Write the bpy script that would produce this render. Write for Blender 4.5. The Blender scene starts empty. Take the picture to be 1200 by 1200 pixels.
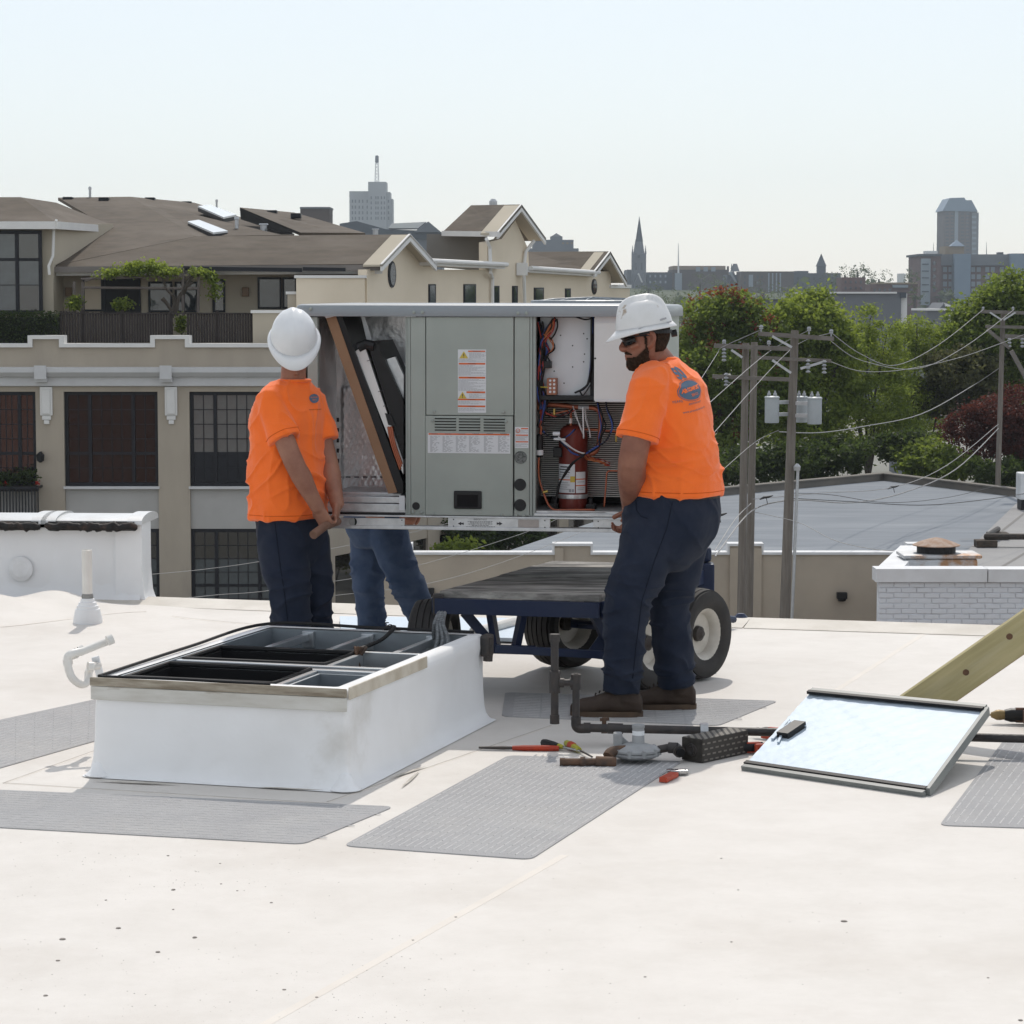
import bpy, bmesh, math, random
import numpy as np
from mathutils import Vector, Matrix
from mathutils.bvhtree import BVHTree
from math import radians as R, sin, cos, pi, sqrt

sc = bpy.context.scene
COL = sc.collection
# ------------------------------------------------------------------ camera
F = 3000.0                       # focal length in photograph pixels (1200 px wide)
H = 1.82                         # eye height over the roof
HOR = 355.0
TILT = math.atan((600 - HOR) / F)
cam_d = bpy.data.cameras.new('camera')
cam = bpy.data.objects.new('camera', cam_d)
COL.objects.link(cam)
cam_d.sensor_width = 36.0
cam_d.lens = F / 1200 * 36
cam_d.clip_start = 0.1
cam_d.clip_end = 20000
cam.location = (0, 0, H)
cam.rotation_euler = (R(90) - TILT, 0, 0)
sc.camera = cam
# ------------------------------------------------------------------ world, sun, exposure
SUN_EL, SUN_DX = R(49), 0.05
w = bpy.data.worlds.new('World')
sc.world = w
w.use_nodes = True
nt = w.node_tree
bg = nt.nodes['Background']
sky = nt.nodes.new('ShaderNodeTexSky')
sky.sky_type = 'NISHITA'
sky.sun_disc = False
sky.sun_elevation = SUN_EL
sky.sun_rotation = math.atan2(SUN_DX, 1.0)
sky.air_density = 1.0
sky.dust_density = 0.6
sky.ozone_density = 1.0
veil = nt.nodes.new('ShaderNodeMix')          # even white summer haze over the whole sky
veil.data_type = 'RGBA'
veil.inputs[0].default_value = 0.56
veil.inputs[7].default_value = (11.2, 11.5, 11.8, 1)
nt.links.new(sky.outputs[0], veil.inputs[6])
nt.links.new(veil.outputs[2], bg.inputs[0])
bg.inputs[1].default_value = 0.10
sun_d = bpy.data.lights.new('sun', 'SUN')
sun_d.energy = 2.5
sun_d.angle = R(0.6)
sun_d.color = (1.0, 0.94, 0.86)
sun = bpy.data.objects.new('sun', sun_d)
COL.objects.link(sun)
sv = Vector((SUN_DX * cos(SUN_EL), cos(SUN_EL), sin(SUN_EL)))
sun.rotation_euler = sv.to_track_quat('Z', 'Y').to_euler()
sun.location = (3, 20, 30)
vs = sc.view_settings
sc.display_settings.display_device = 'sRGB'
vs.view_transform = 'Standard'
vs.look = 'None'
vs.exposure = 0.0
vs.gamma = 1
vs.use_curve_mapping = False
sc.render.engine = 'CYCLES'
cy = sc.cycles
cy.use_denoising = True
try:
    cy.denoiser = 'OPENIMAGEDENOISE'
    cy.denoising_input_passes = 'RGB_ALBEDO_NORMAL'
except Exception:
    pass
cy.use_adaptive_sampling = True
cy.adaptive_threshold = 0.02
cy.max_bounces = 8
cy.transparent_max_bounces = 12
cy.volume_bounces = 0
cy.sample_clamp_indirect = 6
cy.caustics_reflective = False
cy.caustics_refractive = False

rnd = random.Random(7)
npr = np.random.default_rng(11)

# ------------------------------------------------------------------ photograph <-> world
_f = Vector((0, cos(TILT), -sin(TILT)))
_u = Vector((0, sin(TILT), cos(TILT)))
def ray(px, py):
    return _f + Vector((1, 0, 0)) * ((px - 600) / F) + _u * ((600 - py) / F)
def P(px, py, Y):
    r = ray(px, py)
    return Vector((0, 0, H)) + r * (Y / r.y)
def G(px, py, z=0.0):
    r = ray(px, py)
    return Vector((0, 0, H)) + r * ((z - H) / r.z)

# ------------------------------------------------------------------ noise
def vnoise(p, seed=0):
    p = np.asarray(p, float)
    i = np.floor(p).astype(np.int64)
    f = p - i
    f = f * f * (3 - 2 * f)
    def h(a, b, c):
        n = (a * 374761393 + b * 668265263 + c * 2147483647 + seed * 974634777) & 0xffffffff
        n = ((n ^ (n >> 13)) * 1274126177) & 0xffffffff
        n = n ^ (n >> 16)
        return (n & 0xffff) / 65535.0
    x, y, z = i[:, 0], i[:, 1], i[:, 2]
    out = 0
    for dx in (0, 1):
        for dy in (0, 1):
            for dz in (0, 1):
                wgt = (f[:, 0] if dx else 1 - f[:, 0]) * (f[:, 1] if dy else 1 - f[:, 1]) * (f[:, 2] if dz else 1 - f[:, 2])
                out = out + wgt * h(x + dx, y + dy, z + dz)
    return out * 2 - 1

# ------------------------------------------------------------------ mesh building
ORG = {}
def org(o):
    return ORG.get(o.name, Vector((0, 0, 0))) if o is not None else Vector((0, 0, 0))

class MB:
    def __init__(self):
        self.v = []; self.f = []; self.m = []; self.uv = None
    def add(self, verts, faces, mi=0):
        b = len(self.v)
        self.v.extend([tuple(x) for x in verts])
        self.f.extend([tuple(i + b for i in fc) for fc in faces])
        self.m.extend([mi] * len(faces))
        return self
    def hexa(self, p, mi=0):            # 8 points: bottom 0-3 ccw, top 4-7
        return self.add(p, [(0, 3, 2, 1), (4, 5, 6, 7), (0, 1, 5, 4), (1, 2, 6, 5), (2, 3, 7, 6), (3, 0, 4, 7)], mi)
    def box(self, x0, x1, y0, y1, z0, z1, mi=0):
        return self.hexa([(x0, y0, z0), (x1, y0, z0), (x1, y1, z0), (x0, y1, z0), (x0, y0, z1), (x1, y0, z1), (x1, y1, z1), (x0, y1, z1)], mi)
    def bbox(self, x0, x1, y0, y1, z0, z1, b=0.004, mi=0):   # box with bevelled edges
        bm = bmesh.new()
        r = bmesh.ops.create_cube(bm, size=1)
        for v in bm.verts:
            v.co = Vector((x0 + (v.co.x + .5) * (x1 - x0), y0 + (v.co.y + .5) * (y1 - y0), z0 + (v.co.z + .5) * (z1 - z0)))
        bmesh.ops.bevel(bm, geom=bm.edges[:], offset=b, segments=2, affect='EDGES', profile=.6)
        bm.verts.index_update()
        self.add([v.co[:] for v in bm.verts], [[v.index for v in f.verts] for f in bm.faces], mi)
        bm.free()
        return self
    def obox(self, c, ax, ay, az, mi=0):   # oriented box: centre and three half vectors
        c = Vector(c); ax = Vector(ax); ay = Vector(ay); az = Vector(az)
        q = [c - ax - ay - az, c + ax - ay - az, c + ax + ay - az, c - ax + ay - az, c - ax - ay + az, c + ax - ay + az, c + ax + ay + az, c - ax + ay + az]
        return self.hexa(q, mi)
    def bar(self, a, b, wd, ht, up=(0, 0, 1), mi=0):
        a = Vector(a); b = Vector(b); d = (b - a)
        L = d.length; d = d / L
        s = d.cross(Vector(up))
        if s.length < 1e-5: s = d.cross(Vector((1, 0, 0)))
        s.normalize(); u = s.cross(d)
        return self.obox((a + b) / 2, d * L / 2, s * wd / 2, u * ht / 2, mi)
    def prism(self, poly, ext, mi=0):      # polygon (3d points) extruded along a vector
        n = len(poly); e = Vector(ext)
        a = [Vector(p) for p in poly]; b = [p + e for p in a]
        fs = [tuple(range(n - 1, -1, -1)), tuple(range(n, 2 * n))]
        for i in range(n):
            j = (i + 1) % n
            fs.append((i, j, n + j, n + i))
        return self.add(a + b, fs, mi)
    def quad(self, a, b, c, d, mi=0):
        return self.add([a, b, c, d], [(0, 1, 2, 3)], mi)
    def rings(self, rings, cap0=True, cap1=True, closed=True, mi=0):
        n = len(rings[0]); vs_ = [p for r in rings for p in r]; fs = []
        for k in range(len(rings) - 1):
            for i in range(n if closed else n - 1):
                j = (i + 1) % n
                fs.append((k * n + i, k * n + j, (k + 1) * n + j, (k + 1) * n + i))
        if cap0: fs.append(tuple(range(n - 1, -1, -1)))
        if cap1: fs.append(tuple(range((len(rings) - 1) * n, len(rings) * n)))
        return self.add(vs_, fs, mi)
    def tube(self, pts, r, n=8, caps=True, mi=0, smooth=0, dome=False):
        pts = [Vector(p) for p in pts]
        rr = list(r) if isinstance(r, (list, tuple)) else [r] * len(pts)
        if smooth:
            pts, rr = catmull(pts, rr, smooth)
        rg = []
        t0 = (pts[1] - pts[0]).normalized()
        s = t0.cross(Vector((0, 0, 1)))
        if s.length < 1e-3: s = t0.cross(Vector((1, 0, 0)))
        s.normalize()
        m = len(pts)
        for i, p in enumerate(pts):
            if i == 0: t = pts[1] - pts[0]
            elif i == m - 1: t = pts[-1] - pts[-2]
            else: t = (pts[i + 1] - pts[i]).normalized() + (pts[i] - pts[i - 1]).normalized()
            if t.length < 1e-9: t = t0.copy()
            t.normalize()
            s = s - t * s.dot(t)
            if s.length < 1e-6: s = t.cross(Vector((0, 1, 0.3)))
            s.normalize()
            u = t.cross(s)
            def ring(c, q): return [c + (s * cos(2 * pi * k / n) + u * sin(2 * pi * k / n)) * q for k in range(n)]
            if dome and i == 0:
                for a in (80, 50, 25): rg.append(ring(p - t * rr[0] * sin(R(a)), rr[0] * cos(R(a))))
            rg.append(ring(p, rr[i]))
            if dome and i == m - 1:
                for a in (25, 50, 80): rg.append(ring(p + t * rr[-1] * sin(R(a)), rr[-1] * cos(R(a))))
        return self.rings(rg, caps, caps, mi=mi)
    def lathe(self, prof, c=(0, 0, 0), axis=(0, 0, 1), n=20, mi=0, caps=True):   # prof: (radius, height)
        c = Vector(c); a = Vector(axis).normalized()
        s = a.cross(Vector((0, 1, 0)))
        if s.length < 1e-3: s = a.cross(Vector((1, 0, 0)))
        s.normalize(); u = a.cross(s)
        rg = [[c + a * h + (s * cos(2 * pi * k / n) + u * sin(2 * pi * k / n)) * max(r, 1e-4) for k in range(n)] for r, h in prof]
        return self.rings(rg, caps, caps, mi=mi)
    def mesh(self, name, off=Vector((0, 0, 0)), smooth=False, mats=()):
        me = bpy.data.meshes.new(name)
        v = np.array(self.v, float) - np.array(off)
        me.from_pydata(v.tolist(), [], self.f)
        for m_ in mats: me.materials.append(m_)
        if len(mats) > 1: me.polygons.foreach_set('material_index', self.m)
        bm = bmesh.new(); bm.from_mesh(me)
        bmesh.ops.recalc_face_normals(bm, faces=bm.faces[:])
        bm.to_mesh(me); bm.free()
        if smooth is True:
            me.polygons.foreach_set('use_smooth', [True] * len(me.polygons))
        elif smooth:
            me.polygons.foreach_set('use_smooth', [True] * len(me.polygons))
            try: me.set_sharp_from_angle(angle=R(smooth))
            except Exception: pass
        me.update()
        return me
    def build(self, name, mats, parent=None, smooth=False, label=None):
        if not isinstance(mats, (list, tuple)): mats = [mats]
        o_ = org(parent)
        me = self.mesh(name, o_, smooth, mats)
        o = bpy.data.objects.new(name, me)
        COL.objects.link(o)
        if parent is not None:
            o.parent = parent
        ORG[o.name] = o_.copy()
        if label: o['label'] = label
        return o

def catmull(pts, rr, k):
    out = []; ro = []
    m = len(pts)
    for i in range(m - 1):
        p0 = pts[max(i - 1, 0)]; p1 = pts[i]; p2 = pts[i + 1]; p3 = pts[min(i + 2, m - 1)]
        for j in range(k):
            t = j / k
            out.append(0.5 * ((2 * p1) + (p2 - p0) * t + (2 * p0 - 5 * p1 + 4 * p2 - p3) * t * t + (3 * p1 - p0 - 3 * p2 + p3) * t ** 3))
            r_ = rr[i] + (rr[i + 1] - rr[i]) * (t * t * (3 - 2 * t))
            ro.append(r_)
    out.append(pts[-1]); ro.append(rr[-1])
    return out, ro

def tag(o, label=None, cat=None, group=None, kind=None):
    if label: o['label'] = label
    if cat: o['category'] = cat
    if group: o['group'] = group
    if kind: o['kind'] = kind
    return o
def thing(name, label, cat, loc=(0, 0, 0), rotz=0.0, group=None, local=False, rot=None):
    o = bpy.data.objects.new(name, None)
    COL.objects.link(o)
    o.location = loc
    o.rotation_euler = rot if rot else (0, 0, rotz)
    o.empty_display_size = 0.2
    ORG[o.name] = Vector((0, 0, 0)) if (local or rotz or rot) else Vector(loc)
    return tag(o, label, cat, group)
def inst(me, name, parent, loc=(0, 0, 0), rot=None, scale=None, mat=None):   # an object sharing mesh data
    o = bpy.data.objects.new(name, me)
    COL.objects.link(o)
    o.parent = parent
    o.location = Vector(loc) - org(parent)
    if rot: o.rotation_euler = rot
    if scale: o.scale = scale
    ORG[o.name] = Vector(loc)
    return o
def from_temp(me, mods):                 # evaluate modifiers on a mesh, returning a new mesh
    o = bpy.data.objects.new('temp', me)
    COL.objects.link(o)
    for f in mods: f(o)
    dg = bpy.context.evaluated_depsgraph_get()
    r = bpy.data.meshes.new_from_object(o.evaluated_get(dg))
    bpy.data.objects.remove(o)
    bpy.data.meshes.remove(me)
    return r
def text_mesh(body, size, align='CENTER', extrude=0.0, spacing=1.0, bold=0.0):
    cu = bpy.data.curves.new('lettering', 'FONT')
    cu.body = body; cu.size = size; cu.align_x = align; cu.align_y = 'CENTER'
    cu.extrude = extrude; cu.space_character = spacing; cu.offset = bold
    cu.resolution_u = 3
    o = bpy.data.objects.new('lettering', cu)
    COL.objects.link(o)
    dg = bpy.context.evaluated_depsgraph_get()
    me = bpy.data.meshes.new_from_object(o.evaluated_get(dg))
    bpy.data.objects.remove(o)
    bpy.data.curves.remove(cu)
    return me
def lettering(body, size, mat, parent, loc, rot=(R(90), 0, 0), **kw):
    me = text_mesh(body, size, **kw)
    me.materials.clear(); me.materials.append(mat)
    return inst(me, 'lettering', parent, loc, rot)

# ------------------------------------------------------------------ materials
MATS = {}
def M(name, col, col2=None, scale=5.0, rough=0.7, metal=0.0, bump=0.0, bscale=None, detail=4.0, nrough=.6, lo=0.35, hi=0.65,
      stretch=None, spec=0.3, coat=0.0, col3=None, scale3=1.0, lo3=0.55, hi3=0.75, sheen=0.0, tex='NOISE', transl=None):
    if name in MATS: return MATS[name]
    m = bpy.data.materials.new(name)
    m.use_nodes = True
    t = m.node_tree; N = t.nodes; L = t.links
    b = N['Principled BSDF']
    b.inputs['Roughness'].default_value = rough
    b.inputs['Metallic'].default_value = metal
    b.inputs['Specular IOR Level'].default_value = spec
    if coat: b.inputs['Coat Weight'].default_value = coat
    if sheen: b.inputs['Sheen Weight'].default_value = sheen
    c = (*col, 1)
    b.inputs['Base Color'].default_value = c
    tc = N.new('ShaderNodeTexCoord')
    mp = N.new('ShaderNodeMapping')
    L.new(tc.outputs['Object'], mp.inputs['Vector'])
    if stretch: mp.inputs['Scale'].default_value = stretch
    out = None
    if col2 is not None:
        nz = N.new('ShaderNodeTexNoise'); nz.inputs['Scale'].default_value = scale; nz.inputs['Detail'].default_value = detail
        nz.inputs['Roughness'].default_value = nrough
        L.new(mp.outputs[0], nz.inputs['Vector'])
        rp = N.new('ShaderNodeValToRGB')
        rp.color_ramp.elements[0].position = lo; rp.color_ramp.elements[0].color = c
        rp.color_ramp.elements[1].position = hi; rp.color_ramp.elements[1].color = (*col2, 1)
        L.new(nz.outputs[0], rp.inputs[0])
        out = rp.outputs[0]
        if col3 is not None:
            n3 = N.new('ShaderNodeTexNoise'); n3.inputs['Scale'].default_value = scale3; n3.inputs['Detail'].default_value = 6
            n3.inputs['Roughness'].default_value = .65
            L.new(mp.outputs[0], n3.inputs['Vector'])
            r3 = N.new('ShaderNodeValToRGB')
            r3.color_ramp.elements[0].position = lo3; r3.color_ramp.elements[0].color = (0, 0, 0, 1)
            r3.color_ramp.elements[1].position = hi3; r3.color_ramp.elements[1].color = (1, 1, 1, 1)
            L.new(n3.outputs[0], r3.inputs[0])
            mx = N.new('ShaderNodeMix'); mx.data_type = 'RGBA'
            L.new(r3.outputs[0], mx.inputs[0]); L.new(out, mx.inputs[6]); mx.inputs[7].default_value = (*col3, 1)
            out = mx.outputs[2]
        L.new(out, b.inputs['Base Color'])
    if bump:
        bn = N.new('ShaderNodeTexNoise'); bn.inputs['Scale'].default_value = bscale or scale; bn.inputs['Detail'].default_value = 6
        L.new(mp.outputs[0], bn.inputs['Vector'])
        bp = N.new('ShaderNodeBump'); bp.inputs['Strength'].default_value = bump; bp.inputs['Distance'].default_value = .02
        L.new(bn.outputs[0], bp.inputs['Height'])
        L.new(bp.outputs[0], b.inputs['Normal'])
    if transl is not None:
        tr = N.new('ShaderNodeBsdfTranslucent'); tr.inputs[0].default_value = (*transl, 1)
        ms = N.new('ShaderNodeMixShader'); ms.inputs[0].default_value = .4
        L.new(b.outputs[0], ms.inputs[1]); L.new(tr.outputs[0], ms.inputs[2])
        L.new(ms.outputs[0], N['Material Output'].inputs[0])
    MATS[name] = m
    return m
def leaf_mat(name, c1, c2, tcol, scale=0.6):
    m = bpy.data.materials.new(name); m.use_nodes = True
    t = m.node_tree; N = t.nodes; L = t.links
    b = N['Principled BSDF']; b.inputs['Roughness'].default_value = .6; b.inputs['Specular IOR Level'].default_value = .3
    g = N.new('ShaderNodeNewGeometry')
    tc = N.new('ShaderNodeTexCoord')
    nz = N.new('ShaderNodeTexNoise'); nz.inputs['Scale'].default_value = scale; nz.inputs['Detail'].default_value = 3
    L.new(tc.outputs['Object'], nz.inputs['Vector'])
    ad = N.new('ShaderNodeMath'); ad.operation = 'MULTIPLY_ADD'; ad.inputs[1].default_value = .5
    L.new(g.outputs['Random Per Island'], ad.inputs[0]); L.new(nz.outputs[0], ad.inputs[2])
    rp = N.new('ShaderNodeValToRGB')
    rp.color_ramp.elements[0].position = .4; rp.color_ramp.elements[0].color = (*c1, 1)
    rp.color_ramp.elements[1].position = 1.0; rp.color_ramp.elements[1].color = (*c2, 1)
    L.new(ad.outputs[0], rp.inputs[0])
    L.new(rp.outputs[0], b.inputs['Base Color'])
    tr = N.new('ShaderNodeBsdfTranslucent')
    mx = N.new('ShaderNodeMix'); mx.data_type = 'RGBA'; mx.inputs[0].default_value = .5
    L.new(rp.outputs[0], mx.inputs[6]); mx.inputs[7].default_value = (*tcol, 1)
    L.new(mx.outputs[2], tr.inputs[0])
    ms = N.new('ShaderNodeMixShader'); ms.inputs[0].default_value = .52
    L.new(b.outputs[0], ms.inputs[1]); L.new(tr.outputs[0], ms.inputs[2])
    L.new(ms.outputs[0], N['Material Output'].inputs[0])
    return m
# ================================================================== materials of the setting
m_ground = M('city ground', (.20, .20, .17), (.28, .27, .25), scale=.02, rough=.95)
m_memb = M('white membrane', (.665, .63, .588), (.565, .53, .485), scale=2.4, rough=.62, bump=.10, bscale=9, detail=15, nrough=.78, lo=.40, hi=.80,
           col3=(.52, .475, .425), scale3=.8, lo3=.52, hi3=.82)
m_memb2 = M('upright membrane', (.80, .805, .81), (.74, .74, .735), scale=3.0, rough=.5, bump=.10, bscale=6, lo=.4, hi=.8,
            col3=(.45, .42, .37), scale3=2.2, lo3=.68, hi3=.9)
m_seam = M('seam shadow line', (.46, .43, .39), (.30, .27, .24), scale=9, rough=.9)
m_lap = M('membrane lap', (.69, .64, .58), (.64, .59, .53), scale=4, rough=.6)
m_stain = M('dirt film', (.40, .37, .32), (.62, .58, .52), scale=14, rough=.9)
m_brick_host = None
def brick_mat(name, c1, c2, mortar, sc_=1.0, bw=.21, bh=.07, rough=.85, bump=.3):
    m = bpy.data.materials.new(name); m.use_nodes = True
    t = m.node_tree; N = t.nodes; L = t.links; b = N['Principled BSDF']; b.inputs['Roughness'].default_value = rough
    tc = N.new('ShaderNodeTexCoord'); br = N.new('ShaderNodeTexBrick')
    sp = N.new('ShaderNodeSeparateXYZ'); cb = N.new('ShaderNodeCombineXYZ'); ad = N.new('ShaderNodeMath'); ad.operation = 'ADD'
    L.new(tc.outputs['Object'], sp.inputs[0]); L.new(sp.outputs[0], ad.inputs[0]); L.new(sp.outputs[1], ad.inputs[1])
    L.new(ad.outputs[0], cb.inputs[0]); L.new(sp.outputs[2], cb.inputs[1]); L.new(cb.outputs[0], br.inputs['Vector'])
    br.inputs['Color1'].default_value = (*c1, 1); br.inputs['Color2'].default_value = (*c2, 1); br.inputs['Mortar'].default_value = (*mortar, 1)
    br.inputs['Scale'].default_value = sc_; br.inputs['Brick Width'].default_value = bw; br.inputs['Row Height'].default_value = bh
    br.inputs['Mortar Size'].default_value = .008
    L.new(br.outputs[0], b.inputs['Base Color'])
    return m
m_brick_host = brick_mat('red brick', (.34, .10, .06), (.26, .08, .05), (.35, .3, .26))

# ================================================================== ground, hill
g = MB(); g.quad((-2600, -300, -10.5), (2600, -300, -10.5), (2600, 2750, -10.5), (-2600, 2750, -10.5))
tag(g.build('ground', m_ground), 'flat city ground far below the rooftops, mostly hidden', kind='structure')
m_hill = M('wooded hillside', (.05, .065, .03), (.09, .10, .05), scale=.02, rough=1)
hm = MB(); nx, ny = 60, 26
vs_ = []
for j in range(ny):
    for i in range(nx):
        x = -1500 + 3200 * i / (nx - 1); y = 560 + 2000 * j / (ny - 1)
        t = min(1, max(0, (y - 560) / 900)); t = t * t * (3 - 2 * t)
        z = -10.6 + 21.0 * t + 2.0 * sin(x * .006) * t
        vs_.append((x, y, z))
hm.add(vs_, [(j * nx + i, j * nx + i + 1, (j + 1) * nx + i + 1, (j + 1) * nx + i) for j in range(ny - 1) for i in range(nx - 1)])
tag(hm.build('hill', m_hill, smooth=True), 'low wooded hill rising under the hazy skyline', kind='structure')
def hill_z(x, y):
    t = min(1, max(0, (y - 560) / 900)); t = t * t * (3 - 2 * t)
    return -10.6 + 21.0 * t + 2.0 * sin(x * .006) * t

# ================================================================== the white roof we stand on
e_l = G(-300, 699); e_a = G(175, 705); e_b = G(880, 730); e_c = G(1200, 740); e_r = G(1500, 750)
EDGE = [(-46.0, e_a.y + 1.9), (-9.0, e_a.y + .55), (e_a.x, e_a.y), (e_b.x, e_b.y), (e_c.x, e_c.y), (7.5, e_c.y - .5)]
def edge_y(x):
    for (xa, ya), (xb, yb) in zip(EDGE[:-1], EDGE[1:]):
        if x <= xb: return ya + (yb - ya) * (x - xa) / (xb - xa)
    return EDGE[-1][1]
BUMPS = [(-3.05, 14.75, .30, .13), (-2.72, 15.15, .22, .10), (-3.35, 14.35, .34, .10), (-3.3, 15.3, .3, .10), (-2.35, 14.95, .30, .04), (-2.45, 14.55, .4, .02)]
def roof_z(x, y):
    z = 0.0
    for bx, by, br_, bh in BUMPS:
        d = ((x - bx) ** 2 + (y - by) ** 2) / br_ ** 2
        if d < 9: z += bh * math.exp(-d)
    return z
rf = MB(); nx, ny = 150, 150
xs = np.concatenate([np.linspace(-46, -3.9, 18), np.linspace(-3.8, -2.0, 70), np.linspace(-1.9, 7.5, 66)])
ts = np.concatenate([np.linspace(0, .86, 70), np.linspace(.867, 1, 80)])
vs_ = []
for t in ts:
    for x in xs:
        y = -4 + (edge_y(x) + 4) * t
        z = roof_z(x, y)
        vs_.append((x, y, z))
nx = len(xs); ny = len(ts)
rf.add(vs_, [(j * nx + i, j * nx + i + 1, (j + 1) * nx + i + 1, (j + 1) * nx + i) for j in range(ny - 1) for i in range(nx - 1)])
roof = rf.build('roof_deck', m_memb, smooth=True)
tag(roof, 'white membrane roof the workers stand on, dusty and sunlit', kind='structure')
# host building walls under it (red brick, mirrored by the windows opposite)
hb = MB()
pts = [(-46, -4)] + [(7.5, -4)] + [(x, y) for x, y in reversed(EDGE)]
pts = [(x, y - (.02 if y > 0 else 0)) for x, y in pts]
top = [(x, y, -.06) for x, y in pts]; bot = [(x, y, -10.5) for x, y in pts]
n_ = len(pts)
hb.add(top + bot, [(i, (i + 1) % n_, n_ + (i + 1) % n_, n_ + i) for i in range(n_)] + [tuple(range(n_))])
tag(hb.build('host_wall', m_brick_host), 'red brick walls carrying the white roof, below the roof edge', kind='structure')
# edge strip
m_edge = M('edge metal', (.50, .46, .40), (.62, .58, .52), scale=3, rough=.6)
es = MB()
for (xa, ya), (xb, yb) in zip(EDGE[:-1], EDGE[1:]):
    a = Vector((xa, ya, 0)); b = Vector((xb, yb, 0)); d = (b - a).normalized(); nrm = Vector((-d.y, d.x, 0))
    es.prism([a - nrm * .26 + Vector((0, 0, .004)), a - nrm * .02 + Vector((0, 0, .028)), a + nrm * .03 + Vector((0, 0, .028)), a + nrm * .03 + Vector((0, 0, -.12)), a + nrm * .02 + Vector((0, 0, -.12)), a - nrm * .26 + Vector((0, 0, -.02))], b - a)
es.build('edge_strip', m_edge, roof)

def ground_strip(mb, a, b, wd, z=.004, segs=1, jit=0):
    a = Vector(a); b = Vector(b); d = (b - a).normalized(); n = Vector((-d.y, d.x, 0)) * wd / 2
    dz = Vector((0, 0, z + .01))
    for k in range(segs):
        p = a.lerp(b, k / segs); q = a.lerp(b, (k + 1) / segs)
        p.z = roof_z(p.x, p.y) - .01; q.z = roof_z(q.x, q.y) - .01
        mb.hexa([p - n, q - n, q + n, p + n, p - n + dz, q - n + dz, q + n + dz, p + n + dz])
# welded laps: wide pale strips with a thin dark line along one side
def lap(p0, p1, wd=.06, line=True):
    a = G(*p0); b = G(*p1)
    s = MB(); ground_strip(s, a, b, wd, .0006, 8)
    if line:
        d = (b - a).normalized(); n = Vector((-d.y, d.x, 0)) * wd / 2
        ground_strip(s, a + n, b + n, .0035, .0012, 8); 
        s.m[-48:] = [1] * 48
    s.build('seam', [m_lap, m_seam], roof)
lap((285, 1215), (662, 1002), .03, False)
lap((955, 825), (1090, 738), .03, False)
lap((385, 940), (648, 850), .012)
lap((0, 738), (170, 722), .03, False)
lap((200, 724), (420, 742), .03)
lap((5, 918), (415, 944), .012)
lap((5, 918), (112, 880), .012)
# dark puckers at the weld along the left wall and dirt films
for (a, b, wd) in (((105, 916), (215, 921), .030), ((300, 924), (405, 928), .028), ((455, 914), (500, 899), .02), ((470, 925), (492, 905), .014)):
    s = MB()
    A = G(*a); B = G(*b); d = (B - A).normalized(); n = Vector((-d.y, d.x, 0))
    pl = []
    for k in range(13): pl.append(A.lerp(B, k / 12) + n * wd * .5 * sin(pi * k / 12) + Vector((0, 0, .006)))
    for k in range(11, 0, -1): pl.append(A.lerp(B, k / 12) - n * wd * .5 * sin(pi * k / 12) + Vector((0, 0, .006)))
    s.add(pl, [tuple(range(len(pl)))])
    s.build('dirt_streak', m_stain, roof)
# grit
m_grit = M('dark grit', (.17, .155, .14), (.3, .27, .24), scale=40, rough=.9)
gr = MB()
def pebble(x, y, r):
    n = 6; ph = rnd.random() * 6
    top_ = [(x + r * .6 * cos(ph + 2 * pi * k / n) * (.7 + .5 * rnd.random()), y + r * .6 * sin(ph + 2 * pi * k / n), .22 * r + .0) for k in range(n)]
    bot_ = [(x + r * cos(ph + 2 * pi * k / n) * (.7 + .5 * rnd.random()), y + r * sin(ph + 2 * pi * k / n), -.006) for k in range(n)]
    gr.rings([bot_, top_], False, True)
for (px, py, r) in ((197, 1003, .008), (258, 1012, .006), (203, 1043, .012), (259, 1036, .006), (278, 1044, .006), (139, 1088, .012), (228, 1099, .012), (73, 1101, .014), (185, 1116, .011), (318, 1058, .008), (203, 1066, .007), (124, 1055, .007), (53, 1167, .010), (68, 1126, .009), (333, 1160, .008), (371, 1169, .008), (989, 1080, .013), (534, 1075, .008), (484, 1102, .007), (857, 1104, .006), (865, 1043, .006), (1158, 1146, .006), (1196, 1196, .01), (756, 1145, .006), (484, 985, .004), (845, 1006, .006)):
    p = G(px, py); pebble(p.x, p.y, r)
for k in range(1500):
    u = rnd.random()
    px = rnd.uniform(-40, 560) if u < .55 else rnd.uniform(-40, 1240)
    py = rnd.uniform(985, 1230) if u < .8 else rnd.uniform(940, 1230)
    p = G(px, py)
    if vnoise([(p.x * 2, p.y * 2, 3)])[0] < rnd.uniform(-.7, .5): continue
    pebble(p.x, p.y, rnd.choice((.0009, .0012, .0016, .002, .003)))
tag(gr.build('roof_grit', m_grit), 'scattered dark grit specks on the white roof in front', kind='stuff')

# ================================================================== grey roof, walls and brick parapet to the right
bldg_wall_m = M('grey tan stucco', (.46, .395, .315), (.40, .345, .28), scale=.7, rough=.9, bump=.05, bscale=30, col3=(.32, .28, .23), scale3=.35, lo3=.55, hi3=.8)
m_cap = M('white coping', (.72, .73, .74), (.62, .62, .62), scale=2, rough=.5)
m_groof = M('grey roofing', (.17, .19, .215), (.205, .225, .25), scale=.35, rough=.85, stretch=(1, 4, 1), col3=(.25, .27, .292), scale3=.12, lo3=.5, hi3=.7)
m_groof2 = M('pale grey roofing', (.29, .285, .28), (.25, .245, .245), scale=.3, rough=.85, col3=(.33, .325, .315), scale3=.1)
YW = 70.0
zr = P(600, 655, YW).z
low = thing('low_building', 'low stucco building with stepped white parapet and flat grey roof', 'building', (6, YW, -10.5))
gw = MB()
xl = P(440, 690, YW).x; xr = P(1120, 690, YW).x
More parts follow.
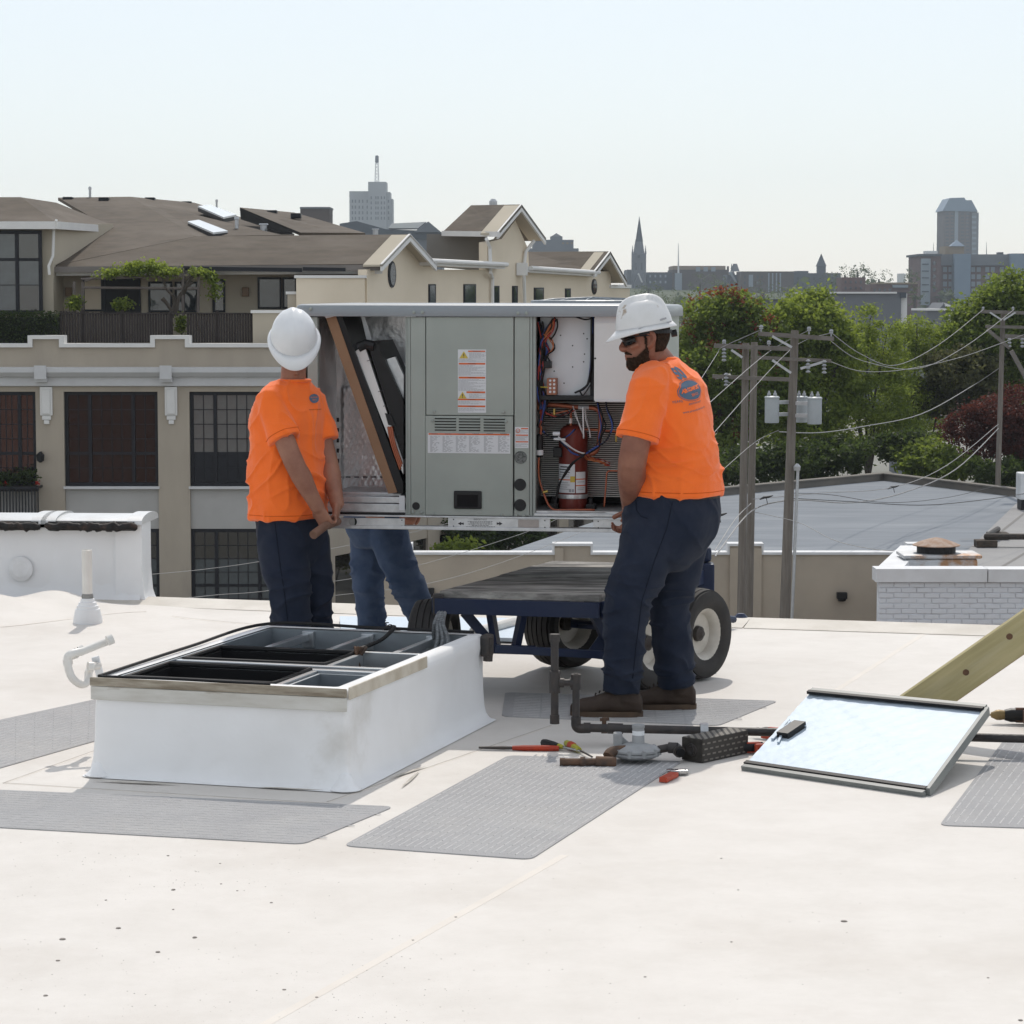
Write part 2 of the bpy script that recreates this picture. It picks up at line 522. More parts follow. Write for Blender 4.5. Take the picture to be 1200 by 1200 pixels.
gw.box(xl, xr, YW, YW + .4, -10.5, zr + .12)
steps = []
for (a, b) in ((430, 481), (650, 692), (855, 892), (1065, 1105)):
    xa = P(a, 650, YW).x; xb = P(b, 650, YW).x
    steps.append((xa, xb)); gw.box(xa, xb, YW, YW + .4, zr + .12, zr + .36)
gw.build('wall', bldg_wall_m, low)
for (a, b) in ((650, 660), (855, 892)):
    xa = P(a, 690, YW).x; xb = P(b, 690, YW).x; pier = MB()
    pier.box(xa, xb, YW - .08, YW - .002, -10.5, zr + .30)
    pier.build('pilaster', bldg_wall_m, low)
cp = MB()
xprev = xl
for (xa, xb) in steps + [(xr, xr)]:
    if xa > xprev: cp.box(xprev, xa, YW - .06, YW + .46, zr + .12, zr + .19)
    if xb > xa:
        cp.box(xa - .06, xb + .06, YW - .06, YW + .46, zr + .36, zr + .43)
        cp.box(xa - .06, xa - .002, YW - .06, YW + .46, zr + .19, zr + .36)
        cp.box(xb + .002, xb + .06, YW - .06, YW + .46, zr + .19, zr + .36)
    xprev = xb
cp.build('coping', m_cap, low)
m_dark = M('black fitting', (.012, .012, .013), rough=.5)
for (px, py) in ((986, 697), (503, 692)):
    p = P(px, py, YW); lf = MB()
    lf.bbox(p.x - .14, p.x + .14, p.y - .22, p.y - .002, p.z - .10, p.z + .08, .02)
    lf.lathe([(.10, -.16), (.12, -.10)], (p.x, p.y - .14, p.z), n=12)
    lf.build('wall_light', m_dark, low)
rp = [G(573, 648, zr), G(1185, 664, zr), G(1270, 592, zr), G(1035, 563, zr), G(835, 582, zr), G(730, 600, zr)]
# straight side and back edges
rp[0].y = rp[1].y = YW + .41; rs = MB(); rs.prism([Vector((p.x, p.y, zr - .3)) for p in rp], (0, 0, .3))
rs.build('roof', m_groof, low)
# back parapet of the grey roof, in short lengths of wall
bp = MB(); bc = MB()
for (a, b) in (((700, 605), (845, 581)), ((845, 581), (1035, 563)), ((1035, 563), (1206, 584))):
    A = G(*a, zr); B = G(*b, zr)
    d = (B - A).normalized(); n = Vector((-d.y, d.x, 0)) * .3
    if n.y < 0: n = -n
    bp.prism([A, B, B + n, A + n], (0, 0, .24)); 
    up_ = Vector((0, 0, .242)); bc.prism([A + up_ - n * .2, B + up_ - n * .2, B + n * 1.2 + up_, A + n * 1.2 + up_], (0, 0, .05))
m_bpar = M('weathered parapet', (.20, .18, .155), (.15, .14, .125), scale=.5, rough=.9); bp.build('parapet', m_bpar, low); bc.build('parapet_coping', m_bpar, low)

# paler roof to the right with black pipes on it
pl_b = thing('annex_building', 'annex with pale grey flat roof right of the blue grey roof', 'building', (16, 60, -10.5))
za = zr + .05
pp = [G(1060, 700, za), G(1116, 662, za), G(1196, 585, za), G(1330, 600, za), G(1330, 760, za)]
ra = MB(); ra.prism([Vector((p.x, p.y, za - .4)) for p in pp], (0, 0, .4)); ra.build('roof', m_groof2, pl_b)
wa = MB(); wa.prism([Vector((p.x, p.y, -10.5)) for p in [pp[0] + Vector((.3, .3, 0)), pp[1] + Vector((.3, 0, 0)), pp[2] + Vector((.3, -.3, 0)), pp[3] - Vector((.3, .3, 0)), pp[4] + Vector((-.3, .3, 0))]], (0, 0, za + 10.5 - .402))
wa.build('wall', bldg_wall_m, pl_b)
rsm = MB()
for (a, b) in (((1120, 640), (1215, 642)), ((1167, 628), (1215, 590)), ((1168, 668), (1215, 640)), ((1125, 632), (1160, 632))):
    A = G(*a, za); B = G(*b, za); ground = MB(); d = (B - A).normalized(); n = Vector((-d.y, d.x, 0)) * .05
    rsm.quad(A - n + Vector((0, 0, .006)), B - n + Vector((0, 0, .006)), B + n + Vector((0, 0, .006)), A + n + Vector((0, 0, .006)))
rsm.build('seam', M('roof seam', (.2, .19, .18), rough=.9), pl_b)
pr_ = thing('roof_pipe', 'black pipe bent over the pale grey roof on dark blocks', 'pipe', G(1160, 640, za))
pm = MB()
a0 = G(1155, 641, za); a1 = G(1225, 641, za); a2 = G(1169, 632, za)
for q in (a0, a1, a2): q.z += .3
pm.tube([a1, a0, a2], .09, 8); pm.build('pipe_run', M('black iron', (.03, .028, .027), (.06, .045, .035), scale=20, rough=.55), pr_)
for q in (a0, a2):
    fb = MB(); fb.bbox(q.x - .3, q.x + .3, q.y - .25, q.y + .25, za + .004, za + .21, .03); fb.build('block', M('dark timber', (.05, .042, .035), (.09, .07, .055), scale=6, rough=.9), pr_)
ac = thing('roof_box', 'small white roof box at the right edge of the pale roof', 'vent', G(1204, 597, za))
q = G(1204, 598, za)
b_ = MB(); b_.bbox(q.x - .25, q.x + .6, q.y, q.y + .8, za + .35, za + 1.25, .04); b_.build('casing', m_cap, ac)
b_ = MB(); b_.box(q.x - .2, q.x + .55, q.y + .05, q.y + .75, za + .002, za + .348); b_.build('base', m_dark, ac)

# ---- painted brick parapet at the right (bricks laid one by one)
YB = 36.0
m_wbrick = M('painted brick', (.68, .70, .73), (.62, .635, .66), scale=3, rough=.75, bump=.1, bscale=25)
m_mort = M('painted mortar', (.66, .68, .71), (.45, .45, .45), lo=.5, hi=.72, scale=3, rough=.95)
bw = thing('brick_parapet', 'white painted brick parapet with metal coping at the right', 'wall', (6.5, YB, -10.5))
bx0 = P(1030, 700, YB).x; bzt = P(1100, 682, YB).z; bzb = P(1100, 742, YB).z
mw = MB(); mw.box(bx0 + .012, bx0 + 4.2, YB + .012, YB + .3, -10.5, bzt); mw.build('wall_core', m_mort, bw)
brick_me = None
bb = MB(); bb.bbox(0, .205, 0, .05, 0, .063, .007); brick_me = bb.mesh('brick', mats=[m_wbrick])
bh_ = MB(); bh_.bbox(0, .098, 0, .05, 0, .063, .007); half_me = bh_.mesh('brick_half', mats=[m_wbrick])
row = 0; z = bzt - .075
while z > bzb - .12:
    x = bx0; k = 0
    if row % 2: 
        inst(half_me, 'brick', bw, (x, YB + rnd.uniform(-.003, .003), z)); x += .107
    while x < bx0 + 2.5:
        inst(brick_me, 'brick', bw, (x + rnd.uniform(-.002, .002), YB + rnd.uniform(-.005, .003), z + rnd.uniform(-.003, .003)), rot=(0, rnd.uniform(-.008, .008), rnd.uniform(-.01, .01)))
        x += .215
    z -= .075; row += 1
ccp = MB(); zc = bzt
ccp.box(bx0 - .05, bx0 + 1.52, YB - .05, YB + .36, zc + .002, zc + .19)
ccp.box(bx0 + 1.535, bx0 + 4.2, YB - .05, YB + .36, zc + .002, zc + .185)
ccp.prism([(bx0 - .05 + .09, YB + .362, zc + .002), (bx0 + .32 + .09, YB + .362, zc + .002), (bx0 + 1.17, YB + 3.5, zc + .002), (bx0 + .83, YB + 3.5, zc + .002)], (0, 0, .185))
ccp.build('coping', m_cap, bw)
mw2 = MB(); mw2.prism([(bx0 + .09, YB + .302, -10.5), (bx0 + .36, YB + .302, -10.5), (bx0 + 1.1, YB + 3.45, -10.5), (bx0 + .88, YB + 3.45, -10.5)], (0, 0, bzt + 10.5)); mw2.prism([(bx0 + .37, YB + .302, -10.5), (bx0 + 4.2, YB + .302, -10.5), (bx0 + 4.2, YB + 3.45, -10.5), (bx0 + 1.12, YB + 3.45, -10.5)], (0, 0, bzt - .42 + 10.5)); mw2.build('wall_return', m_wbrick, bw)
# vent on that roof
m_rust = M('rusty sheet', (.42, .33, .27), (.30, .17, .10), scale=6, rough=.8, col3=(.5, .46, .42), scale3=3)
m_galv = M('galvanized sheet', (.52, .53, .54), (.44, .45, .46), scale=8, rough=.42, metal=.7)
m_galvr = M('stained galvanized', (.50, .51, .52), (.42, .42, .42), scale=6, rough=.5, metal=.4, col3=(.34, .19, .10), scale3=2.2, lo3=.5, hi3=.62)
vt = thing('roof_ventilator', 'mushroom roof vent with rusty cap behind the brick parapet', 'vent', P(1097, 665, YB + 1.5))
vc = P(1097, 650, YB + 1.5) + Vector((0, 0, .03)); s_ = F / (YB + 1.5)
zb_ = bzt - .42
q = MB(); q.bbox(vc.x - .5, vc.x + .56, vc.y - .33, vc.y + .33, zb_ + .005, vc.z - .06, .05); q.build('curb_box', m_galvr, vt)
q = MB(); q.bbox(vc.x - .54, vc.x + .62, vc.y - .36, vc.y + .36, vc.z - .058, vc.z + .0, .03); q.build('lid', m_galvr, vt)
q = MB(); q.lathe([(.285, .0), (.285, .115)], vc, n=24); q.build('collar', m_dark, vt)
q = MB(); q.lathe([(.28, .118), (.345, .105), (.35, .118), (.24, .165), (.10, .21), (.02, .225)], vc, n=28); q.build('cap', m_rust, vt, smooth=35)
# ================================================================== stucco apartment building across the alley
YF = 86.0
m_st = M('facade stucco', (.44, .385, .31), (.385, .335, .27), scale=.9, rough=.9, bump=.05, bscale=20, stretch=(1, 1, .3), detail=8, col3=(.30, .265, .22), scale3=.5, lo3=.52, hi3=.8)
m_trim = M('cornice paint', (.60, .60, .60), (.55, .55, .55), scale=1, rough=.7)
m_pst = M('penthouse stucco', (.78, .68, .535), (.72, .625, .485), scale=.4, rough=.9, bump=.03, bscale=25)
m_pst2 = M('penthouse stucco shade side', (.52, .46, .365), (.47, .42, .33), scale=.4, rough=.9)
m_white = M('white trim', (.76, .75, .72), (.70, .69, .67), scale=1, rough=.6)
m_shing = M('brown shingles', (.11, .088, .066), (.082, .066, .050), scale=1.2, rough=.9, bump=.2, bscale=8, stretch=(1, 1, 6), col3=(.15, .125, .10), scale3=.25, lo3=.45, hi3=.75)
m_frame = M('black window steel', (.012, .013, .017), rough=.45)
m_glass = M('dark window glass', (.016, .013, .012), rough=.04, spec=1.0); m_glass.node_tree.nodes['Principled BSDF'].inputs['IOR'].default_value = 1.55
m_glass_b = M('window glass over blinds', (.14, .155, .15), (.11, .12, .118), scale=1.5, rough=.12, spec=.8)
m_glass_g = M('grey window glass', (.06, .075, .085), (.03, .035, .04), scale=.5, rough=.05, spec=1.0)
apt = thing('apartment_building', 'tan stucco loft building with stepped parapet and brown penthouse roofs', 'building', (-14, YF, -10.5))
def fx(px, Y=YF): return P(px, 500, Y).x
def fz(py, Y=YF): return P(300, py, Y).z
XC = fx(372)                    # right corner of the front
XL = fx(-60)
DS = Vector((.399, .917, 0))    # direction of the receding side
WIN = [(-30, 42), (75, 185), (222, 332)]
wall = MB()
# pilasters
for a, b in ((-62, -30.1), (42, 75), (185, 222), (332, 372)):
    wall.box(fx(a), fx(b), YF, YF + .5, -10.5, fz(459))
wall.box(XL - .2, XC, YF, YF + .5, fz(459), fz(407))
for a, b in ((40, 71), (183, 218), (330, 362)):
    wall.box(fx(a), fx(b), YF, YF + .5, fz(407), fz(397.5))
wall.build('wall', m_st, apt)
m_span = M('spandrel panel', (.44, .43, .41), (.40, .39, .37), scale=.8, rough=.85)
for a, b in WIN:
    for z0_, z1_ in ((fz(620), fz(572)), (-10.5, fz(722))):
        sp_ = MB(); sp_.box(fx(a) + .002, fx(b) - .002, YF + .12, YF + .5, z0_, z1_); sp_.build('spandrel', m_span, apt)
    si = MB(); si.box(fx(a) - .04, fx(b) + .04, YF - .06, YF + .119, fz(573), fz(570)); si.build('sill', m_trim, apt)
co = MB()
co.prism([(XL, YF - .002, fz(430)), (XL, YF - .42, fz(431)), (XL, YF - .42, fz(436)), (XL, YF - .28, fz(441)), (XL, YF - .14, fz(442)), (XL, YF - .14, fz(452)), (XL, YF - .002, fz(453))], (XC - XL + .3, 0, 0))
co.build('cornice', m_trim, apt)
cc = MB(); prev = XL
for a, b in ((40, 71), (183, 218), (330, 362)):
    xa, xb = fx(a), fx(b)
    cc.box(prev, xa - .16, YF - .1, YF + .6, fz(407), fz(402.5))
    cc.box(xa - .158, xa - .002, YF - .1, YF + .6, fz(407), fz(393))
    cc.box(xa, xb, YF - .1, YF + .6, fz(397.4), fz(393))
    cc.box(xb + .002, xb + .158, YF - .1, YF + .6, fz(407), fz(393))
    prev = xb + .16
cc.box(prev, XC + .1, YF - .1, YF + .6, fz(407), fz(402.5))
cc.build('parapet_coping', m_white, apt)
for px in (51, 197, 352):
    x = fx(px); bk = MB()
    bk.box(x - .2, x + .2, YF - .5, YF - .422, fz(444), fz(428)); bk.box(x - .2, x + .2, YF - .42, YF - .16, fz(447), fz(441.5))
    bk.build('bracket', m_trim, apt)
    x = fx(px + 4); dr = MB()
    dr.bbox(x - .21, x + .21, YF - .1, YF - .002, fz(487), fz(453.2), .03); dr.bbox(x - .14, x + .14, YF - .14, YF - .102, fz(485), fz(456), .02)
    dr.bbox(x - .15, x + .15, YF - .08, YF - .002, fz(492), fz(487.2), .02); dr.bbox(x - .09, x + .09, YF - .07, YF - .002, fz(497), fz(492.2), .02)
    dr.build('pendant', m_white, apt)
pane_cache = {}
def steel_window(x0, x1, z0, z1, Y, split, rows, mat_fn, thick=.12, parent=apt, T=None):
    """frame with fixed sections; every pane an object of its own"""
    fr = MB(); W = x1 - x0; d0, d1 = Y + .16, Y + .26
    fr.box(x0, x0 + thick, d0, d1, z0, z1); fr.box(x1 - thick, x1, d0, d1, z0, z1)
    fr.box(x0 + thick, x1 - thick, d0, d1, z1 - thick, z1); fr.box(x0 + thick, x1 - thick, d0, d1, z0, z0 + thick)
    cols = []
    tot = sum(split); xa = x0 + thick; sw = (W - 2 * thick - .12 * (len(split) - 1)) / tot
    for i, n in enumerate(split):
        for k in range(n):
            cols.append((xa + k * sw, xa + (k + 1) * sw))
            if k: fr.box(xa + k * sw - .014, xa + k * sw + .014, d0 + .02, d1 - .02, z0 + thick, z1 - thick)
        xa += n * sw
        if i < len(split) - 1:
            fr.box(xa, xa + .12, d0 - .01, d1, z0 + thick, z1 - thick); xa += .12
    rz = []
    rh = (z1 - z0 - 2 * thick) / rows
    for k in range(rows):
        rz.append((z0 + thick + k * rh, z0 + thick + (k + 1) * rh))
        if k:
            hw = .05 if k == 2 else .014
            fr.box(x0 + thick, x1 - thick, d0 + .022, d1 - .022, rz[k][0] - hw, rz[k][0] + hw)
    wob = fr.build('window', m_frame, parent)
    for ci, (a, b) in enumerate(cols):
        for ri, (c, d) in enumerate(rz):
            mt = mat_fn(ci, ri)
            key = (round(b - a, 3), round(d - c, 3), mt.name)
            if key not in pane_cache:
                pm_ = MB(); pm_.box(.006, b - a - .006, 0, .02, .006, d - c - .006); pane_cache[key] = pm_.mesh('pane', mats=[mt])
            inst(pane_cache[key], 'pane', wob, (a, d0 + .04, c), rot=(rnd.uniform(-.006, .006), 0, rnd.uniform(-.006, .006)))
    return wob
def pick_b(ci, ri): return m_glass_b if ri >= 2 else m_frame
m_glass_d = M('deep window glass', (.018, .013, .011), rough=.04, spec=.45)
def pick_d(ci, ri): return m_glass
def pick_k(ci, ri): return m_glass_d
def pick_l(ci, ri): return m_glass_g if ri < 4 else m_glass
for i, (a, b) in enumerate(WIN):
    steel_window(fx(a), fx(b), fz(570), fz(459), YF, (2, 4, 2), 6, (pick_d, pick_k, pick_b)[i])
    steel_window(fx(a), fx(b), fz(722), fz(620), YF, (2, 4, 2), 6, pick_l)
# dark rooms behind the windows
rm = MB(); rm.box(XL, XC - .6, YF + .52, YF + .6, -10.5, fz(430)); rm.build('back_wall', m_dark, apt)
# body
body = MB()
far = Vector((XC, YF + .5, 0)) + DS * 26
body.prism([(XL, YF + .61, -10.5), (XC - .05, YF + .61, -10.5), (far.x - .05, far.y, -10.5), (XL, far.y, -10.5)], (0, 0, fz(404) + 10.5 - .35))
body.build('building_body', m_st, apt)
# side facade: pilasters, dark windows, all the way up to the penthouse
C0 = Vector((XC, YF, 0)); NS = Vector((DS.y, -DS.x, 0))
def side(t, z, out=0.0):
    q = C0 + DS * t + NS * out; return Vector((q.x, q.y, z))
sd = MB()
t = 0.0
while t < 26:
    t1 = min(t + 1.0, 26)
    sd.prism([side(t, -10.5, .12), side(t1, -10.5, .12), side(t1, -10.5, -.3), side(t, -10.5, -.3)], (0, 0, fz(459) + 10.5))
    t = t1
    t1 = min(t + 3.2, 26)
    for za_, zb_ in ((fz(722), fz(655)), (fz(570), fz(459))):
        sw_ = MB(); sw_.prism([side(t, za_, .02), side(t1, za_, .02), side(t1, za_, -.3), side(t, za_, -.3)], (0, 0, zb_ - za_)); sw_.build('side_window', m_glass, apt)
    for za_, zb_ in ((-10.5, fz(722)), (fz(654.8), fz(570.2))):
        sd.prism([side(t, za_, .08), side(t1, za_, .08), side(t1, za_, -.3), side(t, za_, -.3)], (0, 0, zb_ - za_))
    t = t1
sd.prism([side(0, fz(458.8), .12), side(26, fz(458.8), .12), side(26, fz(458.8), -.3), side(0, fz(458.8), -.3)], (0, 0, fz(404) - fz(458.8)))
sd.build('side_wall', m_st, apt)
# wall lantern, planter box with flowers at the left window
lt = MB(); x = fx(48); z = fz(536)
lt.lathe([(.04, -.16), (.12, -.1), (.14, .1), (.05, .18)], (x, YF - .2, z), n=8); lt.box(x - .03, x + .03, YF - .2, YF - .002, z + .14, z + .2)
lt.build('wall_lantern', m_dark, apt)
bal = MB(); x0 = fx(-20); x1 = fx(49)
for k in range(20): 
    xx = x0 + (x1 - x0) * k / 19
    bal.box(xx - .02, xx + .02, YF - .9, YF - .86, fz(605), fz(570))
bal.box(x0, x1, YF - .92, YF - .84, fz(571), fz(568)); bal.box(x0, x1, YF - .92, YF - .05, fz(608), fz(603)); bal.box(x1 - .05, x1, YF - .86, YF - .002, fz(571), fz(568))
balc = bal.build('balcony', m_frame, apt)

# ------------------------------------------------------------------ penthouse
def pz(py, Y): return P(300, py, Y).z
Y1 = 90.0
# tower block at far left
tw = MB()
A = [P(-60, 270, 89), P(62, 262, 89)]
zt = pz(264, 89); zb_ = fz(404)
tw.box(P(-60, 300, 89).x, P(62, 300, 89).x, 89, 96, zb_ - .3, zt)
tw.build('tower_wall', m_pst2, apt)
tr = MB()
x0 = P(-60, 300, 88.5).x; x1 = P(66, 300, 88.5).x; xb = P(135, 300, 97).x
ze = pz(260, 88.5); zp = pz(232, 92)
pk = [P(-30, 232, 92), P(24, 231, 92), P(62, 236, 97)]
tr.add([(x0, 88.4, ze), (x1, 88.4, ze), (xb, 97, ze + .1), pk[1], (pk[0].x, 92, pk[1].z), (P(66, 237, 97).x, 97, pk[1].z)], [(0, 1, 3, 4), (1, 2, 5, 3)])
tr.add([(x0, 88.4, ze), (x1, 88.4, ze), (xb, 97, ze + .1), (x0, 97, ze)], [(0, 3, 2, 1)])
tr.build('tower_roof', m_shing, apt)
fa = MB(); fa.bar((x0, 88.35, ze - .12), (x1, 88.35, ze - .12), .12, .26); fa.bar((x1 + .03, 88.32, ze - .12), (xb, 97, ze - .02), .12, .26)
fa.build('fascia', m_white, apt)
# big window of the tower
steel_window(P(-60, 300, 88.7).x, P(49, 300, 88.7).x, pz(368, 88.7), pz(270, 88.7), 88.7 - .16, (2, 1, 1), 3, lambda c, r: m_glass_g if (r == 1 or c == 2) else m_glass)
ts_ = MB(); ts_.prism([P(62, 312, 89.02), P(62, 264, 89.02), P(133, 262, 96), P(133, 275, 96), P(70, 309, 90)], (-.05, .0, 0)); ts_.build('tower_side', m_pst2, apt)
def spout(pts, r=.05):
    q = MB(); q.tube(pts, r, 6); q.build('downspout', m_white, apt)
spout([P(66, 258, 88.3), P(63, 270, 88.8), P(62, 300, 88.8), P(57, 312, 88.7), P(58, 322, 88.7)])

# main long roof and big hip
def poly(name, pts, mat=m_shing, th=.12):
    q = MB(); q.prism([Vector(p) for p in pts], (0, 0, -th)); return q.build(name, mat, apt)
YR = 92.7
poly('main_roof', [P(56, 313, 89.4), P(450, 309, 89.4), P(481, 274.5, YR), P(230, 277, YR)])
poly('hip_roof', [P(56, 312.5, 89.4), P(230, 276.8, YR), P(152, 230.5, 104), P(68, 231.5, 104), P(120, 262, 97)])
poly('hip_roof_slope', [P(230, 277, YR), P(345, 275, YR + 1), P(345, 274, 101), P(228, 237.5, 108), P(152, 230.4, 104)])
poly('rear_roof', [P(481, 274.6, YR), P(230, 276.9, YR), P(236, 285, 96), P(510, 306, 96)])
# eave fascia and gutter
fa = MB(); fa.bar(P(56, 316, 89.3), P(448, 313.5, 89.3), .14, .2); fa.build('gutter', M('brown gutter', (.2, .18, .165), rough=.6), apt)
fa = MB(); fa.bar(P(60, 320.5, 89.6), P(448, 318, 89.6), .1, .16); fa.build('fascia', m_white, apt)
# penthouse front wall with doors and windows
pw = MB()
xa, xb_ = P(58, 340, 91).x, P(432, 340, 91).x
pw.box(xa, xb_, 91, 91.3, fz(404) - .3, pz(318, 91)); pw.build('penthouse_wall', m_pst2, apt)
for (a, b, y0, y1, mt) in ((97, 121, 325, 365, m_pst), (121, 165, 325, 368, m_dark), (174, 202, 330, 366, m_glass_g), (205, 232, 330, 366, m_glass_g), (249, 264, 327, 366, m_glass), (302, 330, 325, 362, m_glass_g), (331, 348, 325, 362, m_glass)):
    fr = MB(); xx0, xx1 = P(a, 340, 91).x, P(b, 340, 91).x; z0_, z1_ = pz(y1, 91), pz(y0, 91)
    fr.box(xx0, xx1, 90.93, 90.998, z0_, z0_ + .07); fr.box(xx0, xx1, 90.93, 90.998, z1_ - .07, z1_)
    fr.box(xx0, xx0 + .07, 90.93, 90.998, z0_ + .071, z1_ - .071); fr.box(xx1 - .07, xx1, 90.93, 90.998, z0_ + .071, z1_ - .071)
    wn = fr.build('terrace_door', m_frame, apt)
    gl = MB(); gl.box(xx0 + .072, xx1 - .072, 90.96, 90.996, z0_ + .072, z1_ - .072); gl.build('pane', mt, wn)
for px in (81, 288):
    q = MB(); p = P(px, 342, 90.98); q.bbox(p.x - .12, p.x + .12, 90.8, 90.998, p.z - .16, p.z + .16, .03); q.build('wall_sconce', M('sconce metal', (.25, .17, .11), rough=.6), apt)
# terrace boxes of stucco with white caps
def cbox(px0, px1, py0, py1, Y0, Y1_, mat):
    q = MB(); x0, x1 = P(px0, py0, Y0).x, P(px1, py0, Y0).x; q.box(x0, x1, Y0, Y1_, pz(py1, Y0), pz(py0, Y0)); q.build('terrace_wall', mat, apt)
    q = MB(); q.box(x0 - .06, x1 + .06, Y0 - .06, Y1_ + .06, pz(py0, Y0) + .002, pz(py0, Y0) + .1); q.build('terrace_coping', m_white, apt)
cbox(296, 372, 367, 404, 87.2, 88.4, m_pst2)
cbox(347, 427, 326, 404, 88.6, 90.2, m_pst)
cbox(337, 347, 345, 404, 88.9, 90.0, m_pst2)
# side of the penthouse
A0 = Vector((P(430, 340, 89).x, 89, 0)); B0 = Vector((P(738, 340, 112).x, 112, 0)); DP = (B0 - A0).normalized(); NP = Vector((DP.y, -DP.x, 0))
def ps(px, py, out=0.0):           # point of the penthouse side plane seen at a pixel
    r = ray(px, py); o = Vector((0, 0, H)); base = A0 + NP * out
    t = (base - o).dot(NP) / r.dot(NP)
    return o + r * t
pw = MB()
pw.prism([Vector((p.x, p.y, zz)) for p, zz in ((ps(430, 340), fz(404) - .3), (ps(738, 340), fz(404) - .3), (ps(738, 338), ps(738, 338).z), (ps(716, 338), ps(716, 338).z), (ps(716, 318), ps(716, 318).z), (ps(620, 318), ps(620, 318).z), (ps(619, 292), ps(619, 292).z), (ps(604, 258), ps(604, 258).z), (ps(588, 280), ps(588, 280).z), (ps(571, 284), ps(571, 284).z), (ps(571, 316), ps(571, 316).z), (ps(508, 316), ps(508, 316).z), (ps(481, 281), ps(481, 281).z), (ps(452, 311), ps(452, 311).z), (ps(430, 316), ps(430, 316).z))], -NP * .35)
pw.build('penthouse_side', m_pst, apt)
def barge(a, b, c, out=.55, th=.26):
    q = MB()
    pa, pb, pc = ps(*a, out), ps(*b, out), ps(*c, out)
    for u_, v_ in ((pa, pb), (pb, pc)):
        d = (v_ - u_)
        q.prism([u_, v_, v_ - Vector((0, 0, th)), u_ - Vector((0, 0, th))], -NP * .08)
    q.build('barge_board', m_white, apt)
    so = MB()
    for u_, v_ in ((pa, pb), (pb, pc)):
        so.prism([u_ - Vector((0, 0, .03)), v_ - Vector((0, 0, .03)), v_ - Vector((0, 0, .10)), u_ - Vector((0, 0, .10))], -NP * .75)
    so.build('soffit', m_pst2, apt)
barge((448, 309), (481, 274), (512, 309))
barge((584, 272), (611.5, 239.5), (640, 279))
barge((697, 318), (715.5, 294.5), (735, 329))
# tower gable roof and third gable roof
poly('gable_roof', [P(519, 271.5, 100.2), ps(584, 272, .55), ps(611.5, 239.5, .55), P(552, 240.5, 102.5)])
poly('gable_roof_rear', [P(552, 240.6, 102.5), ps(611.5, 239.6, .55), ps(640, 279, .55), P(590, 279, 105)])
q = MB(); q.bar(P(519, 273.5, 100.1), ps(584, 274.5, .6), .14, .2); q.build('gutter', m_white, apt)
poly('gable_roof', [P(616, 313, 108.6), ps(697, 318, .55), ps(715.5, 294.5, .55), P(617, 295, 111)])
poly('gable_roof_rear', [P(617, 295.2, 111), ps(715.5, 294.6, .55), ps(735, 329, .55), P(640, 318, 113)])
# dark wall between the first gable and the tower
q = MB(); q.prism([P(500, 274, 100.6), P(571, 276, 100.6), P(571, 318, 100.6), P(500, 312, 100.6)], (0, .3, 0)); q.build('tower_side', M('grey stucco', (.23, .22, .20), (.20, .19, .175), scale=.5, rough=.9), apt)
# lower eaves
for (a, b) in (((503, 311), (592, 315)), ((620, 319), (700, 324))):
    q = MB(); u_, v_ = ps(*a, .4), ps(*b, .4)
    q.prism([u_, v_, v_ + Vector((0, 0, .22)), u_ + Vector((0, 0, .22))], -NP * .5); q.build('eave', m_white, apt)
    q = MB(); q.tube([u_ + NP * .08 + Vector((0, 0, .16)), v_ + NP * .08 + Vector((0, 0, .16))], .09, 8); q.build('gutter', m_white, apt)
# windows of the side
for (px, w_, y0, y1) in ((507, 8, 333, 360), (551, 14, 333, 360), (582, 7, 335, 360), (604, 6, 335, 360), (632, 11, 337, 360), (666, 6, 338, 360)):
    a, b = ps(px - w_ / 2, y0, .04), ps(px + w_ / 2, y0, .04); zb2 = ps(px, y1, .04).z
    q = MB(); q.prism([a, b, Vector((b.x, b.y, zb2)), Vector((a.x, a.y, zb2))], -NP * .1); wn = q.build('window', m_frame, apt)
    a2, b2 = ps(px - w_ / 2 + 1.2, y0 + 1.5, .06), ps(px + w_ / 2 - 1.2, y0 + 1.5, .06)
    q = MB(); q.prism([a2, b2, Vector((b2.x, b2.y, zb2 + .05)), Vector((a2.x, a2.y, zb2 + .05))], -NP * .02); q.build('pane', m_glass_g, wn)
for (px, py, rx, rz_) in ((460, 321.5, 4, 15.5), (697, 336, 3.2, 9)):
    c = ps(px, py, .04); s_ = F / c.y
    hw = rx / s_ / abs(DP.x) * 1.0; hh = rz_ / s_
    q = MB(); q.prism([c + DP * hw * cos(2 * pi * k / 20) + Vector((0, 0, hh * sin(2 * pi * k / 20))) for k in range(20)], -NP * .1); wn = q.build('oval_window', m_frame, apt)
    q = MB(); q.prism([c + NP * .02 + DP * hw * .7 * cos(2 * pi * k / 20) + Vector((0, 0, hh * .85 * sin(2 * pi * k / 20))) for k in range(20)], -NP * .03); q.build('pane', m_glass_g, wn)
for pl in (((570, 280), (574, 290), (575, 318)), ((575, 319), (577, 326), (577, 360)), ((626, 282), (616, 295), (614, 312)), ((614, 322), (615, 360))):
    spout([ps(*p, .3 if i == 0 else .1) for i, p in enumerate(pl)], .07)
q = MB(); a = ps(611, 314, .1); q.bbox(a.x - .2, a.x + .25, a.y - .3, a.y, a.z - .3, a.z + .2, .03); q.build('rain_head', m_white, apt)
q = MB(); u_, v_ = ps(716, 337.5, .08), ps(740, 337.5, .08); q.prism([u_, v_, v_ + Vector((0, 0, .14)), u_ + Vector((0, 0, .14))], -NP * .5); q.build('terrace_coping', m_white, apt)
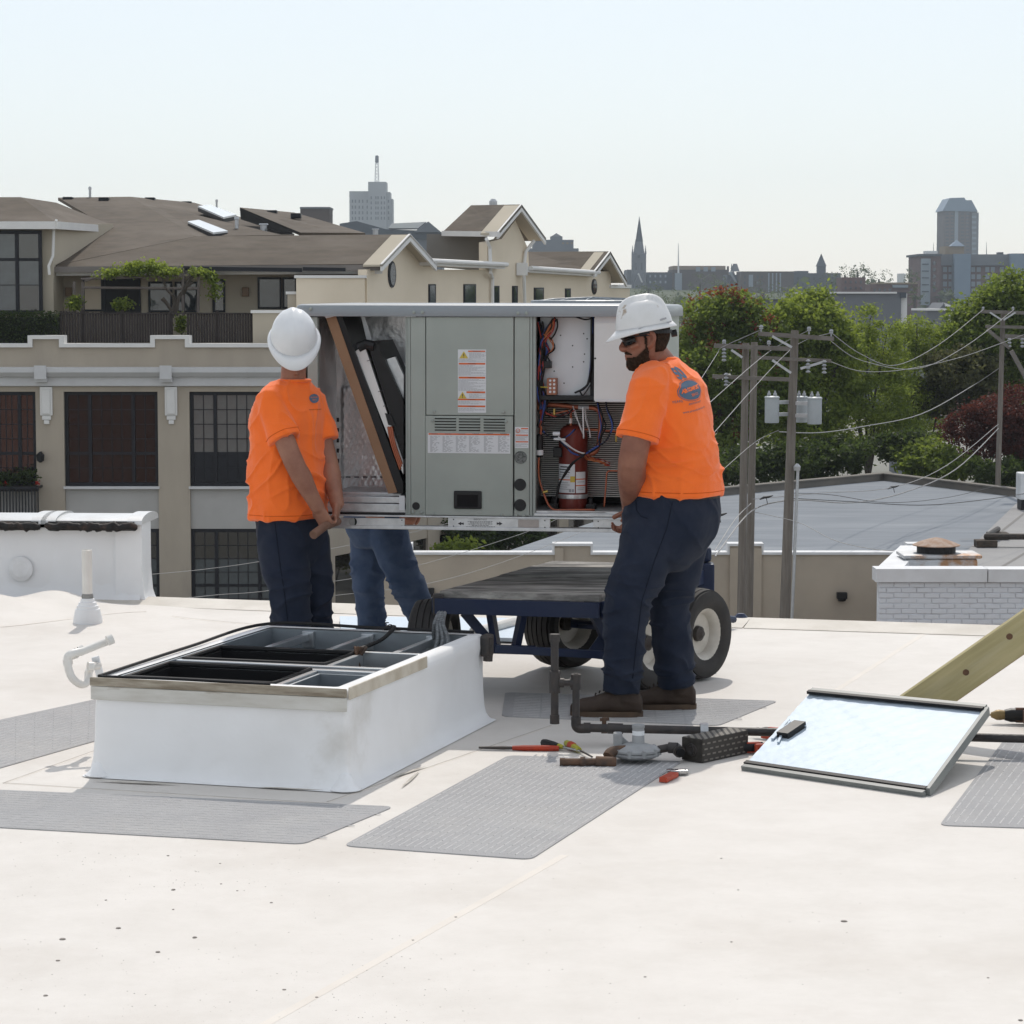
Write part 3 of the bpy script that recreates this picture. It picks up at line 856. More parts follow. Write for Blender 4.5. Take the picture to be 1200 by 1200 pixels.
# dormer, skylights, vents on the roofs
poly('dormer_roof', [P(281, 243, 101), P(345, 249, 104), P(428, 273, 97), P(352, 272.5, 96)])
q = MB(); q.prism([P(281, 243.3, 99.6), P(351.5, 272.8, 95), P(330, 273, 94.8), P(282, 257, 98)], (0, .12, 0)); q.build('dormer_side', M('dormer cladding', (.018, .018, .018), rough=1.0, spec=0.0), apt)
m_sky = M('skylight glazing', (.72, .75, .76), rough=.2, spec=.8)
for pts in ((P(232, 242, 103.5), P(246, 240.5, 106), P(277, 252, 101.5), P(262, 255, 99.5)), (P(220, 260, 98), P(233, 258, 99.5), P(267, 271, 96), P(250, 273, 94.6))):
    pts = [p * .985 + Vector((0, 0, H)) * .015 for p in pts]; q = MB(); q.prism([p + Vector((0, 0, -.05)) for p in pts], (0, 0, -.14)); sk = q.build('skylight', m_frame, apt)
    q = MB(); q.prism([p + Vector((0, 0, .02)) for p in pts], (0, 0, -.066)); q.build('pane', m_sky, sk)
def vent(px, py, hpx, Y, r):
    p = P(px, py, Y); h_ = hpx * Y / F
    q = MB(); q.lathe([(r, -.3), (r, h_ * .75), (r * 1.4, h_ * .77), (r * 1.2, h_)], p, n=10); q.build('roof_vent', m_galv, apt)
vent(277.5, 268, 14, 96, .07); vent(309, 268, 6, 96, .13); vent(105.5, 232, 13, 104, .05); vent(254, 246, 12, 106, .04); vent(440, 272, 4, 93, .1)
for (px, py, Y) in ((80, 233.5, 103.6), (122, 234, 103), (176, 234, 105), (219, 238.5, 107.5), (319, 249, 102), (347, 252.5, 101)):
    p = P(px, py, Y); q = MB(); q.bbox(p.x - .2, p.x + .2, p.y - .2, p.y + .2, p.z - .12, p.z + .09, .03); q.build('roof_vent', m_frame, apt)
p = P(578, 239, 102.5); q = MB(); q.lathe([(.16, -.1), (.16, .1), (.08, .2)], p, n=10); q.build('roof_vent', m_galv, apt)

# ------------------------------------------------------------------ terrace furniture: fence, hedge, pergola, vine
m_fence = M('dark stained boards', (.036, .03, .028), (.055, .045, .04), scale=2, rough=.85, stretch=(6, 6, .5))
fe = thing('terrace_fence', 'dark stained board fence on the terrace parapet', 'fence', (P(180, 400, 87.6).x, 87.6, fz(404)))
for (a, b, y0) in ((70, 97, 364), (98, 143, 365), (144, 200, 365.5), (219, 254, 366), (255, 296, 366)):
    xa, xb_ = P(a, 380, 87.6).x, P(b, 380, 87.6).x; z0_, z1_ = fz(404) + .05, pz(y0 + 1, 87.6)
    q = MB(); n = int((xb_ - xa) / .09)
    for k in range(n):
        x = xa + (xb_ - xa) * k / n
        q.box(x, x + .08, 87.6 + rnd.uniform(0, .015), 87.64, z0_, z1_ + rnd.uniform(-.02, .02))
    ob = q.build('board_row', m_fence, fe); ob['kind'] = 'stuff'
    q = MB(); q.box(xb_ - .06, xb_ + .06, 87.641, 87.74, z0_, z1_ + .06); q.build('post', m_fence, fe)
q = MB(); q.box(P(70, 380, 87.6).x, P(296, 380, 87.6).x, 87.56, 87.598, pz(368, 87.6), pz(366.5, 87.6)); q.build('rail', m_fence, fe)
m_pole = M('pergola metal', (.16, .14, .125), (.12, .10, .09), scale=4, rough=.7)
pg = thing('pergola', 'thin metal pergola frame on the terrace under a vine', 'pergola', (P(170, 380, 88.6).x, 88.6, fz(404)))
for (a, b) in (((97, 330), (97, 372)), ((87, 330), (87, 366)), ((214.5, 314), (214.5, 384)), ((233, 324), (232, 366))):
    q = MB(); q.tube([P(*a, 88.6), P(*b, 88.6)], .055, 6); q.build('post', m_pole, pg)
for (a, b) in (((95, 327), (240, 322)), ((97, 337), (232, 338)), ((100, 329), (118, 323))):
    q = MB(); q.tube([P(*a, 88.6), P(*b, 88.6)], .05, 6); q.build('beam', m_pole, pg)
aw = thing('awning_rail', 'black awning rail hung along the terrace eave', 'awning', P(300, 317, 88.9))
q = MB(); q.bar(P(215, 314.5, 88.9), P(354, 316.5, 88.9), .16, .14); q.bar(P(355, 315, 88.9), P(405, 316, 88.9), .14, .12); q.build('housing', m_frame, aw)
q = MB(); q.tube([P(215, 314, 88.7), P(215, 385, 88.7)], .06, 6); q.build('post', m_frame, aw)
# ================================================================== foliage
m_leafA = leaf_mat('leaf mid green', (.050, .080, .020), (.165, .215, .05), (.40, .50, .07))
m_leafB = leaf_mat('leaf yellow green', (.060, .096, .020), (.215, .27, .055), (.50, .60, .08))
m_leafC = leaf_mat('leaf deep green', (.022, .036, .014), (.058, .082, .028), (.13, .19, .035))
m_leafR = leaf_mat('leaf dark red', (.045, .016, .014), (.11, .036, .028), (.18, .05, .03))
m_seed = leaf_mat('red seed heads', (.16, .035, .02), (.28, .085, .04), (.3, .09, .04))
m_olive = leaf_mat('leaf olive', (.05, .058, .026), (.12, .125, .055), (.2, .2, .07))
m_farleaf = leaf_mat('leaf far', (.035, .05, .022), (.075, .095, .04), (.14, .18, .05), scale=.08)
m_bark = M('bark', (.085, .07, .055), (.05, .042, .034), scale=6, rough=.95, stretch=(1, 1, .2))

def leaf_quads(centres, size, flat=.35, asp=.6):
    """numpy: one bent diamond leaf per centre"""
    n = len(centres)
    d = npr.normal(size=(n, 3)); d[:, 2] = d[:, 2] * .7 - .15; d /= np.linalg.norm(d, axis=1)[:, None]
    q = npr.normal(size=(n, 3)); q -= (q * d).sum(1)[:, None] * d; q /= np.linalg.norm(q, axis=1)[:, None]
    nn = np.cross(d, q)
    s = size * npr.uniform(.6, 1.35, n)[:, None]
    a = centres - d * s * .5
    b = centres + q * s * asp * .5 + nn * s * .12
    c = centres + d * s * .5
    e = centres - q * s * asp * .5 + nn * s * .12
    return np.stack([a, b, c, e], 1)
def leaves_object(name, centres, size, mat, parent, asp=.6):
    c = np.asarray(centres, float)
    qd = leaf_quads(c, size, asp=asp)
    n = len(qd)
    off = np.array(org(parent))
    v = (qd.reshape(-1, 3) - off)
    me = bpy.data.meshes.new(name)
    me.vertices.add(4 * n); me.vertices.foreach_set('co', v.astype(np.float32).ravel())
    base = np.arange(n) * 4
    tri = np.stack([base, base + 1, base + 3, base + 1, base + 2, base + 3], 1).astype(np.int32).ravel()
    me.loops.add(6 * n); me.loops.foreach_set('vertex_index', tri)
    me.polygons.add(2 * n)
    me.polygons.foreach_set('loop_start', (np.arange(2 * n) * 3).astype(np.int32))
    me.polygons.foreach_set('loop_total', np.full(2 * n, 3, np.int32))
    me.materials.append(mat); me.update(calc_edges=True); me.validate()
    o = bpy.data.objects.new(name, me); COL.objects.link(o)
    if parent is not None: o.parent = parent
    ORG[o.name] = org(parent).copy()
    return o
def crown_pts(blobs, n, clump=.5, per=26, shell=.55):
    """points grouped in clumps near the surface of a set of ellipsoids (cx,cy,cz,rx,ry,rz)"""
    vol = np.array([b[3] * b[4] * b[5] for b in blobs]) ** .7; vol /= vol.sum()
    out = []
    for b, wgt in zip(blobs, vol):
        k = max(4, int(n * wgt / per))
        d = npr.normal(size=(k, 3)); d /= np.linalg.norm(d, axis=1)[:, None]
        r = shell + (1.08 - shell) * npr.random(k) ** .7
        c = np.array(b[:3]) + d * r[:, None] * np.array(b[3:6])
        sz = clump * npr.uniform(.5, 1.25, k)
        p = c[:, None, :] + npr.normal(size=(k, per, 3)) * sz[:, None, None] * np.array([.55, .55, .36])
        out.append(p.reshape(-1, 3))
    return np.concatenate(out)
def tree(name, label, base, blobs, n, leaf, mat, cat='tree', group=None, trunk_r=.18, clump=.55, limbs=True, bark=None, seed_n=0, asp=.62, per=54, shell=.62):
    t = thing(name, label, cat, base, group=group)
    bx, by, bz = base
    tr = MB()
    cen = np.array([b[:3] for b in blobs]); top = cen[:, 2].max()
    low = min(b[2] - b[5] for b in blobs)
    fork = Vector((bx, by, bz + (cen[:, 2].mean() - bz) * .45))
    tr.tube([(bx, by, bz), (bx + rnd.uniform(-.1, .1), by, (bz + fork.z) / 2), fork], [trunk_r * 1.3, trunk_r, trunk_r * .8], 8)
    for b in blobs[:6]:
        e = Vector(b[:3]); mid = fork.lerp(e, .5) + Vector((rnd.uniform(-.3, .3), rnd.uniform(-.3, .3), -.15))
        tr.tube([fork, mid, e], [trunk_r * .5, trunk_r * .26, trunk_r * .06], 6)
        for _ in range(1):
            dv = Vector((rnd.uniform(-1, 1) * b[3], rnd.uniform(-1, 1) * b[4], rnd.uniform(-.2, 1) * b[5])) * .8
            tr.tube([mid, e + dv * .4, e + dv], [trunk_r * .25, trunk_r * .14, trunk_r * .05], 5)
    tr.build('trunk', bark or m_bark, t)
    leaves_object('crown', crown_pts(blobs, int(n * 1.75), clump * .86, per, shell), leaf, mat, t, asp)
    if seed_n:
        pts = []
        for b in blobs:
            k = max(1, int(seed_n / len(blobs)))
            for _ in range(k):
                th = rnd.uniform(0, 6.28); ph = rnd.uniform(.05, 1.3)
                c = np.array([b[0] + 1.1 * b[3] * sin(ph) * cos(th), b[1] - 1.1 * b[4] * abs(sin(ph) * sin(th)), b[2] + 1.1 * b[5] * cos(ph)])
                pts.append(c + npr.normal(size=(9, 3)) * np.array([.10, .10, .15]))
        leaves_object('seed_heads', np.concatenate(pts), .16, m_seed, t)
    return t
def blobs_px(lst, Y, dep=.8):
    """crown lobes from their place and size seen in the photograph, at distance Y"""
    out = []
    for e in lst:
        px, py, rx, ry = e[:4]; yy = Y + (e[4] if len(e) > 4 else rnd.uniform(-1, 1))
        p = P(px, py, yy); s_ = F / yy
        out.append((p.x, p.y, p.z, rx / s_, rx / s_ * dep, ry / s_))
    return out
def base_px(px, Y): return (P(px, 500, Y).x, Y, -10.5)

tree('sumac_tree', 'broad green tree dotted with rusty red seed heads behind the utility poles', base_px(850, 114),
     blobs_px([(850, 372, 46, 30), (818, 405, 32, 28), (880, 400, 40, 30), (840, 440, 55, 32), (895, 440, 36, 34), (850, 358, 22, 16), (810, 470, 40, 30), (875, 482, 50, 32), (838, 515, 48, 24), (800, 430, 22, 26)], 114),
     21000, .2, m_leafA, trunk_r=.24, seed_n=190, clump=.62)
tree('maple_tree', 'rounded yellow green tree between the double pole and the feathery trees', base_px(945, 116),
     blobs_px([(952, 362, 26, 20), (930, 380, 30, 24), (965, 385, 32, 26), (945, 415, 42, 30), (985, 420, 26, 30), (930, 455, 32, 30), (965, 470, 38, 34), (940, 505, 40, 24)], 116),
     17000, .2, m_leafB, trunk_r=.22, clump=.66)
tree('locust_tree', 'feathery light green tree with slim upright shoots and visible trunk', base_px(1018, 118),
     blobs_px([(1018, 378, 14, 22), (1002, 400, 22, 24), (1035, 398, 22, 26), (1018, 430, 36, 28), (1050, 436, 22, 26), (992, 450, 26, 30), (1030, 470, 40, 30), (1005, 498, 36, 26), (1048, 505, 30, 22)], 118),
     14000, .17, m_leafB, trunk_r=.16, clump=.5, asp=.4)
tree('locust_tree', 'feathery tree with open airy crown left of the small grey house', base_px(1072, 120),
     blobs_px([(1075, 390, 18, 20), (1060, 405, 20, 20), (1090, 405, 22, 22), (1075, 435, 34, 26), (1105, 440, 24, 24), (1062, 470, 32, 28), (1095, 480, 34, 28), (1070, 512, 34, 20)], 120),
     12500, .165, m_leafB, trunk_r=.15, clump=.5, asp=.4)
tree('large_tree', 'tall full tree at the right edge behind the single utility pole', base_px(1195, 122),
     blobs_px([(1192, 345, 34, 26), (1160, 362, 34, 22), (1215, 372, 44, 36), (1140, 378, 30, 20), (1180, 395, 48, 28), (1120, 398, 24, 18), (1150, 415, 40, 24), (1210, 430, 44, 34), (1175, 452, 40, 26)], 122),
     20000, .21, m_leafA, trunk_r=.28, clump=.7)
tree('olive_tree', 'dull olive brown thin tree half hidden before the large tree', base_px(1130, 119),
     blobs_px([(1120, 432, 34, 24), (1150, 440, 30, 24), (1105, 462, 28, 24), (1140, 468, 34, 22)], 119), 4500, .22, m_olive, trunk_r=.12, clump=.5)
tree('plum_tree', 'dark red leaved tree at the right behind the utility pole', base_px(1170, 108),
     blobs_px([(1165, 490, 40, 20), (1195, 478, 40, 24), (1135, 500, 28, 18), (1190, 510, 46, 24), (1150, 518, 36, 18), (1220, 500, 40, 26)], 108),
     12000, .14, m_leafR, trunk_r=.16, clump=.45)
# undergrowth along the back of the grey roof: each bush its own
for i, (px, py, rx, ry, Y, mt, n, lab) in enumerate((
    (800, 548, 44, 22, 106.5, m_leafC, 3000, 'dark shady bush just right of the orange shirt'),
    (862, 545, 36, 20, 107, m_leafC, 2600, 'dark bush seen between the two utility poles'),
    (935, 540, 40, 22, 108, m_leafC, 3000, 'dark bush right of the transformer pole'),
    (985, 532, 34, 20, 109, m_leafC, 2400, 'dark bush under the feathery trees'),
    (1085, 538, 28, 22, 107.5, m_leafA, 2600, 'green bush spilling over the corner of the grey roof parapet'),
    (1060, 520, 30, 16, 110, m_leafC, 2000, 'low dark bush left of the dark red tree'),
    (1120, 545, 26, 12, 107, m_leafA, 1600, 'low green bush below the dark red tree'),
    (1170, 552, 34, 12, 106, m_leafC, 2000, 'ivy covered bush on the back parapet at the right'),
    (1210, 545, 30, 26, 108, m_leafC, 2400, 'dark bush at the right edge under the dark red tree'))):
    lst = [(px, py, rx, ry), (px - rx * .5, py + ry * .3, rx * .6, ry * .8), (px + rx * .5, py + ry * .2, rx * .6, ry * .9)]
    tree('bush', lab, (P(px, 500, Y).x, Y, -10.5), blobs_px(lst, Y), n, .2, mt, cat='bush', trunk_r=.07, clump=.45, group='bushes along the back of the grey roof')
for i, (px, py, rx, ry, Y, lab) in enumerate(((545, 640, 26, 22, 96, 'dark tree seen under the lifted unit beside the stucco column'), (600, 622, 34, 26, 99, 'dark tree seen under the middle of the lifted unit'), (535, 655, 14, 10, 90, 'small bright green bush above the stepped wall'))):
    tree('bush', lab, (P(px, 600, Y).x, Y, -10.5), blobs_px([(px, py, rx, ry), (px + rx * .5, py - ry * .7, rx * .7, ry * .8), (px - rx * .4, py - ry * .6, rx * .8, ry * .8)], Y), 2600, .2, m_leafB if i == 2 else m_leafC, cat='bush', trunk_r=.12, clump=.45)
# terrace hedge, vine and pot plants
hd = thing('hedge', 'dark clipped hedge on the terrace at far left', 'hedge', (P(20, 390, 87.5).x, 87.5, fz(404)))
pts = []
x0, x1 = P(-50, 380, 87.5).x, P(69, 380, 87.5).x
for _ in range(5200):
    pts.append((rnd.uniform(x0, x1), 87.5 + rnd.uniform(-.25, .5), rnd.uniform(fz(404), pz(366, 87.5)) + rnd.uniform(-.05, .08)))
leaves_object('hedge_leaves', pts, .10, m_leafC, hd)
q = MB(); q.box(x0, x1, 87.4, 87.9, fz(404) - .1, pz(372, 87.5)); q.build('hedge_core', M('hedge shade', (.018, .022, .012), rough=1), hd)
vn = thing('climbing_vine', 'bright green climbing vine draped over the terrace pergola', 'vine', P(170, 375, 88.6))
bl = blobs_px([(130, 321, 14, 4, 0), (155, 316, 20, 7, 0), (175, 314, 18, 8, 0), (195, 318, 16, 5, 0), (235, 319, 12, 5, 0), (247, 328, 7, 9, 0), (252, 340, 5, 12, 0)], 88.6)
leaves_object('leaves', crown_pts(bl, 3400, .22, 16, .2), .13, m_leafB, vn)
st_ = MB()
for pl in (((201, 372), (205, 350), (196, 340), (190, 325)), ((206, 370), (210, 348), (226, 330)), ((190, 350), (195, 355), (202, 366)), ((214, 345), (224, 325), (240, 321))):
    st_.tube([P(*p, 88.6) for p in pl], [.09, .07, .05, .03][:len(pl)], 6, smooth=4)
st_.build('stem', m_bark, vn)
for (px, py, rx, ry, lab) in ((145, 357, 12, 6, 'small leafy terrace plant behind the fence under the pergola'), (88, 355, 5, 8, 'thin terrace shrub left of the pergola post'), (213, 380, 3, 9, 'narrow green plant in the gap of the terrace fence')):
    vp = thing('terrace_plant', lab, 'plant', P(px, py + ry, 88.4))
    leaves_object('leaves', crown_pts(blobs_px([(px, py, rx, ry, 0)], 88.4), 420, .2, 12, .2), .12, m_leafB, vp)
    q = MB(); c = P(px, py, 88.4); q.tube([(c.x, c.y, fz(404)), c], .03, 5); q.build('stem', m_bark, vp)
fl = thing('flower_box', 'planter with dark plants and red flowers on the left balcony', 'planter', (fx(15), YF - .5, fz(572)))
leaves_object('leaves', crown_pts(blobs_px([(8, 563, 16, 8, 0), (33, 560, 12, 9, 0), (-10, 563, 16, 8, 0)], YF - .5), 900, .2, 12, .2), .14, m_leafC, fl)
leaves_object('flowers', crown_pts(blobs_px([(4, 568, 5, 2, 0), (44, 567, 2, 1.5, 0)], YF - .6), 40, .1, 8, .2), .09, M('red petals', (.4, .03, .02), rough=.6), fl)
q = MB(); q.box(fx(-20), fx(47), YF - .75, YF - .35, fz(574), fz(568)); q.build('trough', m_fence, fl)

# ================================================================== poles, transformers, wires
m_wood = M('weathered pole', (.23, .205, .18), (.165, .145, .125), scale=3, rough=.95, stretch=(5, 5, .35), bump=.3, bscale=6)
m_wood2 = M('weathered crossarm', (.21, .19, .17), (.15, .135, .12), scale=3, rough=.95)
m_can = M('transformer grey', (.42, .45, .47), (.38, .41, .43), scale=3, rough=.45)
m_ins = M('insulator glaze', (.36, .37, .38), rough=.3)
m_wire = M('bare wire', (.36, .35, .34), (.28, .275, .27), scale=2, rough=.6)
m_wire_d = M('dark wire', (.05, .05, .05), rough=.6)
YP = 66.0
def pole(label, top, bot, Y, r0, r1, lab2=None):
    a = P(*top, Y); b = P(*bot, Y); d = (b - a); k = (-10.5 - a.z) / d.z; e = a + d * k
    t = thing('utility_pole', label, 'utility pole', e)
    q = MB(); q.tube([e, a.lerp(e, .5), a], [r1, (r0 + r1) / 2, r0], 14); q.build('pole', m_wood, t, smooth=50)
    return t
def px_r(w_, Y): return w_ * Y / F / 2
pA = pole('weathered wooden utility pole, left of the close pair', (874, 402), (868.5, 722), YP, px_r(8, YP), px_r(11.5, YP))
pB = pole('weathered wooden utility pole standing close behind the left pole', (884, 401), (877.5, 722), YP + 1.2, px_r(8, YP), px_r(11, YP))
pC = pole('wooden utility pole carrying three transformer cans', (931.5, 387), (919.5, 728), YP - 2, px_r(9, YP), px_r(14.5, YP))
pD = pole('distant single utility pole in front of the dark red tree', (1175.5, 366), (1170, 545), 95, px_r(5.5, 95), px_r(7, 95))
def arm(par, a, b, Y, h=5.0, braces=(), pins=(), mat=m_wood2, hang=()):
    q = MB(); pa, pb = P(*a, Y), P(*b, Y); hh = h * Y / F
    q.bar(pa, pb, hh * 1.2, hh); ob = q.build('crossarm', mat, par)
    for (c, d) in braces:
        q = MB(); q.bar(P(*c, Y - .1), P(*d, Y - .1), .03, .06); q.build('brace', m_galv, par)
    for p in pins:
        c = P(*p, Y); q = MB(); q.lathe([(.02, -.08), (.02, 0), (.055, .015), (.035, .045), (.055, .06), (.03, .11)], c, n=8); q.build('insulator', m_ins, par)
    for p in hang:
        c = P(*p, Y - .15); q = MB()
        for k in range(4): q.lathe([(.025, -.09 * k), (.065, -.09 * k - .04), (.025, -.09 * k - .07)], c, n=8)
        q.build('insulator', m_ins, par)
arm(pA, (837, 405), (927, 409), YP - .25, 5, (((857, 410), (870, 419)),), ((848.5, 403), (901, 404)), hang=((848.5, 408),))
arm(pA, (835, 441), (928, 445), YP - .25, 4.5, (), (), hang=((851, 437),))
arm(pC, (889, 391), (977, 397), YP - 2.3, 5, (((905, 394), (928, 407)),), ((892, 386), (948, 388), (974, 391)))
arm(pC, (888, 419), (974, 423), YP - 2.3, 4, (((905, 422), (927, 437)), ((965, 424), (938, 432))), (), hang=((947, 421), (966, 422)))
arm(pD, (1150, 365), (1212, 367), 94.7, 4, (((1160, 366), (1174, 375)), ((1190, 366), (1176, 375))), ((1152, 363), (1187, 363)))
arm(pD, (1155, 382.5), (1215, 384), 94.7, 3.5)
q = MB(); q.bar(P(1178, 394, 94.6), P(1212, 396, 94.6), .1, .16); q.bar(P(1157, 386, 94.4), P(1183, 408, 94.4), .12, .12); q.bar(P(1185, 411, 94.4), P(1206, 450, 94.4), .12, .16); q.build('side_bracket', m_wood2, pD)
for px in (1183, 1198): 
    q = MB(); c = P(px, 396, 94.4)
    for k in range(3): q.lathe([(.035, -.13 * k), (.08, -.13 * k - .05), (.035, -.13 * k - .1)], c, n=8)
    q.build('insulator', m_ins, pD)
# transformers
for i, (px, y0, y1, w_, dY, lab) in enumerate(((904.5, 464, 495.5, 17.5, -.2, 'pale grey transformer can left of the pole'), (939, 464, 495, 15, .9, 'pale grey transformer can half hidden behind the pole'), (954.5, 465, 497, 17.5, -.1, 'pale grey transformer can right of the pole'))):
    Y = YP - 2.2 + dY; c = P(px, y1, Y); h_ = (y1 - y0) * Y / F; r_ = w_ / 2 * Y / F
    t = thing('transformer', lab, 'transformer', c, group='transformers on the pole')
    q = MB(); q.lathe([(r_ * .92, 0), (r_ * .96, .02), (r_ * .96, h_ * .92)], c, n=22); q.build('tank', m_can, t, smooth=40)
    q = MB(); q.lathe([(r_ * 1.02, h_ * .922), (r_ * 1.02, h_ * .96), (r_ * .8, h_ * 1.0)], c, n=22); q.build('lid', m_can, t, smooth=40)
    for sx in (-.4, .4):
        q = MB(); q.lathe([(.03, h_), (.05, h_ + .04), (.03, h_ + .08), (.02, h_ + .13)], c + Vector((sx * r_, 0, 0)), n=8); q.build('bushing', m_ins, t)
    tgt = P(926, y0 + 8, YP - 2)
    for zz in (.75, .3):
        q = MB(); q.bar(c + Vector((0, .05, h_ * zz)), Vector((tgt.x, tgt.y, c.z + h_ * zz)), .05, .09); q.build('bracket', m_galv, t)
# conduit on pole C
cd = thing('conduit', 'grey riser conduit strapped to the transformer pole', 'conduit', P(929, 724, YP - 2.25))
q = MB(); q.tube([P(935, 549, YP - 2.2), P(931.5, 640, YP - 2.25), P(927.5, 740, YP - 2.3)], px_r(3.6, YP), 8); q.build('pipe', m_galv, cd)
q = MB(); c = P(934, 549, YP - 2.2); q.lathe([(.08, -.05), (.09, .05), (.03, .12)], c, n=10); q.build('weatherhead', m_galv, cd)

NW = [0]
def wire(label, pts, r=.018, mat=m_wire, sag=0.0, group='overhead wires', cat='wire'):
    """pts: (px, py, Y) knots, joined by a gently sagging cable"""
    W = [P(*p) for p in pts]; r = [r * .46 * (.45 + .55 * min(1.2, p[2] / 66)) for p in pts]
    if False:
        a, b = W; W = [a.lerp(b, k / 14) - Vector((0, 0, sag * 4 * (k / 14) * (1 - k / 14))) for k in range(15)]
        q = MB(); q.tube(W, r, 6)
    elif len(W) == 2:
        q = MB(); q.tube(W, r, 6)
    else:
        q = MB(); q.tube(W, r, 6, smooth=6)
    o = q.build('overhead_wire', mat)
    return tag(o, label, cat, group)
wire('upper pale wire climbing from the orange shirt to the left pole crossarm', [(800, 478, 40), (842, 412, YP - .4)], .016)
wire('pale wire from the left crossarm end up to the rear pole crossarm', [(842, 412, YP - .4), (848, 406, YP - .5), (893, 386, YP - 2.3)], .02)
wire('middle pale wire rising past the left pole to the crossarm top', [(800, 500, 38), (900, 413, YP - .5), (948, 387, YP - 2.3)], .018, cat='wire')
wire('lower pale wire rising past the left pole toward the outer insulator', [(790, 560, 38), (926, 410, YP - .5), (974, 390, YP - 2.3)], .018)
wire('bluish thin wire between the orange shirt and a clamp by the pole', [(820, 575, 40), (885, 518, YP), (913, 504, YP + 1)], .016)
wire('long pale wire sagging from the pole to the trees on the right', [(913, 506, YP + 1), (960, 507, 75), (1010, 500, 82), (1080, 485, 90), (1140, 452, 98), (1170, 432, 95)], .03)
for (a, b, c, d, lab) in ((387, 1, 420, 365, 'upper long span between transformer pole and distant pole'), (397, 1, 433, 366, 'middle long span between transformer pole and distant pole'), (421, 1, 432, 383, 'lower long span between transformer pole and distant pole')):
    mid = {387: (1050, 428), 397: (1075, 432), 421: (1060, 433)}[a]
    end = {387: (1152, 363), 397: (1188, 363), 421: (1200, 392)}[a]
    wire(lab, [(974, a + 3, YP - 2.3), (1010, (a + mid[1]) / 2 + 8, 74), (mid[0], mid[1], 82), ((mid[0] + end[0]) / 2, (mid[1] * .62 + end[1] * .38), 88), (*end, 94.6)], .022, m_wire if a != 421 else m_wire)
wire('thick pale cable looping over the grey roof to the distant pole', [(838, 652, 42), (882, 598, YP - .3), (930, 586, YP - 2), (1000, 589, 72), (1060, 577, 78), (1120, 550, 84), (1170, 502, 94.7)], .035)
wire('upper thin cable looping over the grey roof to the distant pole', [(882, 585, YP - .3), (960, 578, 70), (1047, 571, 76), (1110, 545, 84), (1170, 497, 94.7)], .022)
wire('dark cable sagging low across the grey roof', [(930, 584, YP - 2), (1000, 588, 66), (1080, 592, 66), (1150, 586, 70), (1210, 577, 75)], .022, m_wire_d)
wire('second dark cable sagging across the grey roof', [(930, 578, YP - 2), (975, 580, 66), (1040, 589, 66), (1110, 583, 72), (1165, 570, 80)], .016, m_wire_d)
wire('service wire dropping from the pole to the rusty roof vent', [(884, 600, YP), (935, 612, 60), (975, 632, 52), (1020, 643, 44), (1075, 647, 38)], .016)
wire('guy wire with dark clamp left of the close pair of poles', [(838, 645, 45), (862, 608, 58), (880, 590, YP - .3)], .025)
wire('long thin wire low across the dark windows, upper of the pair', [(165, 674, 30), (240, 667, 36), (322, 655, 44), (460, 629, 54), (530, 612, 60)], .012, m_wire)
wire('long thin wire low across the dark windows, lower of the pair', [(200, 703, 30), (255, 697, 34), (330, 690, 40), (480, 665, 52), (610, 626, 60), (660, 605, 64)], .012, m_wire)
wire('thin wire running under the lifted unit down to the brown cart', [(330, 704, 34), (500, 684, 46), (600, 655, 54), (700, 616, 62), (740, 600, 66)], .012, m_wire)
for i, (px, py, Y, lab) in enumerate(((843, 604, 57, 'dark cable clamp on the guy wire'), (898, 583, YP - .4, 'dark cable clamp beside the left pole'), (1047, 571, 75.8, 'dark cable splice hanging over the grey roof'))):
    c = P(px, py, Y); q = MB(); q.tube([c - Vector((.17, 0, .05)), c - Vector((.06, 0, 0)), c + Vector((.06, 0, .015)), c + Vector((.17, 0, .05))], [.015, .035, .03, .012], 7)
    q.tube([c, c - Vector((-.03, 0, .16))], .010, 5)
    tag(q.build('cable_clamp', m_wire_d), lab, 'cable clamp', 'clamps on the cables')
# ================================================================== hazy skyline
m_fstone = M('far pale stone', (.34, .345, .35), (.28, .285, .29), scale=.05, rough=.9)
m_fgrey = M('far grey stone', (.17, .18, .195), (.14, .15, .165), scale=.06, rough=.9)
m_fbrick = M('far brick', (.15, .085, .075), (.12, .075, .07), scale=.08, rough=.9)
m_fbrown = M('far brown brick', (.10, .078, .066), (.08, .064, .056), scale=.08, rough=.9)
m_ftan = M('far tan', (.28, .22, .15), (.24, .19, .13), scale=.08, rough=.9)
m_fslate = M('far slate', (.075, .085, .10), (.06, .07, .082), scale=.08, rough=.8)
m_fblue = M('far blue metal', (.19, .25, .32), (.165, .22, .29), scale=.05, rough=.5)
m_fwin = M('far window', (.05, .06, .07), rough=.15, spec=.8)
m_fwinp = M('far pale window', (.24, .28, .32), rough=.25)
m_fwhite = M('far white', (.66, .66, .65), rough=.7)
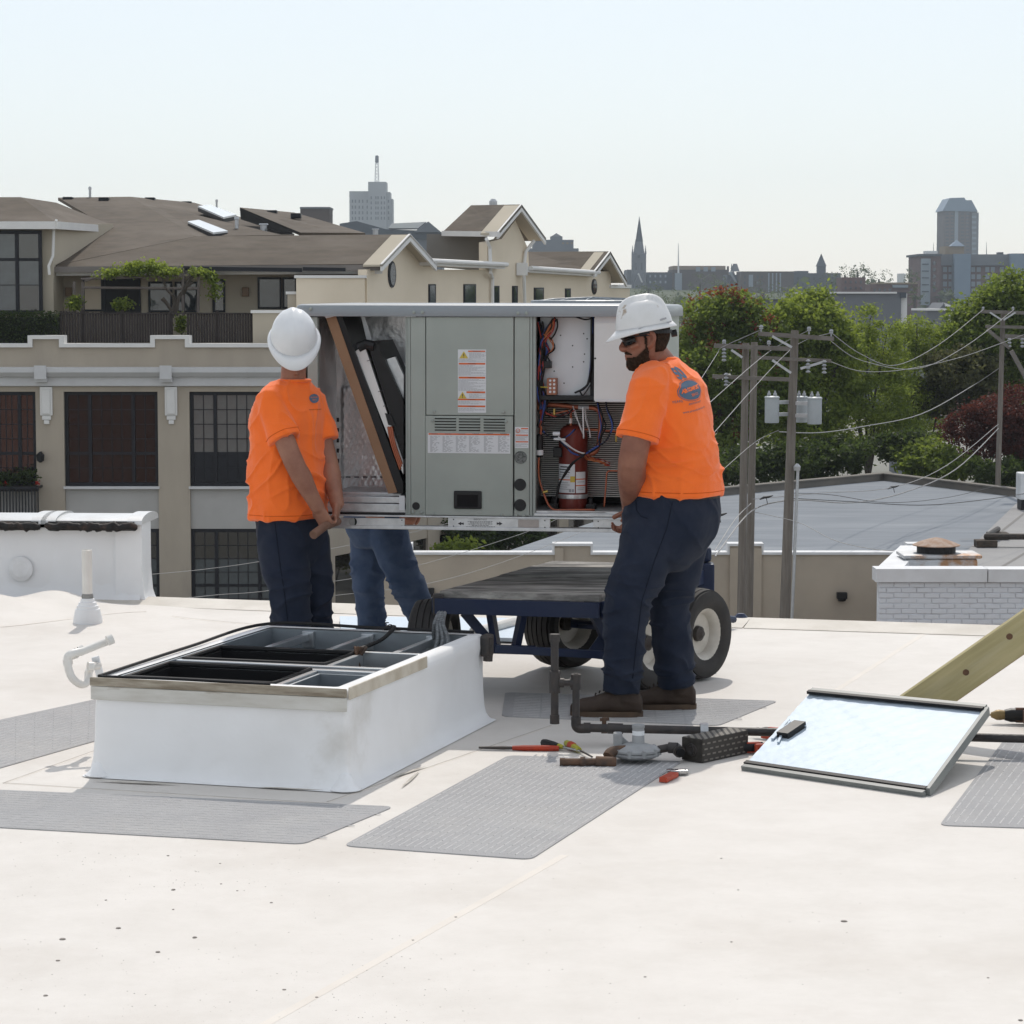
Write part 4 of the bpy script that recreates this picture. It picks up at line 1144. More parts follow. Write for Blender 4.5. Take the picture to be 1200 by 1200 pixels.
class FB:
    """a far building at distance Y whose boxes are given by their outline in the photograph"""
    def __init__(s, name, label, px, Y, cat='building', group=None):
        s.Y = Y; c = P(px, 355, Y); s.zb = hill_z(c.x, Y) - 3
        s.t = thing(name, label, cat, (c.x, Y, s.zb), group=group)
    def box(s, name, a, b, y0, y1, mat, dy=0.0, dep=18.0):
        Y = s.Y + dy; q = MB(); x0, x1 = P(a, 355, Y).x, P(b, 355, Y).x
        z1 = P(600, y0, Y).z; z0 = s.zb if y1 is None else P(600, y1, Y).z
        q.box(x0, x1, Y, Y + dep, z0, z1); return q.build(name, mat, s.t)
    def poly(s, name, pts, mat, dy=0.0, dep=12.0, parent=None):
        q = MB(); q.prism([P(x, y, s.Y + dy) for x, y in pts], (0, dep, 0)); return q.build(name, mat, parent or s.t)
    def pyramid(s, name, a, b, y0, ytop, mat, dy=0.0, dep=None, n=4, tip=0.0):
        Y = s.Y + dy; x0, x1 = P(a, 355, Y).x, P(b, 355, Y).x; z0 = P(600, y0, Y).z; z1 = P(600, ytop, Y).z
        cx = (x0 + x1) / 2; r = (x1 - x0) / 2; cyy = Y + r
        q = MB()
        ph = pi / 4 if n == 4 else pi / 8; rr = r * (1.414 if n == 4 else 1.05)
        q.rings([[(cx + rr * cos(ph + 2 * pi * k / n), cyy + rr * sin(ph + 2 * pi * k / n), z0) for k in range(n)], [(cx + (rr * tip + .02) * cos(ph + 2 * pi * k / n), cyy + (rr * tip + .02) * sin(ph + 2 * pi * k / n), z1) for k in range(n)]])
        return q.build(name, mat, s.t)
    def windows(s, xs, ys, w_, h_, mat, dy=-.25, parent=None):
        Y = s.Y + dy; sc_ = Y / F
        q = MB(); q.box(-w_ * sc_ / 2, w_ * sc_ / 2, 0, .4, -h_ * sc_, 0); me = q.mesh('window', mats=[mat])
        for x in xs:
            for y in ys:
                p = P(x, y, Y); inst(me, 'window', parent or s.t, (p.x, Y - .05, p.z))
# art deco tower with mast
b = FB('office_tower', 'hazy pale stone tower with stepped top and antenna mast', 436, 1900)
b.box('wing', 410, 433, 224, None, m_fstone, 0, 24); b.box('shaft', 432, 453, 213, None, m_fstone, -4, 24); b.box('wing', 453, 457.5, 225, None, m_fstone, 0, 24); b.box('wing', 457.5, 460.5, 233, None, m_fstone, 4, 20)
b.windows((413, 416.5, 421, 425), (234, 241, 247.5, 254), 1.6, 3.6, m_fwin); b.windows((430.3,), (234, 241, 247.5, 254), 1.4, 3.6, m_fwin)
b.windows((435, 440.5, 443, 447, 450.5), (230, 236, 242, 248, 254), 1.5, 3.4, m_fwin, -4.3); b.windows((455.3,), (234, 241, 247.5, 254), 1.6, 3.6, m_fwin)
mast = MB(); c0 = P(441.7, 214, 1904); c1 = P(441.7, 190, 1904)
for sx, sy in ((-1, -1), (1, -1), (1, 1), (-1, 1)):
    mast.tube([c0 + Vector((sx * 1.5, sy * 1.5, 0)), c1 + Vector((sx * .9, sy * .9, 0))], .28, 5)
for k in range(6):
    u_ = c0.lerp(c1, k / 6); v_ = c0.lerp(c1, (k + 1) / 6); r_ = 1.4 - .5 * k / 6
    mast.tube([u_ + Vector((-r_, -r_, 0)), v_ + Vector((r_, -r_, 0))], .2, 4); mast.tube([u_ + Vector((r_, -r_, 0)), v_ + Vector((-r_, -r_, 0))], .2, 4)
mast.build('mast', m_fwhite, b.t)
q = MB(); q.lathe([(1.1, -.5), (1.35, 0), (1.35, 4.2), (.8, 4.9)], c1, n=10); q.build('beacon', m_fslate, b.t)
# low buildings in front of it
b = FB('gable_hall', 'hazy grey hall with long low gabled roof before the stone tower', 460, 800)
b.poly('roof', [(398, 262), (418, 259), (452, 268.5), (515, 271), (518, 280), (398, 280)], m_fslate, 0, 30); b.box('wall', 398, 518, 275, None, m_fgrey, 1, 28)
b.poly('gable', [(485, 272), (502, 259.5), (517, 272)], m_fgrey, -1, 20); b.poly('bright_roof', [(455, 267.5), (459, 261.8), (499, 260), (490, 267.5)], m_fwhite, -.5, 14)
b = FB('brick_block', 'small hazy brick block with flat roof left of the stone tower', 370, 600)
b.box('wall', 352.5, 387, 244.5, None, m_fbrown, 0, 10); b.box('coping', 352, 387.5, 242.5, 244.5, m_fgrey, -.5, 11)
# domed block behind second gable
b = FB('domed_block', 'hazy blue grey stepped block with small cupola behind the gables', 650, 1100)
b.box('wall', 615, 678, 291, None, m_fgrey, 0, 30); b.box('upper_wall', 624, 672, 281, 291, m_fgrey, 4, 20); b.box('cupola_base', 645, 659, 277, 281, m_fgrey, 8, 10); b.pyramid('cupola', 645, 659, 277.5, 273, m_fslate, 8); b.windows((660, 665, 670), (284,), 2.4, 2, m_ftan, 3.7)
# church
b = FB('church', 'hazy stone church with tall pointed spire on the skyline', 749, 1300)
b.box('tower', 740.5, 757, 297, None, m_fgrey, 0, 7.2); b.pyramid('belfry', 742, 755.5, 297.5, 281, m_fgrey, .6, n=8, tip=.62); b.pyramid('spire', 744.5, 753.5, 283, 253, m_fslate, 1.4, n=8)
for a in (741, 756.3): b.pyramid('pinnacle', a - 1.2, a + 1.2, 297.5, 287, m_fgrey, .2, n=8)
b.windows((745.5, 752), (308,), 2.2, 8, m_fwin); b.windows((748.7,), (299,), 3, 3, m_fwin)
b.poly('nave', [(735, 345), (735, 316), (740.4, 316), (740.4, 345)], m_fgrey, 6, 40); b.poly('gable', [(744, 345), (744, 332), (748.5, 320), (753, 332), (753, 345)], m_fgrey, -5, 20); b.poly('gable_roof', [(747.5, 321), (748.8, 320), (753.5, 331), (751.5, 331)], m_fwhite, -5.5, 16); b.box('aisle', 757, 766, 334, None, m_fbrown, -6, 30)
# long institutional blocks
b = FB('long_block', 'long hazy brick block with tan upper storey right of the church', 820, 1250)
b.box('wall', 757, 790, 319, None, m_fslate, 0, 30); b.box('wall', 788, 852, 316, None, m_fbrown, -4, 40); b.box('upper_storey', 788.5, 850, 311.5, 316, m_ftan, -3, 36); b.windows((818, 827, 836), (313,), 5, 5, m_fwinp, -4.5)
b.windows((762, 768, 774, 780), (322, 329), 2, 3, m_fwinp, -.3); b.box('stair_tower', 791, 799, 320, None, m_fwinp, -8, 8); b.box('chimney', 852, 854, 312, None, m_fbrown, -5, 3)
q = MB(); q.tube([P(795, 320, 1245), P(795, 285, 1245)], [.5, .12], 5); q.build('aerial', m_fwhite, b.t)
b = FB('cupola_hall', 'hazy slate roofed hall with small dome and steep gables', 862, 1200)
b.box('wall', 852, 880, 322, None, m_fslate, 0, 26); b.poly('gable', [(852, 340), (860, 318), (868, 340)], m_fslate, -4, 14); b.poly('gable', [(868, 345), (874, 322), (882, 345)], m_fslate, -3, 14); b.poly('gable_edge', [(855, 319), (857, 318), (864, 331), (861, 331)], m_fwinp, -5, 8)
b.pyramid('dome', 856, 867, 318, 309, m_fgrey, 3, n=8, tip=.4); b.pyramid('finial', 856, 858.4, 316, 308, m_fslate, 1, n=8)
b = FB('slab_block', 'long hazy dark slab with pale vertical strips on the skyline', 900, 1180)
b.box('wall', 868, 930, 318, None, m_fbrown, 0, 24); b.windows((901, 905.5, 910, 914.5), (320,), 1.6, 22, m_fwinp); b.windows((880,), (322,), 5, 14, m_fwinp); b.windows((873, 888, 893), (323, 330, 337), 2, 3, m_fwin); b.box('wall', 930, 985, 320, None, m_fslate, 3, 24); b.box('roof_house', 932, 947, 317.5, 320, m_fslate, 5, 10); b.windows((935, 941, 948, 954, 972, 978), (325, 332), 2, 3, m_fwin, 2.7)
b = FB('slate_spire', 'hazy dark pyramid spire on the skyline right of centre', 962.5, 1230, 'tower')
b.box('tower', 957.6, 967.4, 312, None, m_fslate, 0, 4); b.pyramid('spire', 956.8, 968.2, 312, 297, m_fslate, -.3)
b = FB('brick_house', 'hazy low red brick block between far trees', 1000, 850)
b.box('wall', 986, 1014, 325, None, m_fbrick, 0, 14); b.windows((991, 997, 1003, 1009), (329, 336), 2, 3, m_fwin)
b = FB('brick_house', 'hazy low red brick block left of the hospital', 1050, 820)
b.box('wall', 1020, 1075, 333, None, m_fbrick, 0, 14); b.box('roof_edge', 1027, 1075, 331, 333, m_ftan, -.5, 14); b.box('canopy', 1046, 1064, 334, 337, m_fwinp, -1.5, 6); b.windows((1025, 1031, 1037, 1043, 1068), (338,), 2.4, 3.4, m_fwin)
# hospital and tall tower behind
b = FB('round_top_tower', 'tall hazy brown tower with blue sloped metal top at right', 1126, 1700)
b.box('shaft', 1105.5, 1143.5, 247, None, m_fbrown, 0, 30); b.windows((1121,), (247,), 4.2, 60, m_fwinp, -.6)
for k in range(12): b.windows((1110, 1116, 1128, 1134), (250 + 4.2 * k,), 3.4, 1.7, m_fwin)
b.box('side_bay', 1138, 1145.5, 249, None, m_fgrey, -1.5, 26); b.windows((1141.5,), tuple(253 + 6.2 * k for k in range(8)), 5, 2.6, m_fwinp, -1.9)
b.poly('metal_top', [(1104.5, 247), (1113, 232), (1130, 231.5), (1132, 234.5), (1138.5, 234.5), (1146, 248)], m_fblue, -1.8, 30)
b = FB('hospital', 'wide hazy hospital block of brick and blue grey panels at right', 1150, 1000)
b.box('wing', 1078, 1102, 300, None, m_fbrick, 0, 30); b.box('parapet', 1076, 1103, 297.5, 300, m_fslate, -1, 32); b.box('glass_bay', 1079, 1090, 303, 358, m_fwinp, -1.2, 5)
b.box('wall', 1102, 1215, 300, None, m_fbrick, 6, 30); b.box('frieze', 1101, 1215, 298, 311, m_fgrey, 4, 32); b.box('panel_bay', 1118, 1137, 297.5, 355, m_fblue, -.6, 8); b.box('panel_bay', 1184, 1216, 297, 355, m_fblue, -.6, 8)
b.windows((1107.5, 1114), (313, 321.5, 330, 338), 4.6, 5.6, m_fwinp, 5.8); b.windows((1140.5, 1147, 1157, 1163.5, 1174, 1180.5), (313, 321.5, 330, 338), 4.6, 5.6, m_fwinp, 5.8)
b.windows((1084.5,), (309, 317, 325, 333, 341), 8, 1.2, m_fslate, -1.5); b.windows((1095,), (306, 314, 322, 330, 338), 3, 4, m_fwin, -.3)
b.box('roof_house', 1107, 1129, 288.5, 298, m_ftan, 10, 14); b.pyramid('roof_cone', 1113, 1130, 288.5, 281, m_fblue, 9); b.box('roof_unit', 1084, 1098, 294, 298, m_fwhite, 8, 6); b.box('roof_unit', 1169, 1175, 295.5, 298, m_fslate, 9, 4)
for px, y in ((1094, 284), (1156, 283)):
    q = MB(); q.tube([P(px, 298, 1010), P(px, y, 1010)], [.18, .05], 5); q.build('aerial', m_fgrey, b.t)
b = FB('white_block', 'tiny pale block behind far trees left of the hospital', 1057, 1150); b.box('wall', 1054, 1061, 320.5, None, m_fwhite, 0, 8)
# nearer warehouses
b = FB('warehouse', 'blue grey flat warehouse wall with sunlit roof edge above the trees', 1025, 300)
b.zb = -11; b.box('wall', 955, 1056, 344, None, m_fgrey, 0, 20); b.box('roof_edge', 953, 1051, 342, 344, m_fwhite, -.4, 20); b.box('end_pier', 1056, 1063, 344, None, m_fwhite, .5, 18); b.box('end_cap', 1055, 1062, 342.5, 349, m_fslate, -.3, 6)
b = FB('grey_shed', 'small grey house with bright flat roof beside the hospital trees', 1100, 260)
b.zb = -11; b.box('wall', 1087, 1111, 364, None, m_fgrey, 0, 10); b.box('roof_edge', 1086, 1109, 361.5, 364, m_fwhite, -.3, 10); b.box('side_wall', 1111, 1115.5, 363, None, m_fwhite, .5, 9); b.poly('gable', [(1099, 364), (1107, 354.5), (1117, 361), (1117, 366)], m_fgrey, 12, 8); b.poly('gable_face', [(1107, 355), (1115, 358), (1116, 360), (1108, 359)], m_fwhite, 11.6, .3)
b = FB('grey_shed', 'low pale shed seen through the feathery trees', 1075, 180); b.zb = -11; b.box('wall', 1064, 1087, 394, None, m_fgrey, 0, 8); b.box('roof', 1063, 1088, 392, 394, m_fwhite, -.3, 9)
b = FB('grey_shed', 'long low grey shed behind the red tipped tree', 935, 340); b.zb = -11; b.box('wall', 870, 955, 352, None, m_fgrey, 0, 12); b.box('roof', 868, 956, 350.5, 352, m_fslate, -.3, 13)

# far trees, one by one
def far_tree(px, py, rx, ry, Y, lab, n=420):
    b_ = blobs_px([(px, py, rx, ry, 0), (px - rx * .45, py + ry * .35, rx * .6, ry * .7, 0), (px + rx * .5, py + ry * .3, rx * .6, ry * .75, 0)], Y)
    c = P(px, py, Y)
    gz = hill_z(c.x, Y) if Y > 560 else -10.5
    t = thing('far_tree', lab, 'tree', (c.x, Y, min(gz, c.z - ry * Y / F) - 1), group='hazy trees on the far hill')
    q = MB(); q.tube([(c.x, Y, min(gz, c.z - ry * Y / F) - 1), c], [.006 * Y / 8, .003 * Y / 8], 6); q.build('trunk', m_bark, t)
    leaves_object('crown', crown_pts(b_, n, rx * Y / F * .28, 14, .35), 1.7 * Y / F, m_farleaf, t, .8)
FT = [(990, 322, 18, 11, 950, 'hazy round tree right of the dark spire'), (1005, 318, 12, 9, 960, 'hazy tree crest left of the two far brick blocks'), (975, 330, 16, 12, 900, 'hazy tree below the dark spire'),
      (1030, 327, 15, 11, 930, 'hazy round tree between the two brick blocks'), (1068, 326, 11, 11, 900, 'hazy tree just left of the hospital corner'), (1072, 345, 10, 14, 760, 'hazy dark tree against the hospital corner'),
      (820, 332, 22, 12, 1000, 'hazy tree below the tan upper storey'), (845, 336, 18, 12, 980, 'hazy tree left of the small dome'), (800, 350, 26, 12, 800, 'hazy tree mass right of the worker helmet'), (770, 352, 22, 12, 780, 'hazy tree behind the lifted unit corner'),
      (825, 350, 20, 14, 760, 'hazy tree above the red tipped tree'), (895, 342, 20, 12, 900, 'hazy tree before the slab with strips'), (915, 352, 18, 12, 760, 'hazy tree above the rounded tree'), (932, 344, 22, 14, 860, 'hazy broad tree right of the slab strips'), (955, 342, 20, 12, 820, 'hazy tree under the low skyline'),
      (740, 356, 18, 10, 760, 'hazy tree directly over the worker helmet'), (760, 338, 16, 8, 1000, 'hazy tree at the foot of the church'), (965, 352, 20, 10, 700, 'hazy tree left of the warehouse'), (900, 362, 28, 10, 600, 'dim tree behind the red tipped tree'), (850, 362, 26, 10, 600, 'dim tree top behind the seed heads'), (795, 368, 24, 10, 560, 'dim tree just right of the helmet')]
for f_ in FT: far_tree(*f_)
tag(leaves_object('far_woods', crown_pts([(x, y, hill_z(x, y) + 3, 30, 20, 6) for x in range(-900, 1400, 48) for y in (620, 720, 840, 980)], 30000, 5, 24, .2), 3.2, m_farleaf, None), 'far wooded slope that reads as one green mass', kind='stuff')
# ================================================================== things standing on the roof
m_tar = M('black tar', (.018, .017, .017), (.10, .06, .045), scale=12, rough=.7, lo=.5, hi=.8, bump=.4, bscale=20)
m_cope = M('painted tile coping', (.66, .67, .67), (.56, .56, .55), scale=4, rough=.35, col3=(.33, .30, .27), scale3=6, lo3=.66, hi3=.8, metal=.15)
m_pvc = M('white pvc', (.74, .72, .68), (.66, .64, .60), scale=6, rough=.4)
m_tape = M('white tape', (.72, .74, .76), rough=.5)
m_iron = M('black iron pipe', (.035, .034, .035), (.06, .05, .045), scale=16, rough=.5, bump=.15, bscale=60)
m_rusty = M('rusty iron', (.14, .08, .05), (.07, .05, .04), scale=20, rough=.8)
# ---- parapet stub at the left
pw_ = thing('parapet_wall', 'white membrane covered parapet stub with black edged coping at far left', 'wall', (-3, 15.8, 0))
A = G(166, 706); d = Vector((1, -.06, 0)).normalized(); B = A - d * 1.0; n = Vector((-d.y, d.x, 0))
B2 = A - d * 3.2
ht = .455
rg = []
for (o, z) in ((-.10, -.02), (-.05, .012), (-.02, .05), (0, .12), (0, ht)):
    rg.append((o, z))
q = MB(); cols = 26; vs_ = []
for k in range(cols + 1):
    p = B2.lerp(A, k / cols); wv = .012 * sin(k * 1.9) + .008 * sin(k * .7 + 1)
    for (o, z) in rg: vs_.append(p + n * (o + wv * (1 if z < .3 else .4)) + Vector((0, 0, z)))
m_ = len(rg)
q.add(vs_, [(k * m_ + i, (k + 1) * m_ + i, (k + 1) * m_ + i + 1, k * m_ + i + 1) for k in range(cols) for i in range(m_ - 1)])
q.build('membrane_face', m_memb2, pw_, smooth=True)
q = MB()
q.prism([A + Vector((0, 0, -.05)), A + n * .25 + Vector((0, 0, -.05)), A + n * .25 + Vector((0, 0, ht)), A + Vector((0, 0, ht))], (B2 - A) * .999)
q.build('wall_core', m_memb2, pw_)
# corner post of folded membrane with flared foot
q = MB(); r_ = []
for (o, z) in ((.05, -.02), (.03, .02), (.018, .06), (.008, .2), (.008, ht + .03), (-.005, ht + .04)):
    c0 = A - d * .155
    r_.append([c0 - n * (o + .006) + Vector((0, 0, z)), A + d * o - n * (o + .006) + Vector((0, 0, z)), A + d * o + n * .26 + Vector((0, 0, z)), c0 + n * .26 + Vector((0, 0, z))])
q.rings(r_); q.build('corner_cover', m_memb2, pw_, smooth=30)
# coping tiles
def coping_tile(a, b, w=.23):
    L = (b - a); e = L.normalized(); nn = Vector((-e.y, e.x, 0)); c = []
    for k in range(13):
        th = pi * k / 12
        c.append((-cos(th) * w + .21, sin(th) ** .7 * .075))
    ring0 = [a + nn * o + Vector((0, 0, ht + .03 + z * .5)) for o, z in c]; ring1 = [b + nn * o + Vector((0, 0, ht + .03 + z * .5)) for o, z in c]
    q = MB(); q.rings([ring0, ring1], True, True); t_ = q.build('coping_tile', m_cope, pw_, smooth=40)
    q = MB(); q.box(0, 1, 0, 1, 0, 1); q = MB()
    q.prism([a - nn * (w - .175) + Vector((0, 0, ht - .012)), a - nn * (w - .165) + Vector((0, 0, ht + .02)), a - nn * (w - .19) + Vector((0, 0, ht + .042)), a + nn * .4 + Vector((0, 0, ht + .03)), a + nn * .4 + Vector((0, 0, ht - .012))], b - a)
    q.build('tar_joint', m_tar, pw_)
    q = MB(); npt = 26; pts_ = [a.lerp(b, k / npt) - nn * (w - .168 + rnd.uniform(-.006, .006)) + Vector((0, 0, ht + .012 + rnd.uniform(-.008, .008))) for k in range(npt + 1)]; q.tube(pts_, [rnd.uniform(.017, .031) for _ in pts_], 8, dome=True); q.build('tar_edge', m_tar, pw_, smooth=True)
    q = MB()
    for tt in (.0, 1.0):
        cc_ = a.lerp(b, tt); r0 = [cc_ - e * .045 + nn * (.21 + (o - .21) * 1.12) + Vector((0, 0, ht + .025 + z * .75)) for o, z in c]; r1 = [p + e * .09 for p in r0]; q.rings([r0, r1])
    q.build('tile_collar', m_cope, pw_, smooth=40)
coping_tile(A - d * .56 , A - d * .03); coping_tile(A - d * 1.08, A - d * .62)
p0 = A - d * 1.13
coping_tile(p0 - d * 1.1, p0 - d * .06)
q = MB(); p = P(25, 666, A.y + .55); q.lathe([(.07, 0), (.075, .006), (.05, .014)], P(26, 666, (B.y + .0)) - n * .03, -n, 22); q.build('patch', M('worn patch', (.74, .745, .75), (.68, .68, .675), scale=20, rough=.55), pw_)
# ---- vent pipe
b0 = G(103, 733); b0.z = roof_z(b0.x, b0.y)
vp = thing('vent_pipe', 'white pvc vent pipe in a stepped rubber boot near the left parapet', 'pipe', b0)
s_ = 1 / 209.0
q = MB(); q.lathe([(17.5 * s_, -.01), (17 * s_, 4 * s_), (14.5 * s_, 16 * s_), (13 * s_, 16.5 * s_), (12.6 * s_, 20 * s_), (11 * s_, 20.5 * s_), (10.4 * s_, 24 * s_), (8.6 * s_, 24.5 * s_), (8 * s_, 28 * s_), (6.2 * s_, 29 * s_)], b0, n=28); q.build('boot', m_memb2, vp, smooth=40)
q = MB(); q.lathe([(6.8 * s_, 28 * s_), (7.0 * s_, 31 * s_), (6.4 * s_, 34 * s_)], b0, n=24); q.build('clamp', M('grey sealant', (.3, .3, .29), (.2, .2, .19), scale=20, rough=.8), vp)
q = MB(); q.lathe([(6.0 * s_, 33 * s_), (6.2 * s_, 86 * s_), (5.6 * s_, 86.3 * s_), (5.4 * s_, 80 * s_)], b0, n=24); q.build('pipe', m_pvc, vp, smooth=40)

# ---- walkway pads
m_pad = M('walkway pad', (.41, .405, .405), (.36, .355, .36), scale=3, rough=.85, bump=.5, bscale=160, col3=(.47, .455, .435), scale3=1.2, lo3=.5, hi3=.8)
m_padr = M('walkway pad rib', (.52, .51, .50), (.42, .415, .41), scale=30, rough=.8)
def pad(label, corners, along, ribs, r=.045, dash=.13):
    """corners in photograph pixels, in order; along = 0: ribs run along side 0-1, 1: along side 1-2"""
    C = [c if isinstance(c, Vector) else G(*c) for c in corners]
    for c in C: c.z = 0
    t = thing('walkway_pad', label, 'walkway pad', sum(C, Vector()) / 4, group='grey walkway pads on the roof')
    out = []
    for i in range(4):
        p, a, b = C[i], (C[i - 1] - C[i]).normalized(), (C[(i + 1) % 4] - C[i]).normalized()
        p0, p1 = p + a * r, p + b * r
        for k in range(7):
            u = k / 6; out.append(p0 * (1 - u) ** 2 + p * 2 * u * (1 - u) + p1 * u * u)
    q = MB(); q.prism([v + Vector((0, 0, -.001)) for v in out], (0, 0, .0048)); q.build('mat', m_pad, t)
    if along == 0: a0, a1, b0_, b1_ = C[0], C[1], C[3], C[2]
    else: a0, a1, b0_, b1_ = C[1], C[2], C[0], C[3]
    q = MB()
    ribs = int(ribs * 1.5)
    for k in range(ribs):
        u = (k + .5) / ribs
        p, e = a0.lerp(b0_, u), a1.lerp(b1_, u); L = (e - p).length
        d_ = (e - p) / L; nn = Vector((-d_.y, d_.x, 0)) * .0032
        s = .05; 
        while s < L - .08:
            a, b = p + d_ * s, p + d_ * (s + dash * .93); z0, z1 = Vector((0, 0, .0037)), Vector((0, 0, .0052))
            q.add([a - nn + z0, b - nn + z0, b + nn + z0, a + nn + z0, a - nn * .5 + z1, b - nn * .5 + z1, b + nn * .5 + z1, a + nn * .5 + z1], [(4, 5, 6, 7), (0, 1, 5, 4), (1, 2, 6, 5), (2, 3, 7, 6), (3, 0, 4, 7)])
            s += dash
    o = q.build('tread', m_padr, t); o['kind'] = 'stuff'
    return t
pad('long ribbed grey pad running across in front of the roof curb', [(-120, 921.5), (462, 946), (355, 990), (-120, 964)], 0, 11)
pad('ribbed grey pad in the middle, under the gas regulator', [(402, 992), (622, 1008), (800, 893), (596, 886)], 1, 16)
pad('grey pad behind, under the boots of the right worker', [(592, 812), (912, 822), (842, 851), (588, 840)], 0, 10)
pad('grey pad at the left side of the roof curb', [(-110, 868), (150, 812), (150, 858), (-110, 932)], 0, 12)
pad('grey pad at the right edge beyond the leaning foil panel', [(1101, 968), (1300, 974), (1390, 870), (1178, 866)], 1, 13)

# ================================================================== roof curb
FLc, FRc, BLc, BRc = G(110.5, 795, .38), G(413, 806, .38), G(313, 737, .38), G(578, 742, .38)
ang = math.atan2(FRc.y - FLc.y, FRc.x - FLc.x) * .5 + (math.atan2(BRc.y - FRc.y, BRc.x - FRc.x) - pi / 2) * .5 - R(1.3)
curb = thing('roof_curb', 'white membrane wrapped roof curb with an open top', 'roof curb', (FLc.x, FLc.y, 0), rotz=ang)
CW, CL, CH = (FRc - FLc).length, ((BRc - FRc).length * .5 + (BLc - FLc).length * .5) * 1.04, .38
m_curbm = M('curb membrane', (.84, .845, .85), (.76, .76, .755), scale=2.2, rough=.45, bump=.22, bscale=7, lo=.4, hi=.8, col3=(.50, .47, .41), scale3=1.6, lo3=.60, hi3=.9)
def rrect(o, z, r=.02, n=5):
    x0, x1, y0, y1 = -o, CW + o, -o, CL + o; rr = r + max(o, 0) * .6; out = []
    for cx, cy_, a in ((x1 - rr, y0 + rr, -90), (x1 - rr, y1 - rr, 0), (x0 + rr, y1 - rr, 90), (x0 + rr, y0 + rr, 180)):
        for k in range(n): out.append((cx + rr * cos(R(a + 90 * k / (n - 1))), cy_ + rr * sin(R(a + 90 * k / (n - 1))), z))
    # subdivide the sides so the skin can ripple
    res = []
    m = len(out)
    for i in range(m):
        p, e = Vector(out[i]), Vector(out[(i + 1) % m])
        k = 24 if (e - p).length > .3 else 1
        for j in range(k):
            res.append(p.lerp(e, j / k))
    return res
prof = [(.05, .002), (.036, .006), (.024, .016), (.014, .036), (.007, .07), (.002, .14), (0, .22), (0, .29), (.006, .325), (.004, .372), (-.01, .382), (-.055, .382)]
rg = []
for o, z in prof:
    r_ = rrect(o, z)
    arr = np.array([p[:] for p in r_])
    nz = vnoise(arr * np.array([3.2, 3.2, 5]), 5) * .007 + vnoise(arr * np.array([9, 9, 4]), 9) * .003
    k = 0 if z < .03 else (1 if z < .3 else .3)
    cx_, cy_ = CW / 2, CL / 2
    for i, p in enumerate(r_):
        dx = (p.x - cx_); dy = (p.y - cy_)
        if z < .03: p.z = max(.003, p.z)
        if abs(dx) / CW > abs(dy) / CL: p.x += (1 if dx > 0 else -1) * nz[i] * k
        else: p.y += (1 if dy > 0 else -1) * nz[i] * k
    rg.append(r_)
q = MB(); q.rings(rg, False, False); q.build('membrane_skin', m_curbm, curb, smooth=True)
m_rail = M('stained nailer', (.40, .36, .29), (.20, .165, .12), scale=5, rough=.7, stretch=(1, 1, 8), col3=(.16, .12, .09), scale3=3, lo3=.62, hi3=.8)
q = MB(); q.bbox(-.010, CW + .004, -.014, -.0075, .300, .352, .003); q.build('front_flashing', M('dirty flashing', (.62, .61, .57), (.50, .48, .43), scale=4, rough=.6, stretch=(1, 1, 5), col3=(.30, .25, .19), scale3=5, lo3=.64, hi3=.8), curb)
q = MB(); q.bbox(-.012, CW + .004, -.017, -.0075, .353, .387, .004); q.build('front_rail', m_rail, curb)
q = MB(); q.bbox(CW + .0085, CW + .016, -.008, CL * .52, .345, .392, .003); q.build('side_rail', M('stained side rail', (.62, .57, .48), (.46, .40, .31), scale=7, rough=.7), curb)
m_steel = M('curb steel', (.36, .40, .43), (.30, .33, .36), scale=4, rough=.38, metal=.75, col3=(.2, .16, .13), scale3=5, lo3=.7, hi3=.85)
m_steel2 = M('bright curb steel', (.56, .59, .61), (.48, .5, .52), scale=5, rough=.3, metal=.8)
m_rubber = M('black gasket', (.012, .012, .013), rough=.6)
m_void = M('black duct liner', (.008, .008, .009), rough=.9)
q = MB(); t_ = .012; i0 = .055
q.box(i0, CW - i0, i0, i0 + t_, .01, .378); q.box(i0, CW - i0, CL - i0 - t_, CL - i0, .01, .378); q.box(i0, i0 + t_, i0 + t_, CL - i0 - t_, .01, .378); q.box(CW - i0 - t_, CW - i0, i0 + t_, CL - i0 - t_, .01, .378)
q.build('inner_wall', m_steel, curb)
q = MB(); q.box(i0 + t_, CW - i0 - t_, i0 + t_, CL - i0 - t_, .004, .012); q.build('deck_opening', m_void, curb)
iw = i0 + t_
def strip(name, x0, x1, y0, y1, z0, z1, m, b=.003):
    q = MB(); q.bbox(x0, x1, y0, y1, z0, z1, b); return q.build(name, m, curb)
strip('cross_rail', iw, CW - iw, .50, .535, .30, .375, m_steel2); strip('cross_rail', iw, CW - iw, .60, .635, .30, .375, m_steel2)
strip('cross_rail', iw, CW - iw, 1.02, 1.05, .27, .378, m_steel2)
strip('divider', .70, .725, iw, .499, .30, .372, m_steel2); strip('divider', .70, .725, .636, 1.019, .30, .372, m_steel2)
for x in (.22, .50, .80): strip('bar', x, x + .03, 1.051, CL - iw, .33, .362, m_steel2); strip('clip', x - .005, x + .05, CL - iw - .02, CL - iw - .001, .30, .372, m_steel2)
